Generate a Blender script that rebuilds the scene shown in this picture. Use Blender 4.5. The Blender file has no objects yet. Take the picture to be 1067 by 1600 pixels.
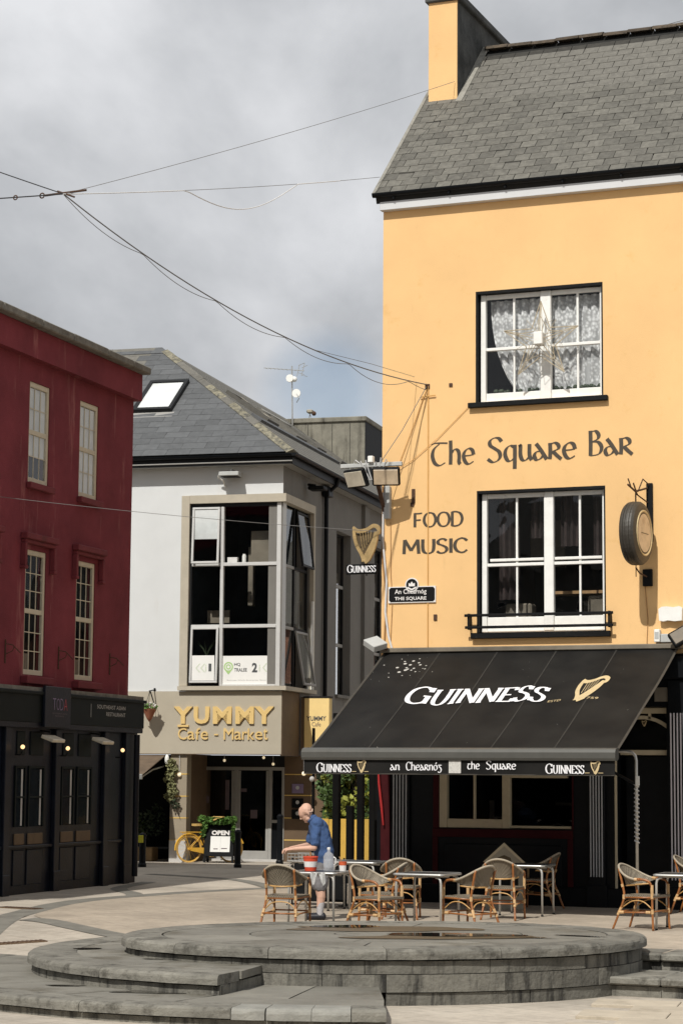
import bpy, bmesh, math, random
from math import pi, sin, cos, radians, atan2, hypot, sqrt, tan
from mathutils import Vector, Matrix

random.seed(11)
R = random.random
def ru(a, b): return a + (b - a) * random.random()
scene = bpy.context.scene
COL = scene.collection

# ---------------------------------------------------------------- camera
cam_d = bpy.data.cameras.new('camera')
cam = bpy.data.objects.new('camera', cam_d); COL.objects.link(cam)
cam_d.sensor_fit = 'VERTICAL'; cam_d.sensor_height = 36.0
cam_d.lens = 36.0 * 3400 / 1600
cam_d.clip_end = 2000; cam_d.clip_start = 0.5
CR = Vector((0.92738, 0.37404, 0.00759)); CF = Vector((-0.37212, 0.92029, 0.12067))
CR = (CR - CF * CR.dot(CF)).normalized(); CF.normalize(); CU = CR.cross(CF)
CAMP = Vector((12.862, -33.601, 2.0))
cam.matrix_world = Matrix(((CR.x, CU.x, -CF.x, CAMP.x), (CR.y, CU.y, -CF.y, CAMP.y), (CR.z, CU.z, -CF.z, CAMP.z), (0, 0, 0, 1)))
scene.camera = cam

# ---------------------------------------------------------------- sky, sun, exposure
SUN_EL = radians(48); SUN_AZ = atan2(-0.06, -1.0)          # clockwise from +Y
sdir = Vector((sin(SUN_AZ) * cos(SUN_EL), cos(SUN_AZ) * cos(SUN_EL), sin(SUN_EL)))
world = bpy.data.worlds.new('World'); scene.world = world; world.use_nodes = True
wn, wl = world.node_tree.nodes, world.node_tree.links
wn.clear()
w_out = wn.new('ShaderNodeOutputWorld'); w_bg = wn.new('ShaderNodeBackground')
w_bg.inputs['Strength'].default_value = 0.10
sky = wn.new('ShaderNodeTexSky'); sky.sky_type = 'NISHITA'; sky.sun_disc = False
sky.sun_elevation = SUN_EL; sky.sun_rotation = SUN_AZ % (2 * pi); sky.dust_density = 2.0
w_tc = wn.new('ShaderNodeTexCoord')
w_map = wn.new('ShaderNodeMapping'); w_map.inputs['Scale'].default_value = (1, 1, 1.15); w_map.inputs['Location'].default_value = (1.3, 0.62, 0.05)
w_n1 = wn.new('ShaderNodeTexNoise'); w_n1.inputs['Scale'].default_value = 5.2; w_n1.inputs['Detail'].default_value = 10; w_n1.inputs['Roughness'].default_value = 0.52
w_n1.inputs['Distortion'].default_value = 0.15
w_cr = wn.new('ShaderNodeValToRGB')
e = w_cr.color_ramp.elements
e[0].position = 0.30; e[0].color = (3.0, 3.15, 3.35, 1); e[1].position = 0.66; e[1].color = (7.9, 8.0, 8.25, 1)
m_ = e.new(0.47); m_.color = (5.1, 5.25, 5.5, 1)
w_n2 = wn.new('ShaderNodeTexNoise'); w_n2.inputs['Scale'].default_value = 9.0; w_n2.inputs['Detail'].default_value = 6
# a gap in the cloud, low over the roofs, where the blue shows
gapdir = (CF + CR * ((515 - 533) / 3400) - CU * ((612 - 800) / 3400)).normalized()
w_dot = wn.new('ShaderNodeVectorMath'); w_dot.operation = 'DISTANCE'
w_dot.inputs[1].default_value = gapdir
w_nadd = wn.new('ShaderNodeMath'); w_nadd.operation = 'MULTIPLY_ADD'; w_nadd.inputs[1].default_value = 0.035; 
w_gap = wn.new('ShaderNodeMapRange'); w_gap.inputs['From Min'].default_value = 0.030; w_gap.inputs['From Max'].default_value = 0.052
w_gap.inputs['To Min'].default_value = 0.42; w_gap.inputs['To Max'].default_value = 1.0
w_mix = wn.new('ShaderNodeMixRGB')
wl.new(w_tc.outputs['Generated'], w_map.inputs['Vector']); wl.new(w_map.outputs['Vector'], w_n1.inputs['Vector'])
wl.new(w_n1.outputs['Fac'], w_cr.inputs['Fac'])
wl.new(w_tc.outputs['Generated'], w_dot.inputs[0]); wl.new(w_tc.outputs['Generated'], w_n2.inputs['Vector'])
wl.new(w_n2.outputs['Fac'], w_nadd.inputs[0]); wl.new(w_dot.outputs['Value'], w_nadd.inputs[2])
wl.new(w_nadd.outputs['Value'], w_gap.inputs['Value'])
wl.new(w_gap.outputs['Result'], w_mix.inputs['Fac'])
wl.new(sky.outputs['Color'], w_mix.inputs['Color1']); wl.new(w_cr.outputs['Color'], w_mix.inputs['Color2'])
wl.new(w_mix.outputs['Color'], w_bg.inputs['Color']); wl.new(w_bg.outputs['Background'], w_out.inputs['Surface'])

sun_d = bpy.data.lights.new('sun', 'SUN'); sun_d.energy = 4.3; sun_d.angle = radians(0.6); sun_d.color = (1.0, 0.96, 0.89)
sun = bpy.data.objects.new('sun', sun_d); COL.objects.link(sun)
sun.rotation_euler = (-sdir).to_track_quat('-Z', 'Y').to_euler(); sun.location = (0, -20, 40)

scene.render.engine = 'CYCLES'
scene.view_settings.view_transform = 'Standard'; scene.view_settings.look = 'None'
scene.view_settings.exposure = 0.0; scene.view_settings.gamma = 1.0; scene.view_settings.use_curve_mapping = False
scene.cycles.max_bounces = 6; scene.cycles.transparent_max_bounces = 12

# ---------------------------------------------------------------- materials
MATS = {}
def mat(name, col, rough=0.8, var=0.12, scale=2.0, bump=0.0, bscale=60, metal=0.0, spec=0.4, col2=None, fac2=0.5, streak=False, col3=None, rand=0.0, emit=None, c2scale=None, alpha=None):
    """paint / stone / metal with two scales of procedural variation, optional second colour (dirt), bump and per-object variation"""
    m = bpy.data.materials.new(name); m.use_nodes = True
    n, l = m.node_tree.nodes, m.node_tree.links
    b = n['Principled BSDF']
    b.inputs['Roughness'].default_value = rough; b.inputs['Metallic'].default_value = metal
    b.inputs['Specular IOR Level'].default_value = spec
    tc = n.new('ShaderNodeTexCoord'); vec = tc.outputs['Object']
    oi = n.new('ShaderNodeObjectInfo')
    off = n.new('ShaderNodeVectorMath'); off.operation = 'MULTIPLY_ADD'
    cmb = n.new('ShaderNodeCombineXYZ'); cmb.inputs[0].default_value = 1
    sc_ = n.new('ShaderNodeMath'); sc_.operation = 'MULTIPLY'; sc_.inputs[1].default_value = 37.0
    l.new(oi.outputs['Random'], sc_.inputs[0])
    va = n.new('ShaderNodeVectorMath'); va.operation = 'ADD'
    l.new(vec, va.inputs[0])
    if rand: l.new(sc_.outputs[0], cmb.inputs[0]); l.new(sc_.outputs[0], cmb.inputs[1])
    l.new(cmb.outputs[0], va.inputs[1]); vec = va.outputs[0]
    n1 = n.new('ShaderNodeTexNoise'); n1.inputs['Scale'].default_value = scale; n1.inputs['Detail'].default_value = 6; n1.inputs['Roughness'].default_value = 0.65
    l.new(vec, n1.inputs['Vector'])
    ramp = n.new('ShaderNodeMapRange'); ramp.inputs['From Min'].default_value = 0.3; ramp.inputs['From Max'].default_value = 0.7
    ramp.inputs['To Min'].default_value = 1 - var; ramp.inputs['To Max'].default_value = 1 + var
    l.new(n1.outputs['Fac'], ramp.inputs['Value'])
    val = ramp.outputs['Result']
    if rand:
        rr = n.new('ShaderNodeMapRange'); rr.inputs['To Min'].default_value = 1 - rand; rr.inputs['To Max'].default_value = 1 + rand
        l.new(oi.outputs['Random'], rr.inputs['Value'])
        mm = n.new('ShaderNodeMath'); mm.operation = 'MULTIPLY'; l.new(val, mm.inputs[0]); l.new(rr.outputs['Result'], mm.inputs[1]); val = mm.outputs[0]
    base = n.new('ShaderNodeRGB'); base.outputs[0].default_value = (*col, 1); cur = base.outputs[0]
    if col2:
        n2 = n.new('ShaderNodeTexNoise'); n2.inputs['Scale'].default_value = c2scale or scale * 0.7; n2.inputs['Detail'].default_value = 8; n2.inputs['Roughness'].default_value = 0.7
        if streak:
            mp = n.new('ShaderNodeMapping'); mp.inputs['Scale'].default_value = (1, 1, 0.12); l.new(vec, mp.inputs['Vector']); l.new(mp.outputs[0], n2.inputs['Vector'])
        else: l.new(vec, n2.inputs['Vector'])
        r2 = n.new('ShaderNodeMapRange'); r2.inputs['From Min'].default_value = 0.66 - 0.3 * fac2; r2.inputs['From Max'].default_value = 0.80 - 0.3 * fac2
        l.new(n2.outputs['Fac'], r2.inputs['Value'])
        mx = n.new('ShaderNodeMixRGB'); mx.inputs['Color2'].default_value = (*col2, 1)
        l.new(r2.outputs['Result'], mx.inputs['Fac']); l.new(cur, mx.inputs['Color1']); cur = mx.outputs[0]
    if col3:       # pale runs of lime below the joints
        n4 = n.new('ShaderNodeTexNoise'); n4.inputs['Scale'].default_value = 7.0; n4.inputs['Detail'].default_value = 7; n4.inputs['Roughness'].default_value = 0.75
        mp4 = n.new('ShaderNodeMapping'); mp4.inputs['Scale'].default_value = (1, 1, 0.25); mp4.inputs['Location'].default_value = (5, 3, 1); l.new(vec, mp4.inputs['Vector']); l.new(mp4.outputs[0], n4.inputs['Vector'])
        r4 = n.new('ShaderNodeMapRange'); r4.inputs['From Min'].default_value = 0.60; r4.inputs['From Max'].default_value = 0.74; r4.inputs['To Max'].default_value = 0.8
        l.new(n4.outputs['Fac'], r4.inputs['Value'])
        mx4 = n.new('ShaderNodeMixRGB'); mx4.inputs['Color2'].default_value = (*col3[:3], 1); r4.inputs['To Max'].default_value = col3[3] if len(col3) > 3 else 0.8
        l.new(r4.outputs['Result'], mx4.inputs['Fac']); l.new(cur, mx4.inputs['Color1']); cur = mx4.outputs[0]
    mul = n.new('ShaderNodeVectorMath'); mul.operation = 'SCALE'
    l.new(cur, mul.inputs[0]); l.new(val, mul.inputs['Scale'])
    l.new(mul.outputs[0], b.inputs['Base Color'])
    if bump:
        n3 = n.new('ShaderNodeTexNoise'); n3.inputs['Scale'].default_value = bscale; n3.inputs['Detail'].default_value = 5
        l.new(vec, n3.inputs['Vector'])
        bp = n.new('ShaderNodeBump'); bp.inputs['Strength'].default_value = bump; bp.inputs['Distance'].default_value = 0.02
        l.new(n3.outputs['Fac'], bp.inputs['Height']); l.new(bp.outputs['Normal'], b.inputs['Normal'])
    if emit:
        b.inputs['Emission Color'].default_value = (*emit[0], 1); b.inputs['Emission Strength'].default_value = emit[1]
    MATS[name] = m
    m['out'] = 1
    return m
def glass(name, refl=1.0, tint=(1, 1, 1), dark=0.0, rough=0.0):
    m = bpy.data.materials.new(name); m.use_nodes = True
    n, l = m.node_tree.nodes, m.node_tree.links
    n.clear()
    o = n.new('ShaderNodeOutputMaterial'); mx = n.new('ShaderNodeMixShader'); tr = n.new('ShaderNodeBsdfTransparent'); gl = n.new('ShaderNodeBsdfGlossy')
    tr.inputs['Color'].default_value = (*tint, 1); gl.inputs['Roughness'].default_value = rough
    tc = n.new('ShaderNodeTexCoord'); nz = n.new('ShaderNodeTexNoise'); nz.inputs['Scale'].default_value = 2.5; nz.inputs['Detail'].default_value = 1
    bp = n.new('ShaderNodeBump'); bp.inputs['Strength'].default_value = 0.06; bp.inputs['Distance'].default_value = 0.05
    l.new(tc.outputs['Object'], nz.inputs['Vector']); l.new(nz.outputs['Fac'], bp.inputs['Height']); l.new(bp.outputs['Normal'], gl.inputs['Normal'])
    fr = n.new('ShaderNodeFresnel'); fr.inputs['IOR'].default_value = 1.5
    mu = n.new('ShaderNodeMath'); mu.operation = 'MULTIPLY'; mu.inputs[1].default_value = refl; mu.use_clamp = True
    ge = n.new('ShaderNodeNewGeometry'); fm = n.new('ShaderNodeMath'); fm.operation = 'SUBTRACT'; fm.inputs[0].default_value = 1.0; l.new(ge.outputs['Backfacing'], fm.inputs[1])
    mb2 = n.new('ShaderNodeMath'); mb2.operation = 'MULTIPLY'; l.new(fm.outputs[0], mb2.inputs[1])     # only the outer face of a pane reflects
    l.new(fr.outputs[0], mu.inputs[0]); l.new(mu.outputs[0], mb2.inputs[0]); l.new(mb2.outputs[0], mx.inputs['Fac']); l.new(tr.outputs[0], mx.inputs[1]); l.new(gl.outputs[0], mx.inputs[2])
    l.new(mx.outputs[0], o.inputs['Surface']); MATS[name] = m
    return m

mat('yellow_render', (0.765, 0.492, 0.228), 0.9, 0.06, 0.7, 0.35, 110, col2=(0.70, 0.432, 0.172), fac2=0.25, c2scale=2.2, col3=(0.50, 0.31, 0.14, 0.30))
mat('yellow_paint', (0.78, 0.47, 0.16), 0.7, 0.06, 4)
mat('grey_render_dark', (0.07, 0.072, 0.07), 0.95, 0.35, 2.0, 0.4, 40, col2=(0.03, 0.032, 0.03), fac2=0.6)
mat('black_paint', (0.006, 0.0065, 0.007), 0.6, 0.3, 6, 0.15, 40, col2=(0.022, 0.021, 0.019), fac2=0.2, spec=0.15)
mat('black_gloss', (0.0040, 0.0050, 0.0065), 0.42, 0.35, 3, 0.1, 30, spec=0.16)
mat('white_paint', (0.76, 0.76, 0.73), 0.55, 0.06, 8, 0.1, 60, col2=(0.5, 0.49, 0.45), fac2=0.12)
mat('white_fascia', (0.56, 0.57, 0.58), 0.5, 0.04, 2, col2=(0.5, 0.49, 0.46), fac2=0.2, streak=True)
mat('cream_paint', (0.50, 0.43, 0.30), 0.6, 0.08, 6)
mat('slate', (0.112, 0.107, 0.092), 0.75, 0.26, 9, 0.4, 45, rand=0.20, col2=(0.19, 0.182, 0.15), fac2=0.2, c2scale=16)
mat('slate_old', (0.108, 0.103, 0.090), 0.8, 0.2, 9, 0.3, 45, rand=0.3, col2=(0.17, 0.165, 0.14), fac2=0.25, c2scale=14)
mat('slate_grey', (0.088, 0.092, 0.096), 0.7, 0.16, 6, 0.25, 45, rand=0.14, col2=(0.12, 0.122, 0.12), fac2=0.2, c2scale=9)
mat('roof_felt', (0.016, 0.016, 0.015), 0.95, 0.2, 6)
mat('slate_dirt', (0.038, 0.036, 0.031), 0.95, 0.3, 12)
mat('ridge_clay', (0.078, 0.060, 0.042), 0.9, 0.4, 9, 0.6, 30, rand=0.3, col2=(0.025, 0.022, 0.018), fac2=0.5, c2scale=12)
mat('lichen_mortar', (0.20, 0.185, 0.135), 0.95, 0.45, 9, 0.6, 30, col2=(0.075, 0.073, 0.066), fac2=0.6, c2scale=7)
mat('mortar', (0.26, 0.25, 0.22), 0.95, 0.25, 6, 0.5, 30)
mat('letter_dark', (0.060, 0.048, 0.034), 0.7, 0.2, 20)
mat('white_letter', (0.74, 0.74, 0.76), 0.6, 0.05, 20)
mat('gold', (0.55, 0.43, 0.24), 0.5, 0.1, 12)
mat('gold_metal', (0.42, 0.30, 0.14), 0.42, 0.25, 9, 0.2, 30, metal=0.35)
mat('gold_dark', (0.085, 0.06, 0.03), 0.5, 0.3, 10)
mat('awning_front_bar', (0.085, 0.084, 0.076), 0.42, 0.1, 4, metal=0.2)
mat('steel', (0.50, 0.50, 0.48), 0.38, 0.12, 8, metal=0.75)
mat('aluminium', (0.52, 0.51, 0.48), 0.42, 0.12, 10, metal=0.55)
mat('table_top', (0.10, 0.10, 0.10), 0.35, 0.2, 12, metal=0.5)
mat('rust', (0.075, 0.040, 0.024), 0.9, 0.4, 20, 0.3, 60)
mat('grey_plastic', (0.42, 0.43, 0.42), 0.6, 0.06, 6)
mat('lamp_glass', (0.55, 0.50, 0.40), 0.35, 0.18, 5)
mat('lamp_glass_warm', (0.58, 0.46, 0.32), 0.35, 0.2, 5)
mat('tyre_rubber', (0.045, 0.040, 0.033), 0.5, 0.3, 6, 0.2, 50)
mat('tyre_face', (0.74, 0.60, 0.42), 0.6, 0.15, 4, col2=(0.50, 0.36, 0.22), fac2=0.3)
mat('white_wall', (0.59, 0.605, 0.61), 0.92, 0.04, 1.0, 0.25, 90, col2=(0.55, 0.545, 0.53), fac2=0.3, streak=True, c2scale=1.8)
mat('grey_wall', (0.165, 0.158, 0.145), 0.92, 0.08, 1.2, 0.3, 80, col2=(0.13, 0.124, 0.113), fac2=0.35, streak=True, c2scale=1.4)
mat('stone_trim', (0.42, 0.38, 0.305), 0.85, 0.07, 4, 0.2, 60)
mat('sign_face', (0.40, 0.36, 0.285), 0.85, 0.05, 2, 0.15, 90)
mat('brown_clad', (0.12, 0.078, 0.045), 0.75, 0.15, 3)  # brown cladding, also the painted shade tone of the right pier
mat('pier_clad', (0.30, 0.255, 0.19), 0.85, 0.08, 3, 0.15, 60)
mat('plinth_grey', (0.46, 0.45, 0.43), 0.9, 0.1, 4)
mat('yellow_line', (0.62, 0.42, 0.12), 0.6, 0.05, 5)
mat('gold_letter', (0.66, 0.47, 0.19), 0.55, 0.05, 8)
mat('grey_frame', (0.30, 0.295, 0.28), 0.5, 0.06, 6)
mat('silver_frame', (0.56, 0.56, 0.55), 0.45, 0.05, 6, metal=0.2)
mat('dark_frame', (0.012, 0.0125, 0.0135), 0.5, 0.1, 5, spec=0.2)
mat('sticker_white', (0.74, 0.74, 0.72), 0.6, 0.03, 4)
mat('sticker_green', (0.36, 0.55, 0.22), 0.6, 0.05, 4)
mat('sticker_pale', (0.58, 0.63, 0.52), 0.6, 0.05, 4)
mat('print_dark', (0.07, 0.075, 0.08), 0.6, 0.05, 4)
mat('print_grey', (0.42, 0.42, 0.41), 0.6, 0.05, 4)
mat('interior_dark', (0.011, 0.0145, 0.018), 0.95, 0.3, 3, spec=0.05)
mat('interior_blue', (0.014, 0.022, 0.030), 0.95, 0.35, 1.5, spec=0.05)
mat('interior_mid', (0.16, 0.14, 0.11), 0.95, 0.4, 1.2)
mat('blind_sky_grey', (0.58, 0.60, 0.60), 0.9, 0.12, 2.5)  # grey of the blinds, also used for sky painted into window panes
mat('banner_yellow', (0.80, 0.60, 0.26), 0.7, 0.05, 4)
mat('awning_brown', (0.115, 0.082, 0.055), 0.9, 0.25, 5, 0.2, 60)
mat('red_wall', (0.178, 0.036, 0.046), 0.88, 0.22, 0.9, 0.4, 50, col2=(0.34, 0.14, 0.13), fac2=0.28, streak=True, c2scale=2.6, spec=0.15)
mat('red_trim', (0.155, 0.024, 0.030), 0.85, 0.2, 2, 0.3, 50, col2=(0.09, 0.02, 0.02), fac2=0.3)
mat('coping', (0.18, 0.172, 0.15), 0.95, 0.3, 5, 0.5, 40, col2=(0.12, 0.11, 0.09), fac2=0.4)
mat('window_cream', (0.53, 0.475, 0.36), 0.6, 0.08, 6)
mat('navy_paint', (0.0065, 0.0085, 0.0145), 0.42, 0.35, 4, 0.15, 30, spec=0.22)
mat('green_black', (0.0055, 0.0085, 0.0085), 0.55, 0.3, 3, spec=0.12)
mat('tan_panel', (0.105, 0.068, 0.036), 0.7, 0.15, 5)
mat('lamp_on', (0.9, 0.7, 0.4), 0.5, 0, 1, emit=((1.0, 0.60, 0.28), 1.6))
mat('bulb', (0.8, 0.75, 0.6), 0.3, 0, 1, emit=((1.0, 0.8, 0.5), 0.6))
mat('dull_print', (0.13, 0.10, 0.11), 0.7, 0.1, 4)
mat('pink_print', (0.34, 0.06, 0.08), 0.7, 0.1, 4)
mat('lilac_print', (0.20, 0.15, 0.24), 0.7, 0.1, 4)
mat('cable_black', (0.022, 0.022, 0.024), 0.7, 0.1, 4)
mat('cable_grey', (0.16, 0.155, 0.15), 0.7, 0.1, 4)
mat('cable_white', (0.60, 0.60, 0.60), 0.6, 0.1, 4)
mat('cable_yellow', (0.62, 0.36, 0.12), 0.7, 0.1, 4)
mat('cable_orange', (0.36, 0.19, 0.07), 0.7, 0.2, 6)
mat('cane', (0.28, 0.105, 0.030), 0.36, 0.35, 14, 0.1, 40, spec=0.5)
mat('cane_wrap', (0.50, 0.32, 0.155), 0.5, 0.15, 20)
mat('cane_light', (0.46, 0.27, 0.10), 0.4, 0.2, 14)
mat('weave_edge', (0.36, 0.31, 0.235), 0.7, 0.12, 30, 0.5, 120)
mat('skin', (0.56, 0.345, 0.255), 0.6, 0.12, 14, 0.1, 80, col2=(0.52, 0.26, 0.19), fac2=0.4)
mat('shirt_blue', (0.042, 0.084, 0.195), 0.9, 0.12, 12, 0.5, 18)
mat('shorts_grey', (0.165, 0.16, 0.165), 0.9, 0.12, 12, 0.4, 20)
mat('sock', (0.40, 0.39, 0.40), 0.9, 0.08, 25, 0.3, 60)
mat('shoe', (0.012, 0.013, 0.018), 0.5, 0.2, 10)
mat('hair_grey', (0.44, 0.31, 0.24), 0.8, 0.2, 40)
mat('bucket_red', (0.60, 0.07, 0.030), 0.45, 0.06, 8)
mat('label_white', (0.70, 0.68, 0.66), 0.6, 0.06, 14)
mat('wood', (0.28, 0.17, 0.08), 0.7, 0.2, 10)
mat('bike_yellow', (0.62, 0.35, 0.045), 0.4, 0.12, 8)
mat('bike_tan', (0.58, 0.38, 0.13), 0.5, 0.1, 8)
mat('leaf', (0.062, 0.105, 0.028), 0.6, 0.45, 9, spec=0.3)
mat('leaf_bright', (0.22, 0.235, 0.036), 0.6, 0.45, 7, spec=0.3)
mat('leaf_dark', (0.030, 0.045, 0.022), 0.6, 0.4, 7, spec=0.3)
mat('leaf_pale', (0.24, 0.24, 0.12), 0.7, 0.4, 12, spec=0.2)
mat('leaf_ivy', (0.085, 0.17, 0.035), 0.6, 0.4, 14, spec=0.3)
mat('bark', (0.06, 0.045, 0.032), 0.95, 0.3, 8, 0.5, 30)
mat('flower_white', (0.72, 0.70, 0.66), 0.8, 0.1, 20)
mat('terracotta', (0.27, 0.10, 0.055), 0.85, 0.15, 10)
mat('fence_yellow', (0.52, 0.33, 0.06), 0.7, 0.12, 3, rand=0.1)
mat('timber_black', (0.005, 0.005, 0.005), 0.8, 0.2, 5, spec=0.08)
mat('planter_tan', (0.24, 0.16, 0.075), 0.8, 0.2, 4)
mat('hi_yellow', (0.52, 0.50, 0.03), 0.5, 0.05, 4)
mat('concrete_stained', (0.20, 0.19, 0.155), 0.95, 0.3, 2.0, 0.5, 40, col2=(0.055, 0.05, 0.04), fac2=0.5, streak=True, c2scale=2.2)
mat('red_paint_dark', (0.040, 0.006, 0.0075), 0.6, 0.2, 5, spec=0.1)
mat('red_paint', (0.34, 0.02, 0.02), 0.5, 0.1, 5)
mat('pale_board', (0.33, 0.30, 0.235), 0.8, 0.12, 6)
mat('star_straw', (0.42, 0.36, 0.26), 0.8, 0.2, 18)
mat('brick_far', (0.20, 0.10, 0.065), 0.9, 0.3, 5)
mat('water', (0.02, 0.018, 0.014), 0.03, 0.1, 3, spec=0.9)
mat('joint', (0.06, 0.058, 0.05), 0.95, 0.2, 5)
mat('drain', (0.13, 0.085, 0.05), 0.9, 0.3, 12)
mat('band_stone', (0.165, 0.157, 0.135), 0.85, 0.25, 3, 0.3, 40, col2=(0.21, 0.2, 0.17), fac2=0.3)
mat('paver', (0.42, 0.365, 0.285), 0.9, 0.14, 2.5, 0.3, 40, rand=0.07, col2=(0.31, 0.265, 0.20), fac2=0.4, c2scale=1.6)
mat('step_stone', (0.165, 0.157, 0.134), 0.85, 0.32, 2.4, 0.6, 30, rand=0.15, col2=(0.058, 0.054, 0.044), fac2=0.5, c2scale=3.4)
mat('block_stone', (0.145, 0.138, 0.117), 0.88, 0.36, 2.6, 0.7, 26, rand=0.22, col2=(0.026, 0.025, 0.022), fac2=0.55, streak=True, c2scale=5.0, col3=(0.30, 0.285, 0.245))
mat('pale_stone', (0.25, 0.245, 0.22), 0.85, 0.2, 4, 0.4, 30, rand=0.1)
mat('top_stone', (0.182, 0.173, 0.148), 0.7, 0.22, 1.3, 0.35, 30, rand=0.12, col2=(0.098, 0.088, 0.066), fac2=0.45, c2scale=0.8)
mat('damp_stone', (0.105, 0.078, 0.046), 0.4, 0.2, 2.5, 0.15, 30)
glass('pane_glass', 1.35, (0.985, 0.99, 0.99))
glass('pane_mirror', 2.2)
glass('pane_dull', 0.30)
glass('pane_shade', 0.10)
def milky():
    m = glass('bottle_glass', 1.0, (0.95, 0.96, 0.97)); n, l = m.node_tree.nodes, m.node_tree.links
    o = [q for q in n if q.type == 'OUTPUT_MATERIAL'][0]; src = o.inputs['Surface'].links[0].from_socket
    d = n.new('ShaderNodeBsdfTranslucent'); d.inputs['Color'].default_value = (0.8, 0.82, 0.84, 1); d2 = n.new('ShaderNodeBsdfDiffuse'); d2.inputs['Color'].default_value = (0.75, 0.77, 0.8, 1)
    a = n.new('ShaderNodeMixShader'); a.inputs['Fac'].default_value = 0.5; l.new(d.outputs[0], a.inputs[1]); l.new(d2.outputs[0], a.inputs[2])
    b_ = n.new('ShaderNodeMixShader'); b_.inputs['Fac'].default_value = 0.4; l.new(src, b_.inputs[1]); l.new(a.outputs[0], b_.inputs[2]); l.new(b_.outputs[0], o.inputs['Surface'])
milky()

def weave_mat(name, c1, c2, s):
    m = bpy.data.materials.new(name); m.use_nodes = True
    n, l = m.node_tree.nodes, m.node_tree.links; b = n['Principled BSDF']; b.inputs['Roughness'].default_value = 0.7
    tc = n.new('ShaderNodeTexCoord'); ch = n.new('ShaderNodeTexChecker'); ch.inputs['Scale'].default_value = s
    ch.inputs['Color1'].default_value = (*c1, 1); ch.inputs['Color2'].default_value = (*c2, 1)
    nz = n.new('ShaderNodeTexNoise'); nz.inputs['Scale'].default_value = 9; mx = n.new('ShaderNodeMixRGB'); mx.blend_type = 'MULTIPLY'; mx.inputs['Fac'].default_value = 0.5
    l.new(tc.outputs['Object'], ch.inputs['Vector']); l.new(tc.outputs['Object'], nz.inputs['Vector'])
    l.new(ch.outputs['Color'], mx.inputs['Color1']); l.new(nz.outputs['Fac'], mx.inputs['Color2']); l.new(mx.outputs[0], b.inputs['Base Color'])
    bp = n.new('ShaderNodeBump'); bp.inputs['Strength'].default_value = 0.4; bp.inputs['Distance'].default_value = 0.004
    l.new(ch.outputs['Fac'], bp.inputs['Height']); l.new(bp.outputs['Normal'], b.inputs['Normal'])
    MATS[name] = m
weave_mat('weave', (0.29, 0.245, 0.18), (0.12, 0.098, 0.068), 60)

# lace: white net with holes, part of the light passes
def lace_mat():
    m = bpy.data.materials.new('lace'); m.use_nodes = True
    n, l = m.node_tree.nodes, m.node_tree.links; b = n['Principled BSDF']
    b.inputs['Base Color'].default_value = (0.78, 0.79, 0.80, 1); b.inputs['Roughness'].default_value = 0.9
    tc = n.new('ShaderNodeTexCoord'); v = n.new('ShaderNodeTexVoronoi'); v.inputs['Scale'].default_value = 17; nz = n.new('ShaderNodeTexNoise'); nz.inputs['Scale'].default_value = 4.5; nz.inputs['Detail'].default_value = 3
    ad = n.new('ShaderNodeMath'); ad.operation = 'MULTIPLY_ADD'; ad.inputs[1].default_value = 0.75
    l.new(tc.outputs['Object'], v.inputs['Vector']); l.new(tc.outputs['Object'], nz.inputs['Vector'])
    l.new(v.outputs['Distance'], ad.inputs[0]); l.new(nz.outputs['Fac'], ad.inputs[2])
    r = n.new('ShaderNodeMapRange'); r.inputs['From Min'].default_value = 0.55; r.inputs['From Max'].default_value = 0.98; r.inputs['To Min'].default_value = 0.97; r.inputs['To Max'].default_value = 0.45
    l.new(ad.outputs[0], r.inputs['Value']); l.new(r.outputs['Result'], b.inputs['Alpha'])
    MATS['lace'] = m
lace_mat()

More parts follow.
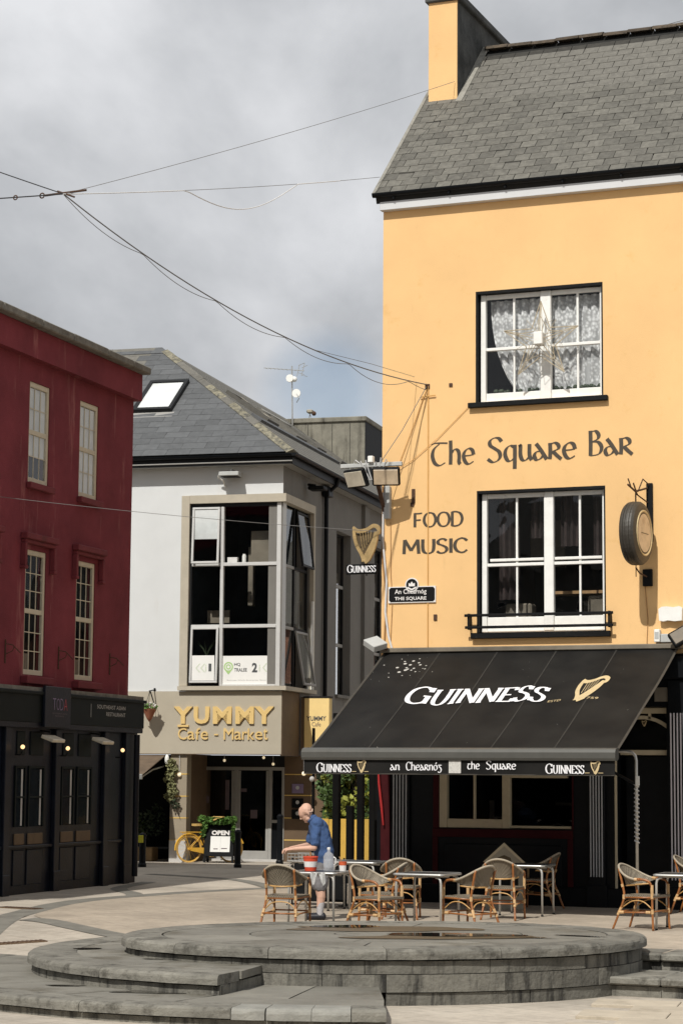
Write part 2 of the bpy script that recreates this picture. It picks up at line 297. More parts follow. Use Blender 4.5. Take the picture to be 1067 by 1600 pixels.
# black canvas with seams of wear and bird droppings near its top left
def canvas_mat():
    m = bpy.data.materials.new('awning_canvas'); m.use_nodes = True
    n, l = m.node_tree.nodes, m.node_tree.links; b = n['Principled BSDF']; b.inputs['Roughness'].default_value = 0.7; b.inputs['Specular IOR Level'].default_value = 0.18
    tc = n.new('ShaderNodeTexCoord')
    nz = n.new('ShaderNodeTexNoise'); nz.inputs['Scale'].default_value = 1.6; nz.inputs['Detail'].default_value = 7
    l.new(tc.outputs['Object'], nz.inputs['Vector'])
    cr = n.new('ShaderNodeValToRGB'); cr.color_ramp.elements[0].position = 0.35; cr.color_ramp.elements[0].color = (0.0060, 0.0058, 0.0056, 1); cr.color_ramp.elements[1].position = 0.72; cr.color_ramp.elements[1].color = (0.0150, 0.0142, 0.0128, 1)
    l.new(nz.outputs['Fac'], cr.inputs['Fac'])
    vo = n.new('ShaderNodeTexVoronoi'); vo.inputs['Scale'].default_value = 11.0; l.new(tc.outputs['Object'], vo.inputs['Vector'])
    n2 = n.new('ShaderNodeTexNoise'); n2.inputs['Scale'].default_value = 1.9; n2.inputs['Detail'].default_value = 2; l.new(tc.outputs['Object'], n2.inputs['Vector'])
    d = n.new('ShaderNodeVectorMath'); d.operation = 'DISTANCE'; d.inputs[1].default_value = (0.75, -0.55, 3.78); l.new(tc.outputs['Object'], d.inputs[0])
    dr = n.new('ShaderNodeMapRange'); dr.inputs['From Min'].default_value = 0.1; dr.inputs['From Max'].default_value = 0.75; dr.inputs['To Min'].default_value = 0.37; dr.inputs['To Max'].default_value = 0.0; l.new(d.outputs['Value'], dr.inputs['Value'])
    th = n.new('ShaderNodeMath'); th.operation = 'MULTIPLY_ADD'; th.inputs[1].default_value = 0.50; th.inputs[2].default_value = -0.285; l.new(n2.outputs['Fac'], th.inputs[0])
    t2 = n.new('ShaderNodeMath'); t2.operation = 'ADD'; l.new(th.outputs[0], t2.inputs[0]); l.new(dr.outputs['Result'], t2.inputs[1])
    lt = n.new('ShaderNodeMath'); lt.operation = 'LESS_THAN'; l.new(vo.outputs['Distance'], lt.inputs[0]); l.new(t2.outputs[0], lt.inputs[1])
    mx = n.new('ShaderNodeMixRGB'); mx.inputs['Color2'].default_value = (0.42, 0.41, 0.38, 1); l.new(lt.outputs[0], mx.inputs['Fac']); l.new(cr.outputs[0], mx.inputs['Color1'])
    l.new(mx.outputs[0], b.inputs['Base Color']); MATS['awning_canvas'] = m
canvas_mat()

def ground_mat(nm='plaza_paving', c1=(0.465, 0.415, 0.345, 1), c2=(0.43, 0.38, 0.315, 1), rot=24):
    m = bpy.data.materials.new(nm); m.use_nodes = True
    n, l = m.node_tree.nodes, m.node_tree.links; b = n['Principled BSDF']; b.inputs['Roughness'].default_value = 0.85
    tc = n.new('ShaderNodeTexCoord')
    br = n.new('ShaderNodeTexBrick'); br.inputs['Scale'].default_value = 1.0; br.inputs['Brick Width'].default_value = 0.6; br.inputs['Row Height'].default_value = 0.4; br.inputs['Mortar Size'].default_value = 0.006
    br.inputs['Color1'].default_value = c1; br.inputs['Color2'].default_value = c2; br.inputs['Mortar'].default_value = (0.29, 0.25, 0.20, 1)
    mp = n.new('ShaderNodeMapping'); mp.inputs['Rotation'].default_value = (0, 0, radians(rot)); l.new(tc.outputs['Object'], mp.inputs['Vector']); l.new(mp.outputs[0], br.inputs['Vector'])
    n1 = n.new('ShaderNodeTexNoise'); n1.inputs['Scale'].default_value = 0.55; n1.inputs['Detail'].default_value = 9; n1.inputs['Roughness'].default_value = 0.65; l.new(tc.outputs['Object'], n1.inputs['Vector'])
    r1 = n.new('ShaderNodeMapRange'); r1.inputs['From Min'].default_value = 0.28; r1.inputs['From Max'].default_value = 0.72; r1.inputs['To Min'].default_value = 0.66; r1.inputs['To Max'].default_value = 1.18; l.new(n1.outputs['Fac'], r1.inputs['Value'])
    n2 = n.new('ShaderNodeTexNoise'); n2.inputs['Scale'].default_value = 7; n2.inputs['Detail'].default_value = 8; n2.inputs['Roughness'].default_value = 0.75; l.new(tc.outputs['Object'], n2.inputs['Vector'])
    r2 = n.new('ShaderNodeMapRange'); r2.inputs['From Min'].default_value = 0.3; r2.inputs['From Max'].default_value = 0.7; r2.inputs['To Min'].default_value = 0.78; r2.inputs['To Max'].default_value = 1.12; l.new(n2.outputs['Fac'], r2.inputs['Value'])
    mu = n.new('ShaderNodeMath'); mu.operation = 'MULTIPLY'; l.new(r1.outputs[0], mu.inputs[0]); l.new(r2.outputs[0], mu.inputs[1])
    sc = n.new('ShaderNodeVectorMath'); sc.operation = 'SCALE'; l.new(br.outputs['Color'], sc.inputs[0]); l.new(mu.outputs[0], sc.inputs['Scale']); l.new(sc.outputs[0], b.inputs['Base Color'])
    bp = n.new('ShaderNodeBump'); bp.inputs['Strength'].default_value = 0.3; bp.inputs['Distance'].default_value = 0.01; l.new(n2.outputs['Fac'], bp.inputs['Height']); l.new(bp.outputs['Normal'], b.inputs['Normal'])
    MATS[nm] = m
ground_mat(); ground_mat('terrace_paving', (0.42, 0.355, 0.278, 1), (0.375, 0.318, 0.25, 1), 40)

# ---------------------------------------------------------------- mesh helpers
class MB:
    def __init__(s): s.v = []; s.f = []
    def add(s, vs, fs):
        o = len(s.v); s.v += [tuple(p) for p in vs]; s.f += [tuple(i + o for i in f) for f in fs]; return s
    def box(s, x0, x1, y0, y1, z0, z1):
        return s.add([(x0,y0,z0),(x1,y0,z0),(x1,y1,z0),(x0,y1,z0),(x0,y0,z1),(x1,y0,z1),(x1,y1,z1),(x0,y1,z1)],
                     [(0,3,2,1),(4,5,6,7),(0,1,5,4),(1,2,6,5),(2,3,7,6),(3,0,4,7)])
    def cbox(s, x0, x1, y0, y1, z0, z1, c=0.01):
        """box with chamfered edges"""
        xs, ys, zs = (x0, x1), (y0, y1), (z0, z1); vs = []; idx = {}
        for i in (0, 1):
            for j in (0, 1):
                for k in (0, 1):
                    sx, sy, sz = (1 - 2 * i) * c, (1 - 2 * j) * c, (1 - 2 * k) * c
                    for a, p in enumerate(((xs[i], ys[j] + sy, zs[k] + sz), (xs[i] + sx, ys[j], zs[k] + sz), (xs[i] + sx, ys[j] + sy, zs[k]))):
                        idx[i, j, k, a] = len(vs); vs.append(p)
        q = idx; fs = []
        for i in (0, 1): fs.append((q[i,0,0,0], q[i,1,0,0], q[i,1,1,0], q[i,0,1,0]))
        for j in (0, 1): fs.append((q[0,j,0,1], q[1,j,0,1], q[1,j,1,1], q[0,j,1,1]))
        for k in (0, 1): fs.append((q[0,0,k,2], q[1,0,k,2], q[1,1,k,2], q[0,1,k,2]))
        for i in (0, 1):
            for j in (0, 1): fs.append((q[i,j,0,0], q[i,j,0,1], q[i,j,1,1], q[i,j,1,0]))
        for i in (0, 1):
            for k in (0, 1): fs.append((q[i,0,k,0], q[i,0,k,2], q[i,1,k,2], q[i,1,k,0]))
        for j in (0, 1):
            for k in (0, 1): fs.append((q[0,j,k,1], q[0,j,k,2], q[1,j,k,2], q[1,j,k,1]))
        for i in (0, 1):
            for j in (0, 1):
                for k in (0, 1): fs.append((q[i,j,k,0], q[i,j,k,1], q[i,j,k,2]))
        return s.add(vs, fs)
    def quad(s, a, b, c, d): return s.add([a, b, c, d], [(0, 1, 2, 3)])
    def poly(s, pts): return s.add(pts, [tuple(range(len(pts)))])
    def prism(s, pts, d):
        """pts: 3D polygon; d: extrusion vector"""
        n = len(pts); d = Vector(d); p2 = [tuple(Vector(p) + d) for p in pts]
        return s.add(list(pts) + p2, [tuple(range(n)), tuple(range(2 * n - 1, n - 1, -1))] + [(i, (i + 1) % n, n + (i + 1) % n, n + i) for i in range(n)])
    def tube(s, pts, r, n=8, cap=True):
        pts = [Vector(p) for p in pts]; m = len(pts); rs = r if isinstance(r, (list, tuple)) else [r] * m
        up = None; rings = []
        for i in range(m):
            t = (pts[min(i + 1, m - 1)] - pts[max(i - 1, 0)]).normalized()
            if up is None:
                a = Vector((0, 0, 1)) if abs(t.z) < 0.9 else Vector((1, 0, 0)); up = (a - t * a.dot(t)).normalized()
            else: up = (up - t * up.dot(t)).normalized()
            sd = t.cross(up)
            rings.append([pts[i] + (up * cos(2 * pi * k / n) + sd * sin(2 * pi * k / n)) * rs[i] for k in range(n)])
        vs = [p for q in rings for p in q]; fs = []
        for i in range(m - 1):
            for k in range(n): fs.append((i * n + k, i * n + (k + 1) % n, (i + 1) * n + (k + 1) % n, (i + 1) * n + k))
        if cap: fs += [tuple(range(n))[::-1], tuple((m - 1) * n + k for k in range(n))]
        return s.add(vs, fs)
    def lathe(s, prof, c=(0, 0, 0), n=20, axis='z'):
        vs = []; fs = []
        for r, h in prof:
            for k in range(n):
                a = 2 * pi * k / n; x, y = r * cos(a), r * sin(a)
                p = (x, y, h) if axis == 'z' else ((h, x, y) if axis == 'x' else (x, h, y))
                vs.append((p[0] + c[0], p[1] + c[1], p[2] + c[2]))
        for i in range(len(prof) - 1):
            for k in range(n): fs.append((i * n + k, i * n + (k + 1) % n, (i + 1) * n + (k + 1) % n, (i + 1) * n + k))
        fs.append(tuple(range(n))[::-1]); fs.append(tuple((len(prof) - 1) * n + k for k in range(n)))
        return s.add(vs, fs)
    def ball(s, c, r, nu=12, nv=8, sc=(1, 1, 1)):
        vs = []; fs = []
        for j in range(nv + 1):
            t = pi * j / nv
            for i in range(nu):
                p = 2 * pi * i / nu
                vs.append((c[0] + r * sc[0] * sin(t) * cos(p), c[1] + r * sc[1] * sin(t) * sin(p), c[2] + r * sc[2] * cos(t)))
        for j in range(nv):
            for i in range(nu): fs.append((j * nu + i, (j + 1) * nu + i, (j + 1) * nu + (i + 1) % nu, j * nu + (i + 1) % nu))
        return s.add(vs, fs)
    def torus(s, c, R0, r, axis='y', nu=32, nv=8):
        pts = []
        for i in range(nu + 1):
            a = 2 * pi * i / nu
            pts.append((c[0] + R0 * cos(a), c[1], c[2] + R0 * sin(a)) if axis == 'y' else ((c[0], c[1] + R0 * cos(a), c[2] + R0 * sin(a)) if axis == 'x' else (c[0] + R0 * cos(a), c[1] + R0 * sin(a), c[2])))
        return s.tube(pts, r, nv, cap=False)
    def xf(s, M):
        s.v = [tuple(M @ Vector(p)) for p in s.v]; return s
    def mesh(s, name, smooth=False):
        me = bpy.data.meshes.new(name); me.from_pydata(s.v, [], s.f); me.update()
        bm = bmesh.new(); bm.from_mesh(me); bmesh.ops.recalc_face_normals(bm, faces=bm.faces); bm.to_mesh(me); bm.free()
        if smooth:
            me.polygons.foreach_set('use_smooth', [True] * len(me.polygons))
        return me
    def build(s, name, m, parent=None, smooth=False, **tags):
        me = s.mesh(name, smooth)
        me.materials.append(MATS[m])
        return put(name, me, parent, **tags)

def put(name, me, parent=None, label=None, cat=None, group=None, kind=None):
    o = bpy.data.objects.new(name, me); COL.objects.link(o)
    if parent is not None: o.parent = parent
    return tag(o, label, cat, group, kind)
def tag(o, label=None, cat=None, group=None, kind=None):
    if label: o['label'] = label
    if cat: o['category'] = cat
    if group: o['group'] = group
    if kind: o['kind'] = kind
    return o
def thing(name, label, cat, loc=(0, 0, 0), rz=0.0, group=None):
    o = bpy.data.objects.new(name, None); COL.objects.link(o); o.empty_display_size = 0.2
    o.location = loc; o.rotation_euler = (0, 0, rz)
    return tag(o, label, cat, group)
def kids(o, idx):
    return idx.get(o.name, [])
def copy_tree(o, idx, loc=None, rz=None, label=None):
    def rec(a, par):
        c = a.copy(); COL.objects.link(c)
        if par is not None: c.parent = par
        for ch in idx.get(a.name, []): rec(ch, c)
        return c
    c = rec(o, None)
    if loc is not None: c.location = loc
    if rz is not None: c.rotation_euler = (0, 0, rz)
    if label: c['label'] = label
    return c
def child_index():
    idx = {}
    for o in bpy.data.objects:
        if o.parent: idx.setdefault(o.parent.name, []).append(o)
    return idx
def share(name, me, parent, loc=(0, 0, 0), rot=(0, 0, 0), sc=(1, 1, 1), m=None):
    o = bpy.data.objects.new(name, me); COL.objects.link(o); o.parent = parent; o.location = loc; o.rotation_euler = rot; o.scale = sc
    return o

def wall_with_openings(u0, u1, z0, z1, holes, depth, y0=0.0):
    """front face at y0 facing -y, with rectangular openings and their reveals going back by depth"""
    us = sorted({u0, u1, *[h[0] for h in holes], *[h[1] for h in holes]}); zs = sorted({z0, z1, *[h[2] for h in holes], *[h[3] for h in holes]})
    b = MB()
    for i in range(len(us) - 1):
        for j in range(len(zs) - 1):
            cu, cz = (us[i] + us[i+1]) / 2, (zs[j] + zs[j+1]) / 2
            if any(h[0] < cu < h[1] and h[2] < cz < h[3] for h in holes): continue
            b.quad((us[i], y0, zs[j]), (us[i+1], y0, zs[j]), (us[i+1], y0, zs[j+1]), (us[i], y0, zs[j+1]))
    for a, c, lo, hi in holes:
        b.quad((a, y0, lo), (a, y0, hi), (a, y0 + depth, hi), (a, y0 + depth, lo)); b.quad((c, y0, lo), (c, y0 + depth, lo), (c, y0 + depth, hi), (c, y0, hi))
        b.quad((a, y0, hi), (c, y0, hi), (c, y0 + depth, hi), (a, y0 + depth, hi)); b.quad((a, y0, lo), (a, y0 + depth, lo), (c, y0 + depth, lo), (c, y0, lo))
    return b
def dirty_upper(me, y_split, m):
    """the covered upper part of a slate holds dirt, seen only down the open joints"""
    me.materials.append(MATS[m])
    for p in me.polygons:
        if p.center.y > y_split: p.material_index = 1
def room(u0, u1, y0, y1, z0, z1):
    """an open-fronted room behind a window"""
    b = MB()
    b.quad((u0, y1, z0), (u1, y1, z0), (u1, y1, z1), (u0, y1, z1)); b.quad((u0, y0, z0), (u0, y1, z0), (u0, y1, z1), (u0, y0, z1))
    b.quad((u1, y0, z0), (u1, y1, z0), (u1, y1, z1), (u1, y0, z1)); b.quad((u0, y0, z0), (u1, y0, z0), (u1, y1, z0), (u0, y1, z0)); b.quad((u0, y0, z1), (u1, y0, z1), (u1, y1, z1), (u0, y1, z1))
    return b

# ---------------------------------------------------------------- lettering
def text_mesh(body, x0, x1, z0, z1, depth=0.0, bold=0.0, y=0.0):
    """sans lettering as a mesh filling the box x0..x1, z0..z1 in the plane facing -y"""
    cu = bpy.data.curves.new('lettering', 'FONT'); cu.body = body; cu.size = 1; cu.offset = bold; cu.extrude = 0.5 if depth else 0.0; cu.resolution_u = 3
    ob = bpy.data.objects.new('lettering_source', cu); COL.objects.link(ob)
    dg = bpy.context.evaluated_depsgraph_get(); dg.update()
    me = bpy.data.meshes.new_from_object(ob.evaluated_get(dg))
    bpy.data.objects.remove(ob); bpy.data.curves.remove(cu)
    xs = [v.co.x for v in me.vertices]; ys = [v.co.y for v in me.vertices]
    a, b_, c, d = min(xs), max(xs), min(ys), max(ys)
    for v in me.vertices:
        X, Y, Z = v.co
        v.co = (x0 + (X - a) / (b_ - a) * (x1 - x0), y - (Z + (0.5 if depth else 0)) * (depth or 0), z0 + (Y - c) / (d - c) * (z1 - z0))
    me.update(); me.name = 'lettering'
    return me
def text(body, x0, x1, z0, z1, m, parent, depth=0.0, bold=0.0, y=0.0, name='lettering'):
    me = text_mesh(body, x0, x1, z0, z1, depth, bold, y); me.materials.append(MATS[m])
    return put(name, me, parent)

GL = {  # pen strokes of a rounded insular hand and of flared capitals; cap height 1
 'T~': ([[(0.0,.84),(.2,.9),(.72,.88)], [(.36,.86),(.12,.66),(.05,.38),(.16,.08),(.38,-.02),(.62,.09)]], .78),
 'h~': ([[(.08,1.0),(.09,.5),(.08,.0)], [(.1,.44),(.26,.62),(.42,.56),(.47,.36),(.46,.1),(.52,.0)]], .62),
 'e~': ([[(.07,.33),(.3,.34),(.5,.37)], [(.5,.37),(.44,.56),(.27,.63),(.1,.5),(.05,.3),(.14,.07),(.3,-.01),(.5,.09)]], .60),
 'S~': ([[(.60,.82),(.48,.96),(.28,.98),(.12,.86),(.13,.68),(.32,.54),(.5,.40),(.54,.2),(.42,.03),(.22,-.01),(.02,.12)]], .70),
 'q~': ([[(.45,.55),(.26,.63),(.1,.5),(.05,.28),(.14,.05),(.28,.0),(.44,.12)], [(.46,.66),(.46,.2),(.45,-.33)]], .60),
 'u~': ([[(.03,.58),(.09,.62),(.09,.25),(.16,.04),(.3,.0),(.44,.12)], [(.47,.66),(.47,.2),(.56,.0)]], .64),
 'a~': ([[(.1,.66),(.28,.42),(.54,.0)], [(.32,.34),(.12,.32),(.03,.16),(.12,.0),(.28,.04),(.40,.18)]], .60),
 'R~': ([[(.08,.66),(.09,.3),(.07,.0)], [(.04,.58),(.26,.66),(.42,.56),(.40,.40),(.16,.30)], [(.2,.31),(.36,.14),(.54,-.02)]], .60),
 'B~': ([[(.08,1.02),(.09,.5),(.08,.0)], [(.04,.95),(.28,1.0),(.42,.84),(.36,.66),(.12,.56)], [(.14,.56),(.40,.54),(.54,.32),(.42,.06),(.06,.0)]], .66),
 'n~': ([[(.08,.64),(.09,.3),(.08,.0)], [(.1,.44),(.26,.62),(.42,.56),(.47,.36),(.46,.1),(.52,.0)]], .62),
 'C~': ([[(.62,.80),(.46,.97),(.26,.94),(.09,.70),(.06,.40),(.16,.1),(.36,-.02),(.6,.1)]], .70),
 'o~': ([[(.28,.63),(.1,.5),(.05,.3),(.14,.07),(.28,.0),(.44,.12),(.5,.32),(.42,.54),(.28,.63)], [(.28,.74),(.34,.82),(.42,.94)]], .58),
 'g~': ([[(.02,.58),(.2,.62),(.52,.6)], [(.3,.6),(.2,.44),(.36,.3),(.46,.08),(.36,-.2),(.18,-.26),(.02,-.16)]], .58),
 't~': ([[(.02,.58),(.2,.62),(.46,.6)], [(.26,.6),(.1,.42),(.07,.2),(.18,.02),(.34,.0),(.46,.1)]], .52),
 ' ':  ([], .42),
 'F': ([[(.08,0),(.08,1)], [(.05,.97),(.3,.96),(.56,.98)], [(.08,.5),(.3,.5),(.48,.51)]], .66),
 'O': ([[(.42,1),(.2,.92),(.06,.68),(.05,.36),(.2,.08),(.42,0),(.64,.08),(.79,.36),(.78,.68),(.64,.92),(.42,1)]], .92),
 'D': ([[(.08,0),(.08,1)], [(.05,.98),(.34,1),(.62,.86),(.74,.5),(.62,.14),(.34,0),(.05,.02)]], .84),
 'M': ([[(.08,0),(.12,1)], [(.12,1),(.48,.22)], [(.48,.22),(.84,1)], [(.84,1),(.90,0)]], 1.04),
 'U': ([[(.08,1),(.08,.4),(.16,.1),(.38,0),(.60,.1),(.68,.4),(.68,1)]], .82),
 'S': ([[(.56,.86),(.40,.99),(.2,.96),(.09,.80),(.14,.64),(.36,.52),(.54,.38),(.57,.2),(.44,.03),(.22,0),(.04,.13)]], .70),
 'I': ([[(.1,0),(.1,1)]], .26),
 'C': ([[(.72,.82),(.56,.97),(.36,.99),(.14,.82),(.05,.5),(.14,.18),(.36,.01),(.56,.03),(.72,.18)]], .80),
 'G^': ([[(.80,.80),(.62,.96),(.42,.98),(.16,.82),(.05,.5),(.16,.16),(.42,0),(.66,.05),(.80,.16)], [(.80,.46),(.80,.04)], [(.62,.46),(.90,.46)], [(.80,.97),(.80,.72)]], .96),
 'U^': ([[(.12,.98),(.12,.4),(.2,.1),(.40,0),(.58,.1),(.66,.4),(.66,.98)], [(.0,.98),(.25,.98)], [(.54,.98),(.80,.98)]], .84),
 'I^': ([[(.15,.0),(.15,1)], [(.02,.98),(.28,.98)], [(.02,.02),(.28,.02)]], .36),
 'N^': ([[(.1,.0),(.1,.98)], [(.1,.98),(.68,.02)], [(.68,.02),(.68,.98)], [(.0,.02),(.22,.02)], [(-.02,.98),(.14,.98)], [(.56,.98),(.80,.98)]], .84),
 'E^': ([[(.13,.0),(.13,1)], [(.0,.98),(.56,.97)], [(.14,.5),(.46,.5)], [(.0,.02),(.60,.03)], [(.56,.97),(.57,.80)], [(.60,.03),(.62,.22)]], .68),
 'S^': ([[(.50,.82),(.38,.98),(.2,.96),(.09,.80),(.14,.64),(.34,.52),(.50,.38),(.53,.2),(.42,.03),(.22,0),(.06,.16)], [(.51,.98),(.50,.76)], [(.05,.02),(.05,.26)]], .66),
}
def smooth_pts(p, k=5):
    if len(p) < 3: return [Vector((*p[0], 0)), Vector((*p[1], 0))]
    q = [Vector((*a, 0)) for a in p]; out = []
    for i in range(len(q) - 1):
        p0, p1, p2, p3 = q[max(i-1, 0)], q[i], q[i+1], q[min(i+2, len(q)-1)]
        for j in range(k):
            t = j / k
            out.append(0.5 * ((2 * p1) + (-p0 + p2) * t + (2*p0 - 5*p1 + 4*p2 - p3) * t*t + (-p0 + 3*p1 - 3*p2 + p3) * t**3))
    out.append(q[-1]); return out
def pen_text(chars, o, ex, ez, x0, x1, z0, cap, m, parent, nib=(0.12, 25), hair=0.022, scale=None, shear=0.0, name='lettering', lift=0.004):
    """strokes of a flat pen, laid on the plane at o with axes ex, ez; fitted between x0 and x1"""
    o, ex, ez = Vector(o), Vector(ex).normalized(), Vector(ez).normalized(); nrm = ex.cross(ez)
    if nrm.dot(Vector((0, -1, 0.3))) < 0: nrm = -nrm
    w = sum(GL[c][1] * (scale or {}).get(i, 1) for i, c in enumerate(chars)) - 0.06
    fx = (x1 - x0) / w; b = MB(); cx = 0; k = 0
    na = Vector((cos(radians(nib[1])), sin(radians(nib[1])), 0)) * nib[0] / 2
    for i, c in enumerate(chars):
        s = (scale or {}).get(i, 1)
        for st in GL[c][0]:
            pts = smooth_pts(st); vs = []
            for j, p in enumerate(pts):
                t = pts[min(j+1, len(pts)-1)] - pts[max(j-1, 0)]; t.normalize(); pr = Vector((-t.y, t.x, 0))
                side = na if na.dot(pr) >= 0 else -na
                off = pr * max(abs(na.dot(pr)), hair)
                for q in (p + off, p - off):
                    gx, gz = (cx + q.x * s), q.y * s
                    vs.append(o + ex * (x0 + fx * gx + shear * gz * cap) + ez * (z0 + gz * cap) + nrm * (lift + 0.0004 * k))
            b.add(vs, [(2*j, 2*j+1, 2*j+3, 2*j+2) for j in range(len(pts) - 1)]); k += 1
        cx += GL[c][1] * s
    me = bpy.data.meshes.new(name); me.from_pydata(b.v, [], b.f); me.update(); me.materials.append(MATS[m])
    return put(name, me, parent)
def harp(o, ex, ez, x0, x1, z0, z1, parent, m='gold', ms='gold', lift=0.005, name='harp_emblem', thick=0.0, shear=0.0, wm=1.0):
    """a gold harp: curved neck, pillar, sound box and strings"""
    o, ex, ez = Vector(o), Vector(ex).normalized(), Vector(ez).normalized(); nrm = ex.cross(ez)
    if nrm.dot(Vector((0, -1, 0.3))) < 0: nrm = -nrm
    def P(x, z, d=0): return o + ex * (x0 + (x1 - x0) * x + shear * z) + ez * (z0 + (z1 - z0) * z) + nrm * (lift + d)
    def ribbon(pts, ws, d):
        pts = smooth_pts(pts, 6); n = len(pts); vs = []
        for j, p in enumerate(pts):
            t = pts[min(j+1, n-1)] - pts[max(j-1, 0)]; t.normalize(); pr = Vector((-t.y, t.x, 0)); f = j / (n - 1) * (len(ws) - 1); a = int(min(f, len(ws) - 2)); w = wm * (ws[a] + (ws[a+1] - ws[a]) * (f - a))
            for q in (p + pr * w, p - pr * w): vs.append(P(q.x, q.y, d))
        return vs, [(2*j, 2*j+1, 2*j+3, 2*j+2) for j in range(n - 1)]
    b = MB()
    for pts, ws, d in (([(.02,.97),(.2,.86),(.5,.88),(.78,.99),(.95,.93),(.97,.80),(.86,.78)], [.035,.055,.05,.05,.06,.05,.03], .0004),
                       ([(.06,.92),(.08,.72),(.16,.48),(.30,.28),(.40,.12),(.42,.02)], [.05,.06,.055,.05,.06,.07], .0008),
                       ([(.88,.84),(.84,.62),(.72,.38),(.56,.14),(.44,.03)], [.05,.09,.12,.13,.09], .0012)):
        vs, fs = ribbon(pts, ws, d)
        if thick:
            n = len(vs); b.add(vs + [v - nrm * thick for v in vs], fs + [(f[0] + n, f[1] + n, f[2] + n, f[3] + n) for f in fs] + [(j, j + 2, j + 2 + n, j + n) for j in range(n - 2)] + [(0, 1, 1 + n, n), (n - 2, n - 1, 2 * n - 1, 2 * n - 2)])
        else: b.add(vs, fs)
    for k in range(5):
        t = (k + 1) / 6
        vs, fs = ribbon([(.18 + .62 * t, .86), (.34 + .40 * t, .26 + .42 * t)], [.009, .009], .0016 + .0001 * k); b.add(vs, fs)
    return b.build(name, m, parent)
# ================================================================ GROUND
def lerp(a, b, t): return a + (b - a) * max(0.0, min(1.0, t))
LOW = -0.37
def gz(x, y):
    left = lerp(0, LOW, (-6.3 - y) / 7.2)
    right = lerp(0, LOW - 0.02, (-8.45 - y) / 0.1)
    return left if x < 3.8 else right
def build_ground():
    xs = [-400, -120, -60, -30, -18] + [-12 + i for i in range(15)] + [3.79, 3.81] + [4 + i for i in range(14)] + [24, 40, 90, 400]
    ys = [-300, -100, -60, -40, -28, -22] + [-18 + 0.5 * i for i in range(19)] + [-8.55, -8.45] + [-8 + 0.5 * i for i in range(5)] + [-5, -3, 0, 4, 8, 14, 22, 40, 90, 400]
    xs = sorted(set(xs)); ys = sorted(set(ys)); b = MB()
    vs = [(x, y, gz(x, y)) for y in ys for x in xs]; n = len(xs)
    fs = [(j*n+i, j*n+i+1, (j+1)*n+i+1, (j+1)*n+i) for j in range(len(ys)-1) for i in range(n-1)]
    b.add(vs, fs); return b.build('ground', 'plaza_paving', kind='structure')
ground = build_ground()
def strip(name, pts, w, m, dz, parent=None, kind='structure', **t):
    """a flat band laid along a line on the ground"""
    b = MB(); P = [Vector((*p, 0)) for p in pts]; vs = []
    for i, p in enumerate(P):
        d = (P[min(i+1, len(P)-1)] - P[max(i-1, 0)]).normalized(); s = Vector((-d.y, d.x, 0)) * w / 2
        for q in (p + s, p - s): vs.append((q.x, q.y, gz(q.x, q.y) + dz))
    b.add(vs, [(2*i, 2*i+1, 2*i+3, 2*i+2) for i in range(len(P)-1)])
    return b.build(name, m, parent, kind=kind, **t)
def dense(pts, n=8):
    q = smooth_pts(pts, n); return [(p.x, p.y) for p in q]
strip('paving_band', dense([(-1.9,-9.4), (-2.9,-7.1), (-3.5,-5.2), (-4.0,-3.4), (-4.15,-1.9), (-4.0,-.7), (-3.75,.75), (-3.1,2.7), (-2.2,4.2), (-0.8,5.2)]), 0.42, 'band_stone', 0.004)
strip('paving_band', dense([(-2.75,-6.6), (-2.3,-6.75), (-1.55,-7.3), (-.44,-8.05), (1.0,-8.75)]), 0.34, 'band_stone', 0.008)
strip('paving_band', dense([(-6.0,3.55), (-5.4,1.2), (-4.4,-.2), (-4.0,-.9)]), 0.3, 'band_stone', 0.006)
strip('paving_band', dense([(-7.5,6.5), (-5.0,5.2), (-3.1,2.7)]), 0.3, 'band_stone', 0.008)
b = MB(); bz = .0022
edge = [(-2.75,-6.3), (-2.95,-6.05), (-3.35,-5.2), (-3.85,-3.4), (-4.0,-1.9), (-3.85,-.7), (-3.6,.75), (-2.95,2.7), (-2.05,4.2), (-0.8,5.0), (16,5.0), (16,-6.3)]
b.poly([(x, y, bz) for x, y in edge]); b.poly([(3.82,-6.3,bz), (16,-6.3,bz), (16,-8.44,bz), (3.82,-8.44,bz)])
b.poly([(x, y, gz(x, y) + bz) for x, y in ((-2.75,-6.3), (-2.3,-6.7), (-1.55,-7.25), (-.44,-8.0), (1.0,-8.7), (3.78,-9.5), (3.78,-6.3))]); b.build('paving', 'terrace_paving', kind='structure')
for pts in ([(-4.33,-4.62), (-3.6,-4.78)], [(-1.75,-9.25), (-1.26,-8.7)]):
    dr = thing('drain_grate', 'brown slotted drain grate set in the paving ' + ('near the dark shopfront' if pts[0][0] < -4 else 'below the wide grey band'), 'drain', (pts[0][0], pts[0][1], gz(*pts[0])))
    d = (Vector(pts[1]) - Vector(pts[0])); L = d.length; a = atan2(d.y, d.x); dr.rotation_euler = (0, 0, a)
    sl = (gz(*pts[1]) - gz(*pts[0])) / L
    MB().prism([(0,-.11,.012), (L,-.11,.012+sl*L), (L,.11,.012+sl*L), (0,.11,.012)], (0,0,-.05)).build('tray', 'drain', dr)
    b = MB()
    for i in range(int(L / 0.06)): x = 0.03 + i * 0.06; b.box(x, x + .03, -.09, .09, .0125 + sl * x, .018 + sl * x)
    b.build('bars', 'rust', dr)

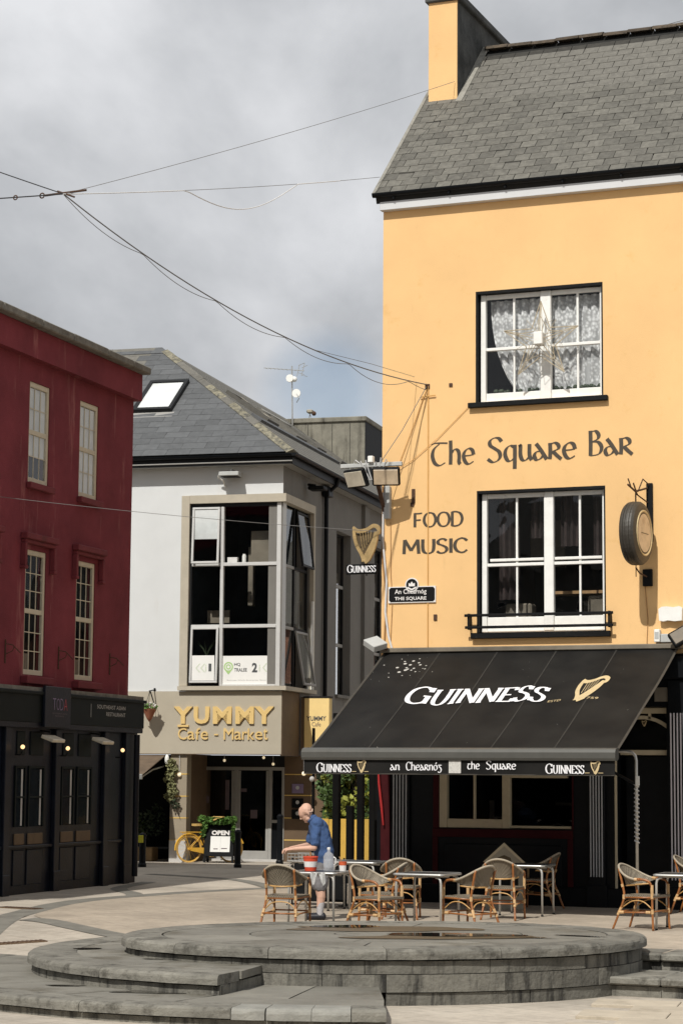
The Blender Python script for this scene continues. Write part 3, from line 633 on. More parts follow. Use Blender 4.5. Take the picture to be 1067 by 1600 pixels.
# lower pavement: slabs with open joints
slab_me = []
for k in range(3):
    b = MB(); b.cbox(-.445, .445, -.295, .295, -.05, 0, .006); me = b.mesh('paving_slab'); me.materials.append(MATS['paver']); slab_me.append(me)
for j in range(10):
    for i in range(9):
        x, y = 4.3 + .9 * i + (.45 if j % 2 else 0), -11.0 - .6 * j
        if y > -13.6 and x < 6.6: continue
        if x < 5.2 and y > -15.5: continue
        a = radians(8); X, Y = 4 + (x-4)*cos(a) - (y+11)*sin(a), -11 + (x-4)*sin(a) + (y+11)*cos(a)
        share('paving_slab', slab_me[(i*7+j*3) % 3], ground, (X, Y, LOW + .012 + ru(0, .004)), (ru(-.003,.003), ru(-.003,.003), a))

# ================================================================ STONE PLATFORM
PC = Vector((3.79, -9.67, 0)); TH = radians(34.7)
plat = thing('stone_platform', 'round stepped grey stone platform with worn rounded edges and puddles on top', 'platform', PC, TH)
def arcstone(a, b_, t, phi0, phi1, z0, z1, rnd=0.0, n=9, gap=0.004, inset=0.0):
    """one curved block of the ring: outer ellipse a,b, thickness t, optional rounded outer top edge"""
    g = gap / a; ps = [phi0 + g + (phi1 - phi0 - 2*g) * i / n for i in range(n + 1)]; B = MB(); prof = []
    if rnd:
        prof = [(t, z0), (.02 + rnd*.1, z0)] + [(rnd * (1 - sin(q)) , z1 - rnd * 1.0 + rnd * cos(q) - 0) for q in (pi/2, pi/3, pi/6, 0)] + [(t, z1)]
        prof[1] = (0.0, z0)
    else: prof = [(t, z0), (inset, z0), (inset, z1), (t, z1)]
    m = len(prof); vs = []
    for p in ps:
        nx, ny = cos(p) * b_, sin(p) * a; l = hypot(nx, ny); nx /= l; ny /= l
        for d, z in prof:
            if d < .2: d += ru(-.003, .004); z += ru(-.002, .002) if rnd else 0
            vs.append((a * cos(p) - nx * d, b_ * sin(p) - ny * d, z))
    fs = [(i*m+k, i*m+(k+1) % m, (i+1)*m+(k+1) % m, (i+1)*m+k) for i in range(n) for k in range(m)]
    fs += [tuple(range(m)), tuple(n*m+k for k in range(m))[::-1]]
    B.add(vs, fs); return B
def rel_phi(x, y, a, b_):
    v = Vector((x - PC.x, y - PC.y)); e1 = Vector((cos(TH), sin(TH))); e2 = Vector((-sin(TH), cos(TH)))
    return atan2(v.dot(e2) / b_, v.dot(e1) / a)
def ellipse_top(a, b_, z, name, m, phi0=0, phi1=2*pi, n=64, inner=None):
    B = MB(); ps = [phi0 + (phi1 - phi0) * i / n for i in range(n + 1)]
    if inner:
        vs = [(q[0]*cos(p), q[1]*sin(p), z) for p in ps for q in ((a, b_), inner)]
        B.add(vs, [(2*i, 2*i+2, 2*i+3, 2*i+1) for i in range(n)])
    else:
        vs = [(0, 0, z)] + [(a*cos(p), b_*sin(p), z) for p in ps]; B.add(vs, [(0, i+1, i+2) for i in range(n)])
    return B.build(name, m, plat)
# top disc
A1, B1, Z1 = 3.06, 2.30, 0.20
ph_cut = rel_phi(4.57, -11.73, A1, B1); ph_c2 = rel_phi(3.45, -12.31, A1, B1)
def ring(name, a, b_, t, z0, z1, phs, m, rnd=0.0, inset=0.0, inset_var=0.006):
    for p0, p1 in zip(phs[:-1], phs[1:]):
        arcstone(a, b_, t, p0, p1, z0, z1, rnd, inset=inset + ru(0, inset_var) if not rnd else 0, n=max(5, int((p1-p0) * 22))).build(name, m, plat, smooth=False)
def steps(p0, p1, w, j=.12):
    n = max(1, round((p1 - p0) / w)); return [p0 + (p1 - p0) * (i + (ru(-j, j) if 0 < i < n else 0)) / n for i in range(n + 1)]
full = lambda w, ph0: steps(ph0, ph0 + 2*pi, w)
ring('coping_stone', A1, B1, .45, Z1 - .110, Z1, full(.46, ph_cut), 'step_stone', rnd=.055)
ring('block_stone', A1, B1, .30, Z1 - .26, Z1 - .128, steps(ph_cut - 2*pi*.66, ph_cut + 2*pi*.34, .44), 'block_stone', inset=.05)
ring('block_stone', A1, B1, .30, Z1 - .45, Z1 - .268, steps(ph_cut, ph_cut + 2.2, .42), 'block_stone', inset=.045)
ring('block_stone', A1, B1, .30, Z1 - .45, Z1 - .268, steps(ph_c2 - .1, ph_cut, .30), 'block_stone', inset=.045)
ring('block_stone', A1, B1, .30, LOW - .08, Z1 - .460, steps(ph_cut, ph_cut + 2.2, .5), 'block_stone', inset=.065)
MB().lathe([(1, LOW - .08), (1, Z1 - .02)], n=48).xf(Matrix.Diagonal((A1 - .2, B1 - .2, 1, 1))).build('rubble_core', 'joint', plat)
# the disc's paved top: an outer ring and wedges round a middle stone
for rk, (fa, fb, w) in enumerate(((.846, .52, .62), (.52, .2, 1.0))):
    phs = steps(.2 * rk, .2 * rk + 2*pi, w)
    for p0, p1 in zip(phs[:-1], phs[1:]):
        n = 8; B = MB(); g = .004
        vs = [(A1*f*cos(p), B1*f*sin(p), Z1 - .004) for p in [p0 + g + (p1-p0-2*g)*i/n for i in range(n+1)] for f in (fa - .002, fb + .002)]
        vs += [(x, y, z - .06) for x, y, z in vs]; k = 2*(n+1)
        B.add(vs, [(2*i, 2*i+2, 2*i+3, 2*i+1) for i in range(n)] + [(2*i, 2*i+k, 2*i+2+k, 2*i+2) for i in range(n)]); B.build('top_stone', 'top_stone', plat)
MB().lathe([(1, Z1-.05), (1, Z1-.004)], n=32).xf(Matrix.Diagonal((A1*.198, B1*.198, 1, 1))).build('top_stone', 'top_stone', plat)
# middle and lower tier
A2, B2, Z2 = 4.11, 3.61, 0.012
c2 = rel_phi(3.42, -13.4, A2, B2); lo2 = c2 - radians(150)
ring('coping_stone', A2, B2, .55, Z2 - .10, Z2, steps(lo2, c2, .36), 'step_stone', rnd=.045)
ring('block_stone', A2, B2, .30, Z2 - .30, Z2 - .116, steps(lo2, c2, .40), 'block_stone', inset=.05)
def tier_top(a0, b0, a1, b1, z, p0, p1, w, m='top_stone'):
    phs = steps(p0, p1, w)
    for q0, q1 in zip(phs[:-1], phs[1:]):
        n = 5; B = MB(); g = .003
        vs = [(aa*cos(p), bb*sin(p), z) for p in [q0 + g + (q1-q0-2*g)*i/n for i in range(n+1)] for aa, bb in ((a0, b0), (a1, b1))]
        vs += [(x, y, zz - .08) for x, y, zz in vs]; k = 2*(n+1)
        B.add(vs, [(2*i, 2*i+2, 2*i+3, 2*i+1) for i in range(n)] + [(2*i, 2*i+k, 2*i+2+k, 2*i+2) for i in range(n)] + [(0, 1, 1+k, k), (2*n, 2*n+k, 2*n+1+k, 2*n+1)])
        B.build('top_stone', m, plat)
tier_top(A2 - .555, B2 - .555, A1 - .06, B1 - .06, Z2 - .002, lo2, c2, .36)
# closed end of the middle tier
def end_face(phi, a0, b0, a1, b1, z0, z1, m):
    p0 = Vector((a0*cos(phi), b0*sin(phi), 0)); p1 = Vector((a1*cos(phi), b1*sin(phi), 0)); d = (p1 - p0).normalized(); s = Vector((d.y, -d.x, 0)) * -.05
    MB().prism([(p0.x, p0.y, z0), (p1.x, p1.y, z0), (p1.x, p1.y, z1), (p0.x, p0.y, z1)], s).build('end_stone', m, plat)
end_face(c2 - .002, A2 - .08, B2 - .08, A1 - .06, B1 - .06, Z2 - .3, Z2 - .104, 'block_stone')
A3, B3, Z3 = 5.37, 4.59, -0.19
c3 = rel_phi(5.39, -13.88, A3, B3); lo3 = c3 - radians(130)
sp = steps(lo3, c3, .30)
for i, (p0, p1) in enumerate(zip(sp[:-1], sp[1:])):
    if i >= len(sp) - 2:        # the mended end: small pale stones
        q = steps(p0, p1, .075)
        for k, (a_, b_) in enumerate(zip(q[:-1], q[1:])):
            arcstone(A3 - ru(0, .03), B3 - ru(0, .03), .42, a_, b_, Z3 - .11, Z3 + ru(-.004, .004), rnd=.05, n=3).build('mended_stone', 'pale_stone' if k < 3 else 'step_stone', plat)
    else: arcstone(A3, B3, .42, p0, p1, Z3 - .10, Z3, rnd=.045, n=5).build('coping_stone', 'step_stone', plat)
ring('block_stone', A3, B3, .30, LOW - .1, Z3 - .116, steps(lo3, c3, .42), 'block_stone', inset=.055)
tier_top(A3 - .425, B3 - .425, A2 - .10, B2 - .10, Z3 - .002, lo3, c2, .30)
tier_top(A3 - .425, B3 - .425, A3 - 1.1, B3 - 1.0, Z3 - .002, c2 + .003, c3, .30)
tier_top(A3 - 1.105, B3 - 1.005, A1 - .06, B1 - .06, Z3 - .002, c2 + .003, c3, .27)
end_face(c3 - .002, A3 - .08, B3 - .08, A1 - .06, B1 - .06, LOW - .1, Z3 - .01, 'block_stone')
def blot(name, cx, cy, rx, ry, z, m, rot=0.0, n=40, wob=.25, **t):
    """thin sheet with an irregular outline (water or damp) in world axes"""
    ph = [ru(0, 6.28) for _ in range(4)]; B = MB(); vs = [(0, 0, 0)]
    for i in range(n):
        a = 2*pi*i/n; r = 1 + wob * (.5*sin(2*a+ph[0]) + .35*sin(3*a+ph[1]) + .25*sin(5*a+ph[2]) + .15*sin(9*a+ph[3]))
        x, y = rx*r*cos(a), ry*r*sin(a); vs.append((x*cos(rot)-y*sin(rot), x*sin(rot)+y*cos(rot), 0))
    B.add(vs, [(0, i+1, (i+1) % n + 1) for i in range(n)]); o = B.build(name, m, None, kind='structure', **t); o.location = (cx, cy, z); return o
vr = radians(22)
blot('damp_patch', 3.45, -8.95, 1.25, .42, Z1 + .002, 'damp_stone', vr)
blot('damp_patch', 4.6, -9.85, 1.1, .36, Z1 + .004, 'damp_stone', vr + .1)
blot('puddle', 2.95, -8.82, .42, .22, Z1 + .007, 'water', vr)
blot('puddle', 4.55, -9.58, .78, .27, Z1 + .009, 'water', vr + .05)
blot('puddle', 5.9, -9.0, .36, .045, Z1 + .004, 'water', vr - .5)
blot('puddle', 5.55, -9.55, .25, .03, Z1 + .004, 'water', vr - .3)
blot('puddle', .65, -11.1, .16, .11, Z2 + .004, 'water', vr)
blot('puddle', 2.0, -12.0, .14, .05, Z2 + .004, 'water', vr)
blot('puddle', 2.75, -13.35, .52, .16, Z3 + .004, 'water', vr)
blot('puddle', 1.55, -13.2, .22, .07, Z3 + .004, 'water', vr)
blot('damp_patch', 7.75, -13.2, .75, .40, LOW + .022, 'damp_stone', vr)
# straight steps on the right of the platform
stp = thing('terrace_steps', 'two long grey stone steps beside the round platform leading down from the terrace', 'steps', (0, 0, 0))
for (yf, zt, zb, d) in ((-8.62, .004, -.19, .75), (-9.72, -.175, LOW - .05, 1.05)):
    x = 5.6
    while x < 16:
        L = ru(1.0, 1.5)
        b = MB(); zz = zt - .088
        b.cbox(x + .003, x + L - .003, yf - .02, yf + d, zz, zt, .018); b.build('step_stone', 'step_stone', stp)
        MB().box(x + .003, x + L - .003, yf + .05, yf + d, zb, zz - .012).build('riser_stone', 'block_stone', stp); x += L

# ================================================================ THE BAR (yellow house)
pub = thing('bar_house', 'tall yellow rendered bar house with slate roof and painted lettering', 'building')
W1 = (1.64, 3.80, 8.12, 9.99); W2 = (1.66, 3.82, 4.33, 6.66)
b = wall_with_openings(0, 9, 3.95, 11.72, [W1, W2], .22)
b.add([(0, 0, 0), (0, 7.4, 0), (0, 7.4, 11.7), (0, 3.72, 15.2), (0, 0, 11.72)], [(0, 1, 2, 3, 4)])
b.add([(9, 0, 0), (9, 7.4, 0), (9, 7.4, 11.7), (9, 3.72, 15.2), (9, 0, 11.72)], [(0, 1, 2, 3, 4)])
b.quad((0, 7.4, 0), (9, 7.4, 0), (9, 7.4, 11.7), (0, 7.4, 11.7)); b.build('wall', 'yellow_render', pub)
# fascia and gutter
MB().cbox(-.02, 9, -.13, -.002, 11.49, 11.70, .008).build('fascia_board', 'white_fascia', pub)
b = MB(); n = 9; prof = [(-.19 + .065*cos(pi + pi*i/n), 11.765 + .065*sin(pi + pi*i/n)) for i in range(n+1)] + [(-.19 + .055*cos(2*pi - pi*i/n), 11.77 + .055*sin(2*pi - pi*i/n)) for i in range(n+1)]
b.prism([(-.12, y, z) for y, z in prof], (9.1, 0, 0)).build('gutter', 'black_gloss', pub)
gb = MB().box(-.015, .015, -.20, -.131, 11.66, 11.715).mesh('gutter_bracket'); gb.materials.append(MATS['black_gloss'])
for i in range(9): share('gutter_bracket', gb, pub, (.25 + .98*i, 0, 0))
# roof
PIT = atan2(.95, 1); rs, rc = sin(PIT), cos(PIT)
roof = MB().prism([(-.08, -.17, 11.73), (9.1, -.17, 11.73), (9.1, 3.72, 15.42), (-.08, 3.72, 15.42)], (0, .05, -.12)).build('roof', 'roof_felt', pub)
MB().prism([(-.08, 7.6, 11.73), (9.1, 7.6, 11.73), (9.1, 3.72, 15.42), (-.08, 3.72, 15.42)], (0, -.05, -.12)).build('rear_slope', 'slate', roof)
sl_me = []
for k in range(6):
    b = MB(); w = .258; c1, c2_ = (ru(0, .02) if k > 2 else 0), (ru(0, .025) if k > 3 else 0)
    b.prism([(-w/2, 0, 0), (w/2 - c2_, 0, 0), (w/2, c2_ * .8, 0), (w/2, .236, 0), (-w/2, .236, 0), (-w/2, c1, 0)], (0, 0, .013)); b.box(-w/2, w/2, .2361, .42, 0, .0125)
    me = b.mesh('slate'); me.materials.append(MATS['slate']); dirty_upper(me, .237, 'slate_dirt'); sl_me.append(me)
EXP, WID = .232, .270
cand = []
nrow = 20
for r in range(nrow + 1):
    for c in range(36):
        u = -.09 + (c + .5 - (.5 if r % 2 else 0)) * WID
        if u < -.13 or u > 9.0: continue
        cand.append((r, c, u))
rest = MB(); rest_up = MB(); nsl = 0
def roofpt(u, s, lift=0.0): return Vector((u, -.20 + s*rc - lift*rs, 11.735 + s*rs + lift*rc))
for r, c, u in cand:
    s = r * EXP + ru(-.010, .010) - (ru(.02, .05) if R() < .03 else 0); P = roofpt(u + ru(-.004, .004), s, .016)
    if u < .56 and 2.32 < P.y < 4.6: continue
    if u > 6.4: big = False
    else: big = nsl < 300
    tilt = PIT - .022 + ru(-.006, .006); yawr = ru(-.018, .018); rx = (tilt, ru(-.01, .01), yawr)
    if big and u < 5.6:
        o = share('slate', random.choice(sl_me), roof, P, rx); nsl += 1
        if u - .129 < -.085: w_ = u + .129 + .085; o.scale = (w_ / .258, 1, 1); o.location.x = -.085 + w_ / 2
    else:
        mloc = Matrix.LocRotScale(P, Matrix.Rotation(yawr, 3, 'Z') @ Matrix.Rotation(tilt, 3, 'X'), None)
        q = MB().box(-.129, .129, 0, .236, 0, .011).xf(mloc); rest.add([(max(x_, -.085), y_, z_) for x_, y_, z_ in q.v], q.f); q = MB().box(-.129, .129, .2361, .42, 0, .0105).xf(mloc); rest_up.add([(max(x_, -.085), y_, z_) for x_, y_, z_ in q.v], q.f)
nlow = len(rest.f); rest.add(rest_up.v, rest_up.f); so = rest.build('slates', 'slate_old', roof, kind='stuff'); so.data.materials.append(MATS['slate_dirt'])
for p in so.data.polygons:
    if p.index >= nlow: p.material_index = 1
# verge mortar and ridge tiles
b = MB(); ps = [roofpt(-.10, s, .02) for s in (0, .5, 1, 2, 3, 4, 5.3)]
b.tube([p + Vector((0, 0, .0)) for p in ps], .035, 6).build('verge_mortar', 'mortar', roof)
rt = MB(); n = 7; prof = [(.17*cos(pi*i/n), .10*sin(pi*i/n)) for i in range(n+1)] + [(.145*cos(pi - pi*i/n), .08*sin(pi - pi*i/n)) for i in range(n+1)]
rt.prism([(0, y, z) for y, z in prof], (.44, 0, 0)); rme = rt.mesh('ridge_tile'); rme.materials.append(MATS['ridge_clay'])
for i in range(19): share('ridge_tile', rme, roof, (.62 + .452*i, 3.72, 15.40 + ru(-.012, .012)), (ru(-.04, .04), ru(-.015, .015), ru(-.02, .02)))
# chimney on the gable
chim = MB().box(0.006, .535, 2.26, 5.2, 13.2, 15.92).build('chimney', 'grey_render_dark', pub)
MB().box(-.002, .54, 2.24, 2.268, 13.9, 15.93).build('front_face', 'yellow_render', chim)
MB().cbox(-.06, .62, 2.18, 5.26, 15.92, 16.06, .02).build('cap', 'grey_render_dark', chim)
b = MB(); b.prism([(.54, 2.15, 13.98), (.66, 2.15, 13.98), (.66, 3.75, 15.50), (.54, 3.75, 15.50)], (0, -.01, .03)).build('lead_flashing', 'mortar', chim)
MB().box(-.06, .64, 2.20, 2.239, 13.95, 14.05).build('apron_flashing', 'mortar', chim)
# windows
def pub_window(W, mid, mull, munt, botrail, label, curtain):
    u0, u1, z0, z1 = W
    win = MB().box(u0, u0+.03, .001, .2, z0, z1).box(u1-.025, u1, .001, .2, z0, z1).box(u0+.03, u1-.025, .001, .2, z1-.045, z1).build('window', 'black_paint', pub, label=label)
    a, c = u0 + .055, u1 - .03
    MB().cbox(a, a+.085, .10, .19, z0, z1-.046, .008).build('jamb', 'white_paint', win); MB().cbox(c-.05, c, .10, .19, z0, z1-.046, .008).build('jamb', 'white_paint', win)
    MB().cbox(mull[0], mull[1], .09, .19, z0, z1-.046, .01).build('mullion', 'white_paint', win)
    for (p, q) in ((a+.086, mull[0]-.001), (mull[1]+.001, c-.051)):
        MB().cbox(p, q, .12, .185, z1-.12, z1-.047, .006).build('head', 'white_paint', win)
        MB().cbox(p, q, .115, .185, mid, mid+.05, .005).build('meeting_rail', 'white_paint', win)
        MB().cbox(p, q, .10, .19, z0+.001, z0+.05, .006).build('frame_sill', 'white_paint', win)
        MB().cbox(p, q, .13, .185, z0+.051, z0+botrail, .006).build('bottom_rail', 'white_paint', win)
        um = [m for m in munt if p < m < q][0]
        MB().box(um-.017, um+.017, .135, .18, mid+.051, z1-.121).build('muntin', 'white_paint', win); MB().box(um-.015, um+.015, .14, .18, z0+botrail+.001, mid-.001).build('muntin', 'white_paint', win)
        for x0, x1 in ((p, um-.018), (um+.018, q)):
            MB().box(x0, x1, .156, .160, mid+.051, z1-.121).build('pane', 'pane_glass', win); MB().box(x0, x1, .166, .170, z0+botrail+.001, mid-.001).build('pane', 'pane_glass', win)
    return win
w1 = pub_window(W1, 9.0, (2.72, 2.90), (2.26, 3.34), .17, 'upper white sash window with net curtains behind', True)
w2 = pub_window(W2, 5.42, (2.77, 2.93), (2.30, 3.36), .26, 'lower white sash window with iron rail across', False)
for (x0, x1) in ((1.85, 2.76), (2.94, 3.73)): MB().cbox(x0, x1, .11, .18, 5.50, 5.545, .005).build('upper_rail', 'white_paint', w2)
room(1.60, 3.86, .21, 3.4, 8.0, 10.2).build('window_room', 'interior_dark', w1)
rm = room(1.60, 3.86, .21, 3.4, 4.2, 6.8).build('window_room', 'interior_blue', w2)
MB().box(2.55, 3.5, 1.0, 1.5, 5.02, 5.07).build('shelf', 'wood', w2); MB().box(3.0, 3.6, 1.6, 1.7, 4.3, 4.95).build('bar_back', 'interior_mid', w2); MB().box(1.9, 2.5, 2.2, 2.3, 5.6, 6.4).build('wall_picture', 'interior_mid', w2)
mat('brick_reflection', (.032, .022, .021), .95, .45, 5, col2=(.02, .016, .016), fac2=.5, c2scale=9)  # brown sheets added behind the panes as a painted reflection of brick
for x0, x1, z0 in ((1.9, 2.25, 4.9), (2.45, 2.75, 5.9), (2.95, 3.3, 5.75), (3.5, 3.8, 5.5)):
    b = MB(); b.add([(x0 + (x1-x0)*i/10, .45 + .05*sin(i*1.9), z) for z in (z0, 6.7) for i in range(11)], [(i, i+1, 12+i, 11+i) for i in range(10)]); b.build('reflection_sheet', 'brick_reflection', w2)
for x0, x1, z1 in ((1.95, 2.4, 4.85), (3.35, 3.7, 4.95)): MB().cbox(x0, x1, .6, .9, 4.3, z1, .03).build('chair_back', 'interior_mid', w2)
MB().cbox(1.53, 3.885, -.09, -.001, 8.035, 8.118, .008).build('window_sill', 'black_paint', pub)
MB().cbox(1.585, 3.905, -.10, -.001, 4.235, 4.328, .008).build('window_sill', 'black_paint', pub)
# net curtains
def curtain(u0, u1, z0, z1, y, edge, name_label):
    b = MB(); nu, nv = 34, 16; vs = []
    for j in range(nv + 1):
        t = j / nv; z = z1 + (z0 - z1) * t; a, c = edge(t)
        for i in range(nu + 1):
            s = i / nu; x = (u0 + (u1-u0) * (a + (c - a) * s)); vs.append((x, y + .03*sin(s*38 + 2*t) + .015*sin(s*83), z))
    b.add(vs, [(j*(nu+1)+i, j*(nu+1)+i+1, (j+1)*(nu+1)+i+1, (j+1)*(nu+1)+i) for j in range(nv) for i in range(nu)])
    return b.build('net_curtain', 'lace', None, smooth=True, label=name_label, cat='curtain', group='net curtains in the upper window')
curtain(1.80, 2.74, 8.25, 9.86, .27, lambda t: (.02 + .50*t**2.4, 1.0), 'white net curtain drawn back from the dark left corner of upper window')
curtain(2.88, 3.78, 8.25, 9.86, .27, lambda t: (0.0, 1.0), 'white lace curtain hanging full in right half of upper window')
b = MB()
for k in range(46):
    x = ru(1.9, 3.7); b.ball((x, .25, 8.31 + ru(0, .03)), ru(.02, .045), 6, 4)
b.build('sill_garland', 'leaf_dark', None, label='dark green garland lying along inside sill of upper window', cat='garland')
# straw star in front of the upper window
star = thing('star_lantern', 'big straw coloured star lantern hung before the upper bar window', 'star', (2.80, -.12, 9.06))
MB().cbox(-.075, .075, -.20, .0, -.09, .12, .012).build('lamp_box', 'white_paint', star)
def starpts(r0, r1, rot=0): return [(cos(pi/2 + rot + pi*k/5) * (r0 if k % 2 == 0 else r1), 0, sin(pi/2 + rot + pi*k/5) * (r0 if k % 2 == 0 else r1)) for k in range(10)]
sp_ = starpts(.66, .26)
for k in range(10):
    b = MB(); p, q = Vector(sp_[k]), Vector(sp_[(k+1) % 10])
    b.tube([p + Vector((0, -.01, 0)), q + Vector((0, -.02, 0))], .0085, 5).build('star_edge', 'star_straw', star)
    if k % 2 == 0:
        b = MB()
        for d in (-.035, .035): b.tube([p, Vector((d*1.6*cos(k), -.11, d*2))], .0055, 5)
        b.tube([p, Vector((0, -.13, 0))], .0075, 5); b.tube([p * .62 + Vector((0, -.06, 0)), q * .8], .006, 4); b.tube([p * .62 + Vector((0, -.06, 0)), Vector(sp_[k-1]) * .8], .006, 4); b.build('star_ray', 'star_straw', star)
for k in range(5):
    a = 2*pi*k/5 + .6
    MB().tube([(.15*cos(a), -.1, .15*sin(a)), (.42*cos(a + .3), -.03, .42*sin(a+.3)), (.30*cos(a+.7), -.04, .30*sin(a+.7))], .0045, 4).build('hoop', 'star_straw', star)
# iron rail before the lower window
rail = thing('window_rail', 'black double iron bar across the lower bar window', 'railing', (0, 0, 0))
MB().cbox(1.50, 3.975, -.17, -.14, 4.585, 4.63, .006).build('bar', 'black_paint', rail); MB().cbox(1.51, 3.975, -.17, -.14, 4.39, 4.435, .006).build('bar', 'black_paint', rail)
for u in (1.56, 3.90): MB().box(u-.015, u+.015, -.14, .0, 4.38, 4.64).build('bracket', 'black_paint', rail)
# shopfront
SF = -.10
b = wall_with_openings(-.02, 9, 0, 3.94, [(1.06, 3.27, 1.20, 2.72), (4.02, 4.80, 0, 3.12)], .16, SF)
b.quad((-.02, SF, 3.94), (9, SF, 3.94), (9, 0.02, 3.96), (-.02, 0.02, 3.96)); b.quad((-.02, SF, 0), (-.02, SF, 3.94), (-.02, .3, 3.94), (-.02, .3, 0)); shop = b.build('shopfront', 'black_gloss', pub)
MB().cbox(-.03, 9, SF-.14, SF-.002, 3.55, 3.90, .02).build('cornice', 'black_gloss', shop); MB().cbox(-.025, 9, SF-.06, SF-.003, 0, .30, .01).build('plinth', 'black_gloss', shop)
for (a, c) in ((1.06, 1.19), (2.12, 2.25)): MB().cbox(a, c, SF-.012, SF+.10, 1.20, 2.72, .006).build('window_post', 'cream_paint', shop)
MB().cbox(1.191, 2.119, SF+.0, SF+.09, 1.20, 1.34, .006).build('window_rail', 'cream_paint', shop); MB().cbox(2.251, 3.255, SF+.01, SF+.08, 1.205, 1.245, .006).build('window_rail', 'cream_paint', shop)
MB().cbox(1.191, 2.119, SF+.0, SF+.09, 2.62, 2.72, .006).build('window_head', 'cream_paint', shop); MB().cbox(2.251, 3.2, SF+.0, SF+.09, 2.0, 2.045, .005).build('transom', 'cream_paint', shop)
MB().box(1.63, 1.665, SF+.02, SF+.07, 1.341, 2.619).build('muntin', 'cream_paint', shop)
for (a, c) in ((1.191, 1.629), (1.666, 2.119), (2.251, 3.26)): MB().box(a, c, SF+.105, SF+.11, 1.23, 2.70).build('pane', 'pane_dull', shop)
room(1.05, 3.28, SF+.161, 3.5, .9, 2.9).build('bar_room', 'interior_dark', shop)
MB().box(2.5, 3.2, 1.6, 1.66, 1.55, 1.60).build('counter_rail', 'interior_mid', shop); MB().box(1.35, 1.42, 1.6, 1.66, 1.2, 1.62).build('counter_post', 'interior_mid', shop)
for (x0, x1, z0, z1) in ((.95, 3.29, 1.05, 1.18), (.95, 1.04, .16, 1.049), (3.20, 3.29, .16, 1.049), (.95, 3.29, .06, .159)): MB().cbox(x0, x1, SF-.03, SF-.002, z0, z1, .006).build('red_frame', 'red_paint_dark', shop)
for x0, x1 in ((.96, 1.055), (3.275, 3.30)): MB().cbox(x0, x1, SF-.03, SF-.002, 1.185, 2.72, .006).build('red_frame', 'red_paint_dark', shop)
for (x0, x1) in ((1.15, 2.05), (2.2, 3.1)): MB().cbox(x0, x1, SF-.02, SF-.002, .30, .95, .012).build('panel', 'black_gloss', shop)
def pilaster(x0, x1, z0, z1, z_lo, nfl, m):
    MB().cbox(x0-.02, x1+.02, SF-.07, SF-.003, z_lo, 3.53, .006).build('pilaster', 'black_gloss', shop); MB().cbox(x0-.05, x1+.05, SF-.10, SF-.072, 0.0, z_lo+.3, .008).build('pilaster_foot', 'black_gloss', shop)
    for k in range(nfl):
        u = x0 + (x1 - x0) * (k + .5) / nfl; b = MB().cbox(u-.011, u+.011, SF-.084, SF-.0705, z0, z1, .004).build('flute', m, shop)
mat('flute_lit', (0.60, 0.57, 0.60), 0.6, .05, 5); mat('flute_shaded', (0.42, 0.43, 0.44), 0.6, .05, 5)  # one flute paint in two tones, sunlight and awning shade put into the colour
pilaster(.27, .54, .40, 3.0, .05, 5, 'flute_shaded'); pilaster(3.57, 3.80, .47, 3.0, .05, 5, 'flute_shaded'); pilaster(4.86, 5.12, .45, 3.02, .05, 5, 'flute_lit'); pilaster(6.4, 6.7, .45, 3.02, .05, 5, 'flute_lit')
MB().cbox(.06, .22, SF-.05, SF-.003, .1, 2.7, .006).build('door_jamb', 'red_paint_dark', shop)
MB().tube([(.03, SF-.09, 2.25), (.05, SF-.10, 1.9), (.10, SF-.10, 1.5), (.13, SF-.10, 1.22)], [.012, .02, .022, .012], 8).build('door_curtain', 'red_paint', shop)
# entrance with arched fanlight
MB().cbox(3.965, 4.005, SF-.02, SF+.05, .08, 3.1, .005).build('door_post', 'cream_paint', shop)
yd = .10
MB().box(3.9, 4.9, yd+.30, yd+.34, 0, 3.2).build('entrance_back', 'black_gloss', shop)
MB().cbox(4.02, 4.80, yd-.06, yd, 3.02, 3.11, .006).build('door_head', 'cream_paint', shop); MB().cbox(4.02, 4.80, yd-.06, yd, 2.37, 2.45, .006).build('transom', 'cream_paint', shop)
b = MB(); cx_, cz_, rr_ = 4.36, 2.30, .66; arc = [(cx_ + rr_*cos(a), cz_ + rr_*sin(a)) for a in [radians(q) for q in range(14, 167, 9)] if 4.03 < cx_ + rr_*cos(a) < 4.79]
for (x0, z0), (x1, z1) in zip(arc[:-1], arc[1:]):
    d = Vector((x1-x0, z1-z0)).normalized(); nx, nz = -d.y*.028, d.x*.028
    b.prism([(x0-nx, yd-.05, z0-nz), (x1-nx, yd-.05, z1-nz), (x1+nx, yd-.05, z1+nz), (x0+nx, yd-.05, z0+nz)], (0, .045, 0))
b.build('fanlight_arch', 'cream_paint', shop); MB().box(4.475, 4.515, yd-.05, yd-.01, 2.93, 3.019).build('fanlight_bar', 'cream_paint', shop); MB().box(4.215, 4.25, yd-.05, yd-.01, 2.93, 3.019).build('fanlight_bar', 'cream_paint', shop)
MB().box(4.02, 4.80, yd+.002, yd+.008, 2.46, 3.01).build('fanlight_pane', 'pane_glass', shop)
harp((4.39, yd-.004, 2.82), (1, 0, 0), (0, 0, 1), -.03, .05, 0, .09, shop, name='harp_emblem')
MB().cbox(4.06, 4.74, yd+.12, yd+.17, .02, 2.36, .01).build('door', 'black_gloss', shop)
MB().cbox(4.62, 4.92, SF-.03, SF-.002, 3.20, 3.42, .004).build('speaker_grille', 'interior_mid', shop)
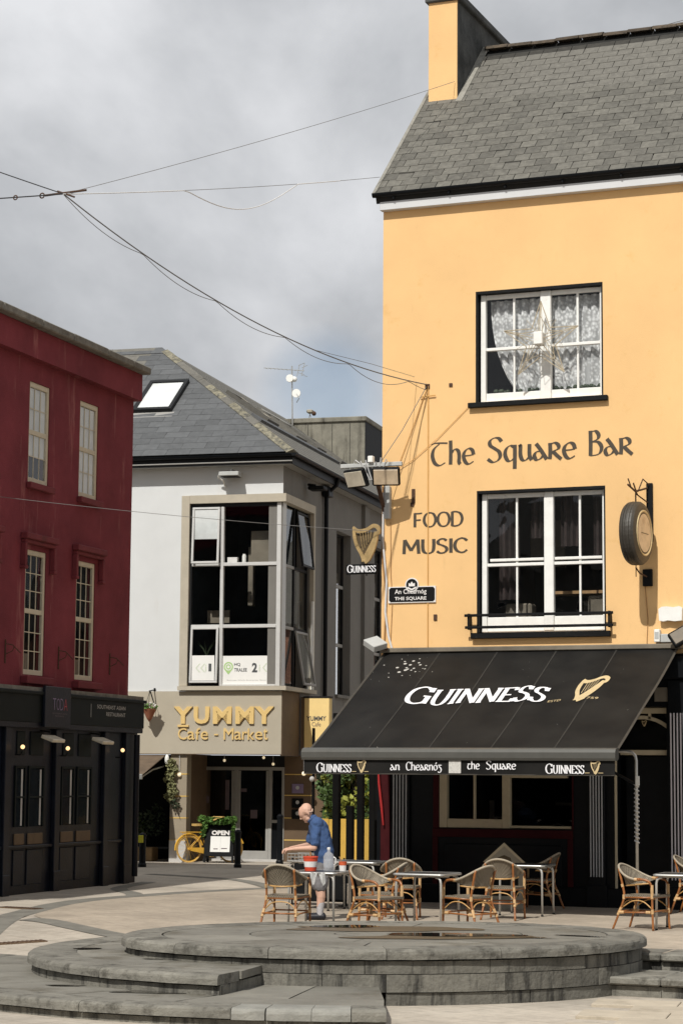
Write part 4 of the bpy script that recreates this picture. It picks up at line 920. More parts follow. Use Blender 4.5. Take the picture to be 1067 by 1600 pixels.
# painted words on the render
X, Z = (1, 0, 0), (0, 0, 1)
pen_text(['T~','h~','e~'], (0,0,0), X, Z, .87, 1.62, 7.12, .40, 'letter_dark', pub, nib=(.17, 20), scale={0: 1.02})
pen_text(['S~','q~','u~','a~','R~','e~'], (0,0,0), X, Z, 1.84, 3.34, 7.13, .40, 'letter_dark', pub, nib=(.17, 20))
pen_text(['B~','a~','R~'], (0,0,0), X, Z, 3.55, 4.27, 7.15, .40, 'letter_dark', pub, nib=(.17, 20))
pen_text(list('FOOD'), (0,0,0), X, Z, .565, 1.42, 6.10, .235, 'letter_dark', pub, nib=(.19, 12), hair=.05)
pen_text(list('MUSIC'), (0,0,0), X, Z, .37, 1.50, 5.66, .235, 'letter_dark', pub, nib=(.19, 12), hair=.05)
# ================================================================ CAFE BUILDING (white and grey, behind)
YY = radians(7.206); YO = Vector((-9.65, 12.23, 0))
def yw(u, v, z): return (YO.x + u*cos(YY) - v*sin(YY), YO.y + u*sin(YY) + v*cos(YY), z)
cafe = thing('cafe_building', 'white and grey cafe building with corner bay window and hipped slate roof', 'building', YO, YY)
U1 = 2.41
# side wall helper: local plane u = U, facing +u ; holes given as (v0, v1, z0, z1)
def side_wall(v0, v1, z0, z1, holes, depth, U):
    b = wall_with_openings(v0, v1, z0, z1, holes, depth, 0)
    b.v = [(U - p[1], p[0], p[2]) for p in b.v]; return b
b = MB(); q = wall_with_openings(-7, U1, 3.95, 9.30, [(0.0, U1 + .001, 3.96, 8.50)], .30, 0)
q.f = [f for f in q.f]; b.add(q.v, q.f); b.build('front_wall', 'white_wall', cafe)
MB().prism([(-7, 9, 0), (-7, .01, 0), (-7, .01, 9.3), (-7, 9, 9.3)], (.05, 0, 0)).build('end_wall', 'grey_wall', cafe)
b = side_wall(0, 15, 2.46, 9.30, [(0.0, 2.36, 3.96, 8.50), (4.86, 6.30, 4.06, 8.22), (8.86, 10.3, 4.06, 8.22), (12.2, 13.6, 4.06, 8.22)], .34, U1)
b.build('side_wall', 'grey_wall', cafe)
MB().box(U1 - .6, U1 + .10, 7.42, 7.92, 2.46, 9.15).build('pilaster', 'grey_wall', cafe)
MB().cbox(U1 + .002, U1 + .06, 7.0, 7.4, 3.96, 4.05, .01).build('ledge', 'grey_wall', cafe)
MB().box(-7, U1 - .02, .4, 14, 9.22, 9.28).build('ceiling', 'interior_dark', cafe)
# bay surround
MB().cbox(-.045, .155, -.10, .06, 4.062, 8.535, .008).build('surround', 'stone_trim', cafe)
MB().prism([(.156, -.10, 8.345), (U1 + .10, -.10, 8.345), (U1 + .10, 2.50, 8.345), (U1 - .08, 2.50, 8.345), (U1 - .08, .06, 8.345), (.156, .06, 8.345)], (0, 0, .19)).build('surround', 'stone_trim', cafe)
MB().prism([(-.06, -.16, 3.965), (U1 + .16, -.16, 3.965), (U1 + .16, 2.52, 3.965), (U1 - .10, 2.52, 3.965), (U1 - .10, .10, 3.965), (-.06, .10, 3.965)], (0, 0, .095)).build('bay_sill', 'stone_trim', cafe)
MB().cbox(U1 - .06, U1 + .10, 2.37, 2.50, 4.062, 8.344, .006).build('surround', 'stone_trim', cafe)
MB().box(U1 + .06, U1 + .115, 2.30, 2.369, 4.07, 6.2).build('open_vent_edge', 'white_paint', cafe)
# bay window: front
bay = MB().box(.157, .205, -.02, .10, 4.062, 8.342).box(.206, U1 - .14, -.02, .10, 8.262, 8.342).build('bay_window', 'dark_frame', cafe)
MB().cbox(U1 - .135, U1 - .03, -.03, .09, 4.062, 8.342, .008).build('corner_post', 'silver_frame', bay)
MB().cbox(.905, .985, -.03, .08, 4.062, 8.261, .008).build('mullion', 'silver_frame', bay)
for z in (5.455, 6.905):
    MB().cbox(.986, U1 - .136, -.03, .08, z - .04, z + .04, .006).build('transom', 'silver_frame', bay); MB().cbox(.206, .904, -.025, .08, z - .04, z + .04, .006).build('transom', 'silver_frame', bay)
MB().cbox(.206, .904, -.03, .08, 4.062, 4.10, .004).build('bottom_rail', 'dark_frame', bay); MB().cbox(.986, U1 - .136, -.03, .08, 4.062, 4.105, .006).build('bottom_rail', 'silver_frame', bay)
MB().box(.986, U1 - .136, .02, .026, 6.946, 8.261).build('pane', 'pane_glass', bay); MB().box(.986, U1 - .136, .02, .026, 5.496, 6.864).build('pane', 'pane_glass', bay); MB().box(.986, U1 - .136, .02, .026, 4.106, 5.414).build('pane', 'pane_glass', bay)
MB().box(.206, .904, .02, .026, 5.496, 6.864).build('pane', 'pane_glass', bay)
def open_light(u0, u1, z0, z1, tiltdeg, m_f, parent, lab):
    """a top-hung light pushed a little outwards"""
    b = MB(); w = .05
    for bx in ((u0, u1, z0, z0+w), (u0, u1, z1-w, z1), (u0, u0+w, z0+w, z1-w), (u1-w, u1, z0+w, z1-w)): b.cbox(bx[0], bx[1], -.03, .03, bx[2]-z1, bx[3]-z1, .006)
    o = b.build('opening_light', m_f, parent, label=lab); o.location = (0, -.06, z1); o.rotation_euler = (-radians(tiltdeg), 0, 0)
    g = MB().box(u0+w, u1-w, -.004, .004, z0+w-z1, z1-w-z1).build('light_pane', 'pane_glass', parent); g.location = o.location; g.rotation_euler = o.rotation_euler
    return o
open_light(.225, .90, 6.92, 8.25, 3, 'silver_frame', bay, 'top light pushed slightly open'); lo_ = open_light(.225, .90, 4.13, 5.43, 3.5, 'silver_frame', bay, 'bottom light pushed slightly open')
# stickers along the foot of the bay
st = MB().box(.29, .84, -.16, -.155, 4.19, 4.77).build('window_sticker', 'sticker_white', bay); st2 = MB().box(.99, U1 - .14, .010, .016, 4.107, 4.765).build('window_sticker', 'sticker_white', bay)
def chevrons(x0, n, z, w, h, y, m, flip):
    b = MB()
    for k in range(n):
        x = x0 + k*w*.75; a, c = (x + w*.55, x) if flip else (x, x + w*.55)
        for s in (1, -1): b.prism([(a, y, z), (a + w*.22, y, z), (c + w*.22, y, z + s*h), (c, y, z + s*h)] if not flip else [(c, y, z), (c + w*.22, y, z), (a + w*.22, y, z + s*h), (a, y, z + s*h)], (0, -.001, 0))
    return b.build('chevrons', m, bay)
chevrons(.38, 2, 4.48, .16, .10, -.162, 'sticker_pale', True); text('1', .70, .77, 4.40, 4.58, 'print_dark', bay, bold=.03, y=-.163); text('i', .62, .65, 4.40, 4.56, 'sticker_pale', bay, bold=.02, y=-.163)
chevrons(1.95, 2, 4.49, .16, .10, .008, 'sticker_pale', False); text('2', 1.70, 1.83, 4.38, 4.60, 'print_dark', bay, bold=.04, y=.007); text('HQ', 1.27, 1.42, 4.52, 4.60, 'print_dark', bay, bold=.02, y=.007); text('TRALEE', 1.27, 1.58, 4.40, 4.48, 'print_dark', bay, bold=.02, y=.007)
text('i', 1.87, 1.90, 4.40, 4.56, 'sticker_pale', bay, bold=.02, y=.007); text('Business. Work. Enterprise. Grow', 1.1, 2.05, 4.18, 4.215, 'print_grey', bay, y=.007)
b = MB()
for R0, R1, zc in ((.115, .085, 4.51), (.06, .035, 4.51)):
    n = 20; vs = [(1.13 + r*cos(2*pi*i/n), .0075, zc + r*sin(2*pi*i/n)) for i in range(n) for r in (R0, R1)]; b.add(vs, [(2*i, (2*i+2) % (2*n), (2*i+3) % (2*n), 2*i+1) for i in range(n)])
b.poly([(1.05, .0072, 4.43), (1.21, .0072, 4.43), (1.13, .0072, 4.33)]); b.build('pin_mark', 'sticker_green', bay)
# things behind the glass
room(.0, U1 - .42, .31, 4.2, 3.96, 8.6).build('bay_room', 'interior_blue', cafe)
MB().cbox(1.45, 2.0, .62, .9, 6.95, 7.75, .01).build('room_cabinet', 'interior_mid', cafe); MB().cbox(1.3, 1.42, .9, 1.1, 6.0, 7.4, .01).build('room_post', 'interior_mid', cafe); MB().box(.3, .85, .9, .93, 5.6, 5.9).build('desk_screen', 'interior_mid', cafe)
MB().box(.28, .85, -.075, -.070, 7.50, 8.19).build('roller_blind', 'blind_sky_grey', bay)
bx = MB().cbox(1.03, 1.27, .12, .25, 6.947, 7.08, .006).build('tissue_box', 'label_white', None, label='pale box on the upper transom inside the corner bay window', cat='box'); bx.location = YO; bx.rotation_euler = (0, 0, YY)
bx = MB().lathe([(.05, 6.947), (.05, 7.12), (.035, 7.13), (.035, 7.16)], (1.42, .2, 0), 12).build('tub', 'white_paint', None, label='white tub standing upright inside the corner bay window', cat='tub'); bx.location = YO; bx.rotation_euler = (0, 0, YY)
b = MB(); 
for k in range(9): a = ru(-.9, .9); b.tube([(.52, .22, 4.78), (.52 + .12*a, .22, 4.95), (.52 + .28*a, .22, 5.05 + ru(0, .12))], [.008, .006, .002], 4)
bx = b.build('pot_plant', 'leaf_dark', None, label='thin spiky plant behind the lower left pane of the bay', cat='plant'); bx.location = YO; bx.rotation_euler = (0, 0, YY)
# bay window: side return, seen foreshortened
US = U1 - .085
MB().cbox(US - .03, US + .04, .10, .17, 4.062, 8.342, .006).build('side_post', 'silver_frame', bay)
for v in (1.18, 2.30): MB().cbox(US - .03, US + .03, v, v + .06, 4.062, 8.342, .006).build('side_post', 'dark_frame', bay)
for z in (5.455, 6.905): MB().cbox(US - .03, US + .03, .171, 1.179, z-.035, z+.035, .006).build('side_transom', 'grey_frame', bay); MB().cbox(US - .03, US + .03, 1.241, 2.299, z-.035, z+.035, .006).build('side_transom', 'dark_frame', bay)
for (z0, z1) in ((4.10, 5.419), (5.491, 6.869), (6.941, 8.30)):
    MB().box(US - .004, US + .002, .171, 1.179, z0, z1).build('side_pane', 'pane_mirror', bay)
MB().box(US - .004, US + .002, 1.241, 2.299, 5.491, 6.869).build('side_pane', 'pane_glass', bay)
for (z0, z1, t) in ((6.95, 8.28, 7), (4.12, 5.42, 10)):
    b = MB(); w = .055; H = z1 - z0
    for bx in ((1.27, 2.28, -H, -H+w), (1.27, 2.28, -w, 0), (1.27, 1.27+w, -H+w, -w), (2.28-w, 2.28, -H+w, -w)): b.cbox(-.025, .025, bx[0], bx[1], bx[2], bx[3], .005)
    o = b.build('opening_light', 'dark_frame' if t == 7 else 'grey_frame', bay, label='side light tilted open at its foot'); o.location = (US + .05, 0, z1); o.rotation_euler = (0, -radians(t), 0)
    g = MB().box(-.003, .003, 1.27+w, 2.28-w, -H+w, -w).build('light_pane', 'pane_glass', bay); g.location = o.location; g.rotation_euler = o.rotation_euler
# tall side windows
for (v0, v1) in ((4.86, 6.30), (8.86, 10.3), (12.2, 13.6)):
    w = MB().box(U1 - .25, U1 - .20, v0, v0+.06, 4.06, 8.22).box(U1 - .25, U1 - .20, v1-.06, v1, 4.06, 8.22).box(U1-.25, U1-.20, v0+.06, v1-.06, 8.16, 8.22).build('side_window', 'dark_frame', cafe)
    for z in (5.35, 6.86): MB().box(U1-.25, U1-.19, v0+.061, v1-.061, z-.04, z+.04).build('transom', 'grey_frame', w)
    for k, (z0, z1) in enumerate(((4.07, 5.31), (5.39, 6.82), (6.90, 8.16))): MB().box(U1-.235, U1-.23, v0+.061, v1-.061, z0, z1).build('pane', 'pane_mirror' if k == 2 else 'pane_glass', w)
    MB().box(U1-.30, U1-.29, v0+.1, v0+.62, 4.1, 5.1).build('blind_sky_grey', 'blind_sky_grey', w)
    MB().cbox(U1 - .30, U1 + .08, v0-.05, v1+.05, 3.97, 4.055, .01).build('sill', 'grey_wall', w)
MB().box(U1-3, U1-.34, 3.0, 14, 3.9, 3.95).build('floor_slab', 'interior_dark', cafe); MB().box(U1-2.6, U1-2.5, 3.0, 14, 3.96, 9.2).build('corridor_wall', 'interior_dark', cafe)
# eaves
EV, EU = -.40, U1 + .34
MB().box(-7, EU - .06, EV + .07, -.002, 9.20, 9.23).box(U1 + .002, EU - .06, -.002, 15, 9.20, 9.23).build('soffit', 'grey_frame', cafe)
MB().cbox(-7, EU - .05, EV + .04, EV + .07, 9.19, 9.36, .005).box(EU - .06, EU - .03, EV + .075, 15, 9.19, 9.36).build('fascia_board', 'dark_frame', cafe)
b = MB(); prof = [(-.06 + .0*i, 0) for i in range(0)]
n = 8; pr = [(.07*cos(pi + pi*i/n), .07*sin(pi + pi*i/n)) for i in range(n+1)]
b.prism([(-7, EV - .03 + y, 9.42 + z) for y, z in pr] , (EU + 7.05, 0, 0)); b.prism([(EU + .045 + y, EV - .10, 9.42 + z) for y, z in pr], (0, 15.4, 0)); b.build('gutter', 'black_gloss', cafe)
MB().tube([(-7, EV + .02, 9.255), (EU - .02, EV + .02, 9.255)], .018, 6).build('cable_run', 'grey_frame', cafe)
MB().tube([(EU + .04, 3.55, 9.36), (EU + .0, 3.55, 9.2), (U1 + .08, 3.55, 8.95), (U1 + .08, 3.55, 2.4)], .055, 10).build('down_pipe', 'black_gloss', cafe)
MB().cbox(U1 + .01, U1 + .2, 3.35, 3.75, 8.9, 9.15, .02).build('pipe_hopper', 'black_gloss', cafe)
# roof
SL = (12.9 - 9.42) / 4.8; d = 4.8
aU, aV, aZ = EU - d, EV + d, 9.45 + SL*d
rf = MB().prism([(-7, EV, 9.43), (EU, EV, 9.43), (aU, aV, aZ - .02), (-7, aV, aZ - .02)], (0, .02, -.06)).prism([(EU, EV, 9.43), (EU, 16, 9.43), (aU, 16, aZ - .02), (aU, aV, aZ - .02)], (-.02, 0, -.06)).prism([(aU, aV, aZ-.03), (aU, 16, aZ-.03), (aU - d, 16, 9.5), (aU - d, aV, 9.5)], (0, 0, -.06)).prism([(-7, aV, aZ-.03), (aU, aV, aZ-.03), (aU, aV + d, 9.5), (-7, aV + d, 9.5)], (0, 0, -.06)).build('roof', 'roof_felt', cafe)
PT = math.atan(SL); cs, sn = cos(PT), sin(PT); EX2, WD2 = .30, .60
gme = []
for k in range(3):
    b = MB(); b.box(-.294, .294, 0, .305, 0, .008).box(-.294, .294, .3051, .5, 0, .0078); me = b.mesh('slate'); me.materials.append(MATS['slate_grey']); dirty_upper(me, .306, 'slate_dirt'); gme.append(me)
rest = MB(); SLT = d / cs
for r in range(int(SLT / EX2) + 1):
    s = r * EX2; v = EV - .02 + s*cs; lim = EU - s*cs
    for c in range(18):
        u = -6.9 + (c + .5 - (.5 if r % 2 else 0)) * WD2 * .99
        if u > lim - .05: continue
        if -1.75 < u < -1.0 and 1.5 < v < 2.6: continue
        z = 9.45 + s*sn
        P = Vector((u, v - .014*sn, z + .014*cs)); rx = (PT - .016 + ru(-.005, .005), ru(-.006, .006), ru(-.008, .008))
        w = min(1.0, (lim - (u - .3)) / .6)
        if u > -2.7:
            r1_, r2_ = min(.296, lim - u), min(.296, lim - .5*cs - u)
            if r1_ < -.28: continue
            if r2_ >= .295: share('slate', random.choice(gme), rf, P, rx)
            else:
                pl_ = [(-.296, 0, 0), (r1_, 0, 0)] + ([(r2_, .5, 0), (-.296, .5, 0)] if r2_ > -.29 else [(-.296, min(.5, (r1_ + .296) / cs), 0)])
                o = MB().prism(pl_, (0, 0, .008)).build('slate', 'slate_grey', rf); o.location = P; o.rotation_euler = rx
        elif u <= -2.7:
            q = MB().box(-.296, .296, 0, .5, 0, .008).xf(Matrix.LocRotScale(P, Matrix.Rotation(rx[0], 3, 'X'), None)); rest.add(q.v, q.f)
for r in range(int(SLT / EX2) + 1):        # the slope over the alley
    s = r * EX2; u = EU + .02 - s*cs; z = 9.45 + s*sn
    if s > SLT - .5: continue
    for c in range(29):
        v = EV + (c + .5 - (.5 if r % 2 else 0)) * WD2
        l1_, l2_ = max(-.296, EV + s*cs - v), max(-.296, EV + (s+.5)*cs - v)
        if l2_ > .28: continue
        Mx = Matrix.LocRotScale(Vector((u + .014*sn, v, z + .014*cs)), Matrix.Rotation(pi/2, 3, 'Z') @ Matrix.Rotation(PT - .016, 3, 'X'), None)
        q = MB().prism([(l1_, 0, 0), (.296, 0, 0), (.296, .5, 0), (l2_, .5, 0)], (0, 0, .008)).xf(Mx); rest.add(q.v, q.f)
rest.build('slates', 'slate_old', rf, kind='stuff')
# hip and ridge
hp = Vector((EU, EV, 9.47)); ha = Vector((aU, aV, aZ + .02)); L = (ha - hp).length; hd = (ha - hp).normalized(); sd = hd.cross(Vector((0,0,1))).normalized(); upv = sd.cross(hd)
nt = 16
for i in range(nt):
    p0, p1 = hp + hd * (L*i/nt), hp + hd * (L*(i+1.06)/nt); j = ru(-.02, .02)
    b = MB(); b.prism([p0 - sd*.16 - upv*.035, p0 + upv*(.045 + j*.5), p0 + sd*.16 - upv*.035, p0 + sd*.15 - upv*.06, p0 - sd*.15 - upv*.06], p1 - p0)
    b.build('hip_tile', 'lichen_mortar' if i in (0,1,2,3,5,6,8,9,14,15) else 'slate_old', rf)
for i in range(12): MB().prism([(aU - .02 - .42*i, aV - .15, aZ - .05), (aU - .02 - .42*i, aV, aZ + .06), (aU - .02 - .42*i, aV + .15, aZ - .05)], (-.415, 0, 0)).build('ridge_tile', 'slate_grey', rf)
for i in range(22): MB().prism([(aU - .15, aV + .45*i, aZ - .09), (aU, aV + .45*i, aZ + .0), (aU + .15, aV + .45*i, aZ - .09)], (0, .449, 0)).build('ridge_tile', 'slate_old', rf)
# roof light in the front slope
def slopept(u, v, lift): s = (v - EV) / cs; return Vector((u, v - lift*sn, 9.45 + s*sn + lift*cs))
def roof_light(u0, u1, v0, v1, name, m_pane, side=False):
    if side: f = lambda v, k, l: Vector((EU + .0 - (v - EV), k, 0)) + Vector((l*sn, 0, 9.45 + (v-EV)*SL + l*cs))
    else: f = lambda v, k, l: slopept(k, v, l)
    fr = MB()
    w = .09
    for (a0, a1, c0, c1) in ((u0, u1, v0, v0+w), (u0, u1, v1-w, v1), (u0, u0+w, v0+w, v1-w), (u1-w, u1, v0+w, v1-w)):
        lo = [f(c0, a0, .0), f(c0, a1, .0), f(c1, a1, .0), f(c1, a0, .0)]; hi = [f(c0, a0, .13), f(c0, a1, .13), f(c1, a1, .13), f(c1, a0, .13)]
        fr.add(lo + hi, [(0,3,2,1),(4,5,6,7),(0,1,5,4),(1,2,6,5),(2,3,7,6),(3,0,4,7)])
    o = fr.build(name, 'dark_frame' if not side else 'slate_old', rf)
    return f, w
f, w = roof_light(-1.90, -.88, 1.46, 2.80, 'roof_light', 'blind_sky_grey')
MB().quad(f(1.55, -1.81, .09), f(1.55, -.97, .09), f(2.71, -.97, .09), f(2.71, -1.81, .09)).build('roof_light_pane', 'blind_sky_grey', rf)  # pale opaque sheet in place of glass
MB().prism([f(1.26, -1.98, .022), f(1.26, -.80, .022), f(1.455, -.80, .022), f(1.455, -1.98, .022)], (0, 0, .012)).build('lead_apron', 'grey_frame', rf)
for (k0, k1, v0, v1) in ((4.0, 5.0, 1.6, 2.7), (6.3, 7.3, 1.5, 2.6), (8.4, 9.3, 1.5, 2.6), (10.6, 11.5, 1.4, 2.5)):
    roof_light(k0, k1, v0, v1, 'side_roof_light', 'blind_sky_grey', True)
f2 = lambda v, k, l: Vector((EU - (v - EV), k, 0)) + Vector((l*sn, 0, 9.45 + (v-EV)*SL + l*cs))
for (k0, k1, v0, v1, m) in ((5.2, 6.1, 2.75, 2.95, 'stone_trim'), (5.6, 6.3, 2.2, 2.35, 'stone_trim'), (8.2, 10.6, 2.9, 3.05, 'pale_stone'), (2.0, 9.5, 1.15, 1.4, 'slate_grey')):
    a = [f2(v0, k0, .02), f2(v0, k1, .02), f2(v1, k1, .02), f2(v1, k0, .02)]; MB().prism(a, (.05, 0, .06)).build('lead_strip', m, rf)
# fascia sign with raised letters
fs = MB().box(-7, U1 + .03, -.05, .30, 2.50, 3.945).box(-7, U1 - .02, .301, 1.6, 2.50, 2.56).build('fascia_sign', 'sign_face', cafe)
MB().box(-7, U1 + .03, -.052, .0, 2.485, 2.4995).build('drip_edge', 'brown_clad', fs)
MB().box(U1 + .002, U1 + .045, -.03, 1.40, 2.47, 3.95).build('sign_return', 'brown_clad', fs)
y = -.052
def raised(body, x0, x1, z0, z1, depth, bold): return text(body, x0, x1, z0, z1, 'gold_letter', fs, depth=depth, bold=bold, y=y, name='letter')
for ch, x0, x1 in (('Y', -.16, .30), ('U', .335, .71), ('M', .80, 1.25), ('M', 1.345, 1.79), ('Y', 1.80, 2.27)): raised(ch, x0, x1, 3.19, 3.59, .045, .035)
MB().cbox(-.06, .21, y - .045, y - .002, 3.115, 3.165, .004).build('letter', 'gold_letter', fs)
cw = [('C', .27, 1), ('a', .22, .72), ('f', .14, 1), ('e', .22, .72), (' ', .14, 0), ('-', .12, 0), (' ', .12, 0), ('M', .30, 1), ('a', .22, .72), ('r', .14, .72), ('k', .20, 1), ('e', .22, .72), ('t', .13, .95)]
tw = sum(c[1] for c in cw) + .025*len(cw); x = -.05; kf = 2.19 / tw
for ch, w_, h_ in cw:
    w_ *= kf
    if ch == '-': MB().box(x, x + w_, y - .03, y - .001, 2.925, 2.955).build('letter', 'gold_letter', fs)
    elif ch != ' ': raised(ch, x, x + w_, 2.825, 2.825 + .265*h_, .03, .0)
    x += w_ + .025*kf
# entrance: piers, doors set back under the sign
DV = 1.5
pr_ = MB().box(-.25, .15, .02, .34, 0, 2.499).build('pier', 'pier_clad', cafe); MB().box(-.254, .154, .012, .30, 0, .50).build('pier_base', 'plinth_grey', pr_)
for z in (.505, 1.02, 1.52, 2.03): MB().box(-.252, .152, .014, .2, z - .012, z + .012).build('line_trim', 'yellow_line', pr_)
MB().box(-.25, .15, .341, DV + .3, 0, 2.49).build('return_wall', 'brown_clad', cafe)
rp = MB().box(2.08, 3.2, DV, 3.2, 0, 2.48).build('pier', 'brown_clad', cafe);  # same cladding as the left pier, its shade put into a darker colour
for z in (.505, 1.02, 1.55, 2.04): MB().box(2.08, 2.80, DV - .008, DV - .0, z - .012, z + .012).build('line_trim', 'yellow_line', rp)
for (zc, c) in ((1.71, 'lilac_print'), (1.37, 'black_paint'), (1.11, 'black_paint')): 
    pq = MB().cbox(2.27, 2.55, DV - .03, DV - .004, zc - .11, zc + .11, .006).build('plaque', c, rp)
    MB().ball((2.41, DV - .034, zc + .02), .045, 8, 6, (1, .08, 1)).build('plaque_emblem', 'print_grey', rp)
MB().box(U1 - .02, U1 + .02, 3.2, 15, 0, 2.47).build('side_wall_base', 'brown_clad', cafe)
sfr = MB().box(-.37, 2.08, DV, DV + .10, 2.20, 2.48).box(-.37, -.35, DV, DV+.1, 0, 2.2).build('door_screen', 'dark_frame', cafe)
for x0, x1 in ((-.36, -.30), (-.07, .02), (.845, .925), (1.70, 1.775), (2.02, 2.08)): MB().cbox(x0, x1, DV - .03, DV + .06, .0, 2.20, .006).build('door_post', 'grey_frame', sfr)
MB().cbox(-.36, 2.08, DV - .034, DV + .06, 2.13, 2.21, .006).build('door_head', 'grey_frame', sfr)
for x0, x1 in ((.021, .844), (.926, 1.699)):
    b = MB(); b.cbox(x0, x1, DV - .02, DV + .03, .03, .24, .006).cbox(x0, x0+.07, DV - .02, DV+.03, .241, 2.12, .006).cbox(x1-.07, x1, DV-.02, DV+.03, .241, 2.12, .006).build('door', 'grey_frame', sfr)
    MB().box(x0+.071, x1-.071, DV, DV+.006, .241, 2.12).build('pane', 'pane_glass', sfr)
MB().cbox(-.299, -.071, DV-.02, DV+.03, .95, 1.02, .004).build('mid_rail', 'silver_frame', sfr); MB().box(-.299, -.071, DV, DV+.005, 1.021, 2.12).build('pane', 'pane_glass', sfr); MB().box(-.299, -.071, DV, DV+.03, 0.0, .949).build('kick_panel', 'black_gloss', sfr)
MB().cbox(1.776, 2.02, DV-.02, DV+.03, .90, .97, .004).build('mid_rail', 'grey_frame', sfr); MB().box(1.776, 2.02, DV, DV+.005, .971, 2.12).build('pane', 'pane_glass', sfr); MB().box(1.776, 2.02, DV, DV+.03, 0, .899).build('kick_panel', 'black_gloss', sfr)
MB().box(-.36, 2.08, DV - .25, DV - .031, 0, .05).build('threshold', 'plinth_grey', sfr)
for (x0, x1, z0, z1) in ((-.28, -.12, 1.05, 1.24), (.10, .22, 1.35, 1.52), (.62, .72, 1.2, 1.9), (1.0, 1.15, 1.62, 1.70), (1.25, 1.42, 1.0, 1.2)): MB().box(x0, x1, DV - .006, DV - .003, z0, z1).build('notice', 'print_grey' if x0 < 0 else 'dull_print', sfr)
room(-.36, 2.08, DV + .11, 6, .0, 2.48).build('cafe_room', 'interior_dark', cafe)
MB().box(-7, -.251, 1.9, 2.0, 0, 2.49).build('recess_wall', 'timber_black', cafe)
# brown blind over the recess, hanging things
aw = thing('shop_awning', 'small brown canvas awning beside the cafe entrance', 'awning', YO, YY)
MB().prism([(-3.2, -.06, 2.46), (-.36, -.06, 2.46), (-.36, -1.55, 2.02), (-3.2, -1.55, 2.02)], (0, 0, -.02)).build('canopy', 'awning_brown', aw); MB().cbox(-3.2, -.36, -1.60, -1.55, 1.90, 2.02, .01).build('front_bar', 'steel', aw)
MB().tube([(-.40, -.05, 2.2), (-.40, -.8, 2.12), (-.40, -1.5, 1.96)], .018, 6).build('arm', 'steel', aw)
MB().ball((-.30, -.10, 2.36), .055, 10, 8, (1, 1, 2.2)).build('motor_cover', 'white_paint', aw)

# ================================================================ RED RESTAURANT BUILDING
YR = radians(93.569); RO = Vector((-6.22, 3.13, 0))
red = thing('restaurant_building', 'dark red rendered building with black ground floor shopfront', 'building', RO, YR)
cols = [(-8.3, -7.5), (-6.24, -5.44), (-4.16, -3.36), (-2.12, -1.32)]
holes = [(a, c, 7.03, 8.80) for a, c in cols] + [(a, c, 3.70, 5.86) for a, c in cols]
FY = .20
b = wall_with_openings(-14, .26, 2.8, 9.7, holes, .16, FY)
b.build('wall', 'red_wall', red)
MB().box(.02, .258, FY+.002, 9, 0, 9.16).box(-14, -13.9, FY+.002, 9, 0, 9.16).build('gable_wall', 'grey_render_dark', red)
MB().box(-14, .30, .04, 9, 9.17, 9.685).build('parapet', 'red_wall', red)
x = -14
while x < .3:
    L = min(ru(1.1, 1.6), .36 - x); MB().cbox(x + .004, x + L - .004, -.12, .5, 9.69 + ru(0, .006), 9.83 + ru(-.006, .006), .02).build('coping_stone', 'coping', red); x += L
MB().box(-13.9, .2, .5, 8.9, 9.5, 9.6).build('flat_roof', 'roof_felt', red)
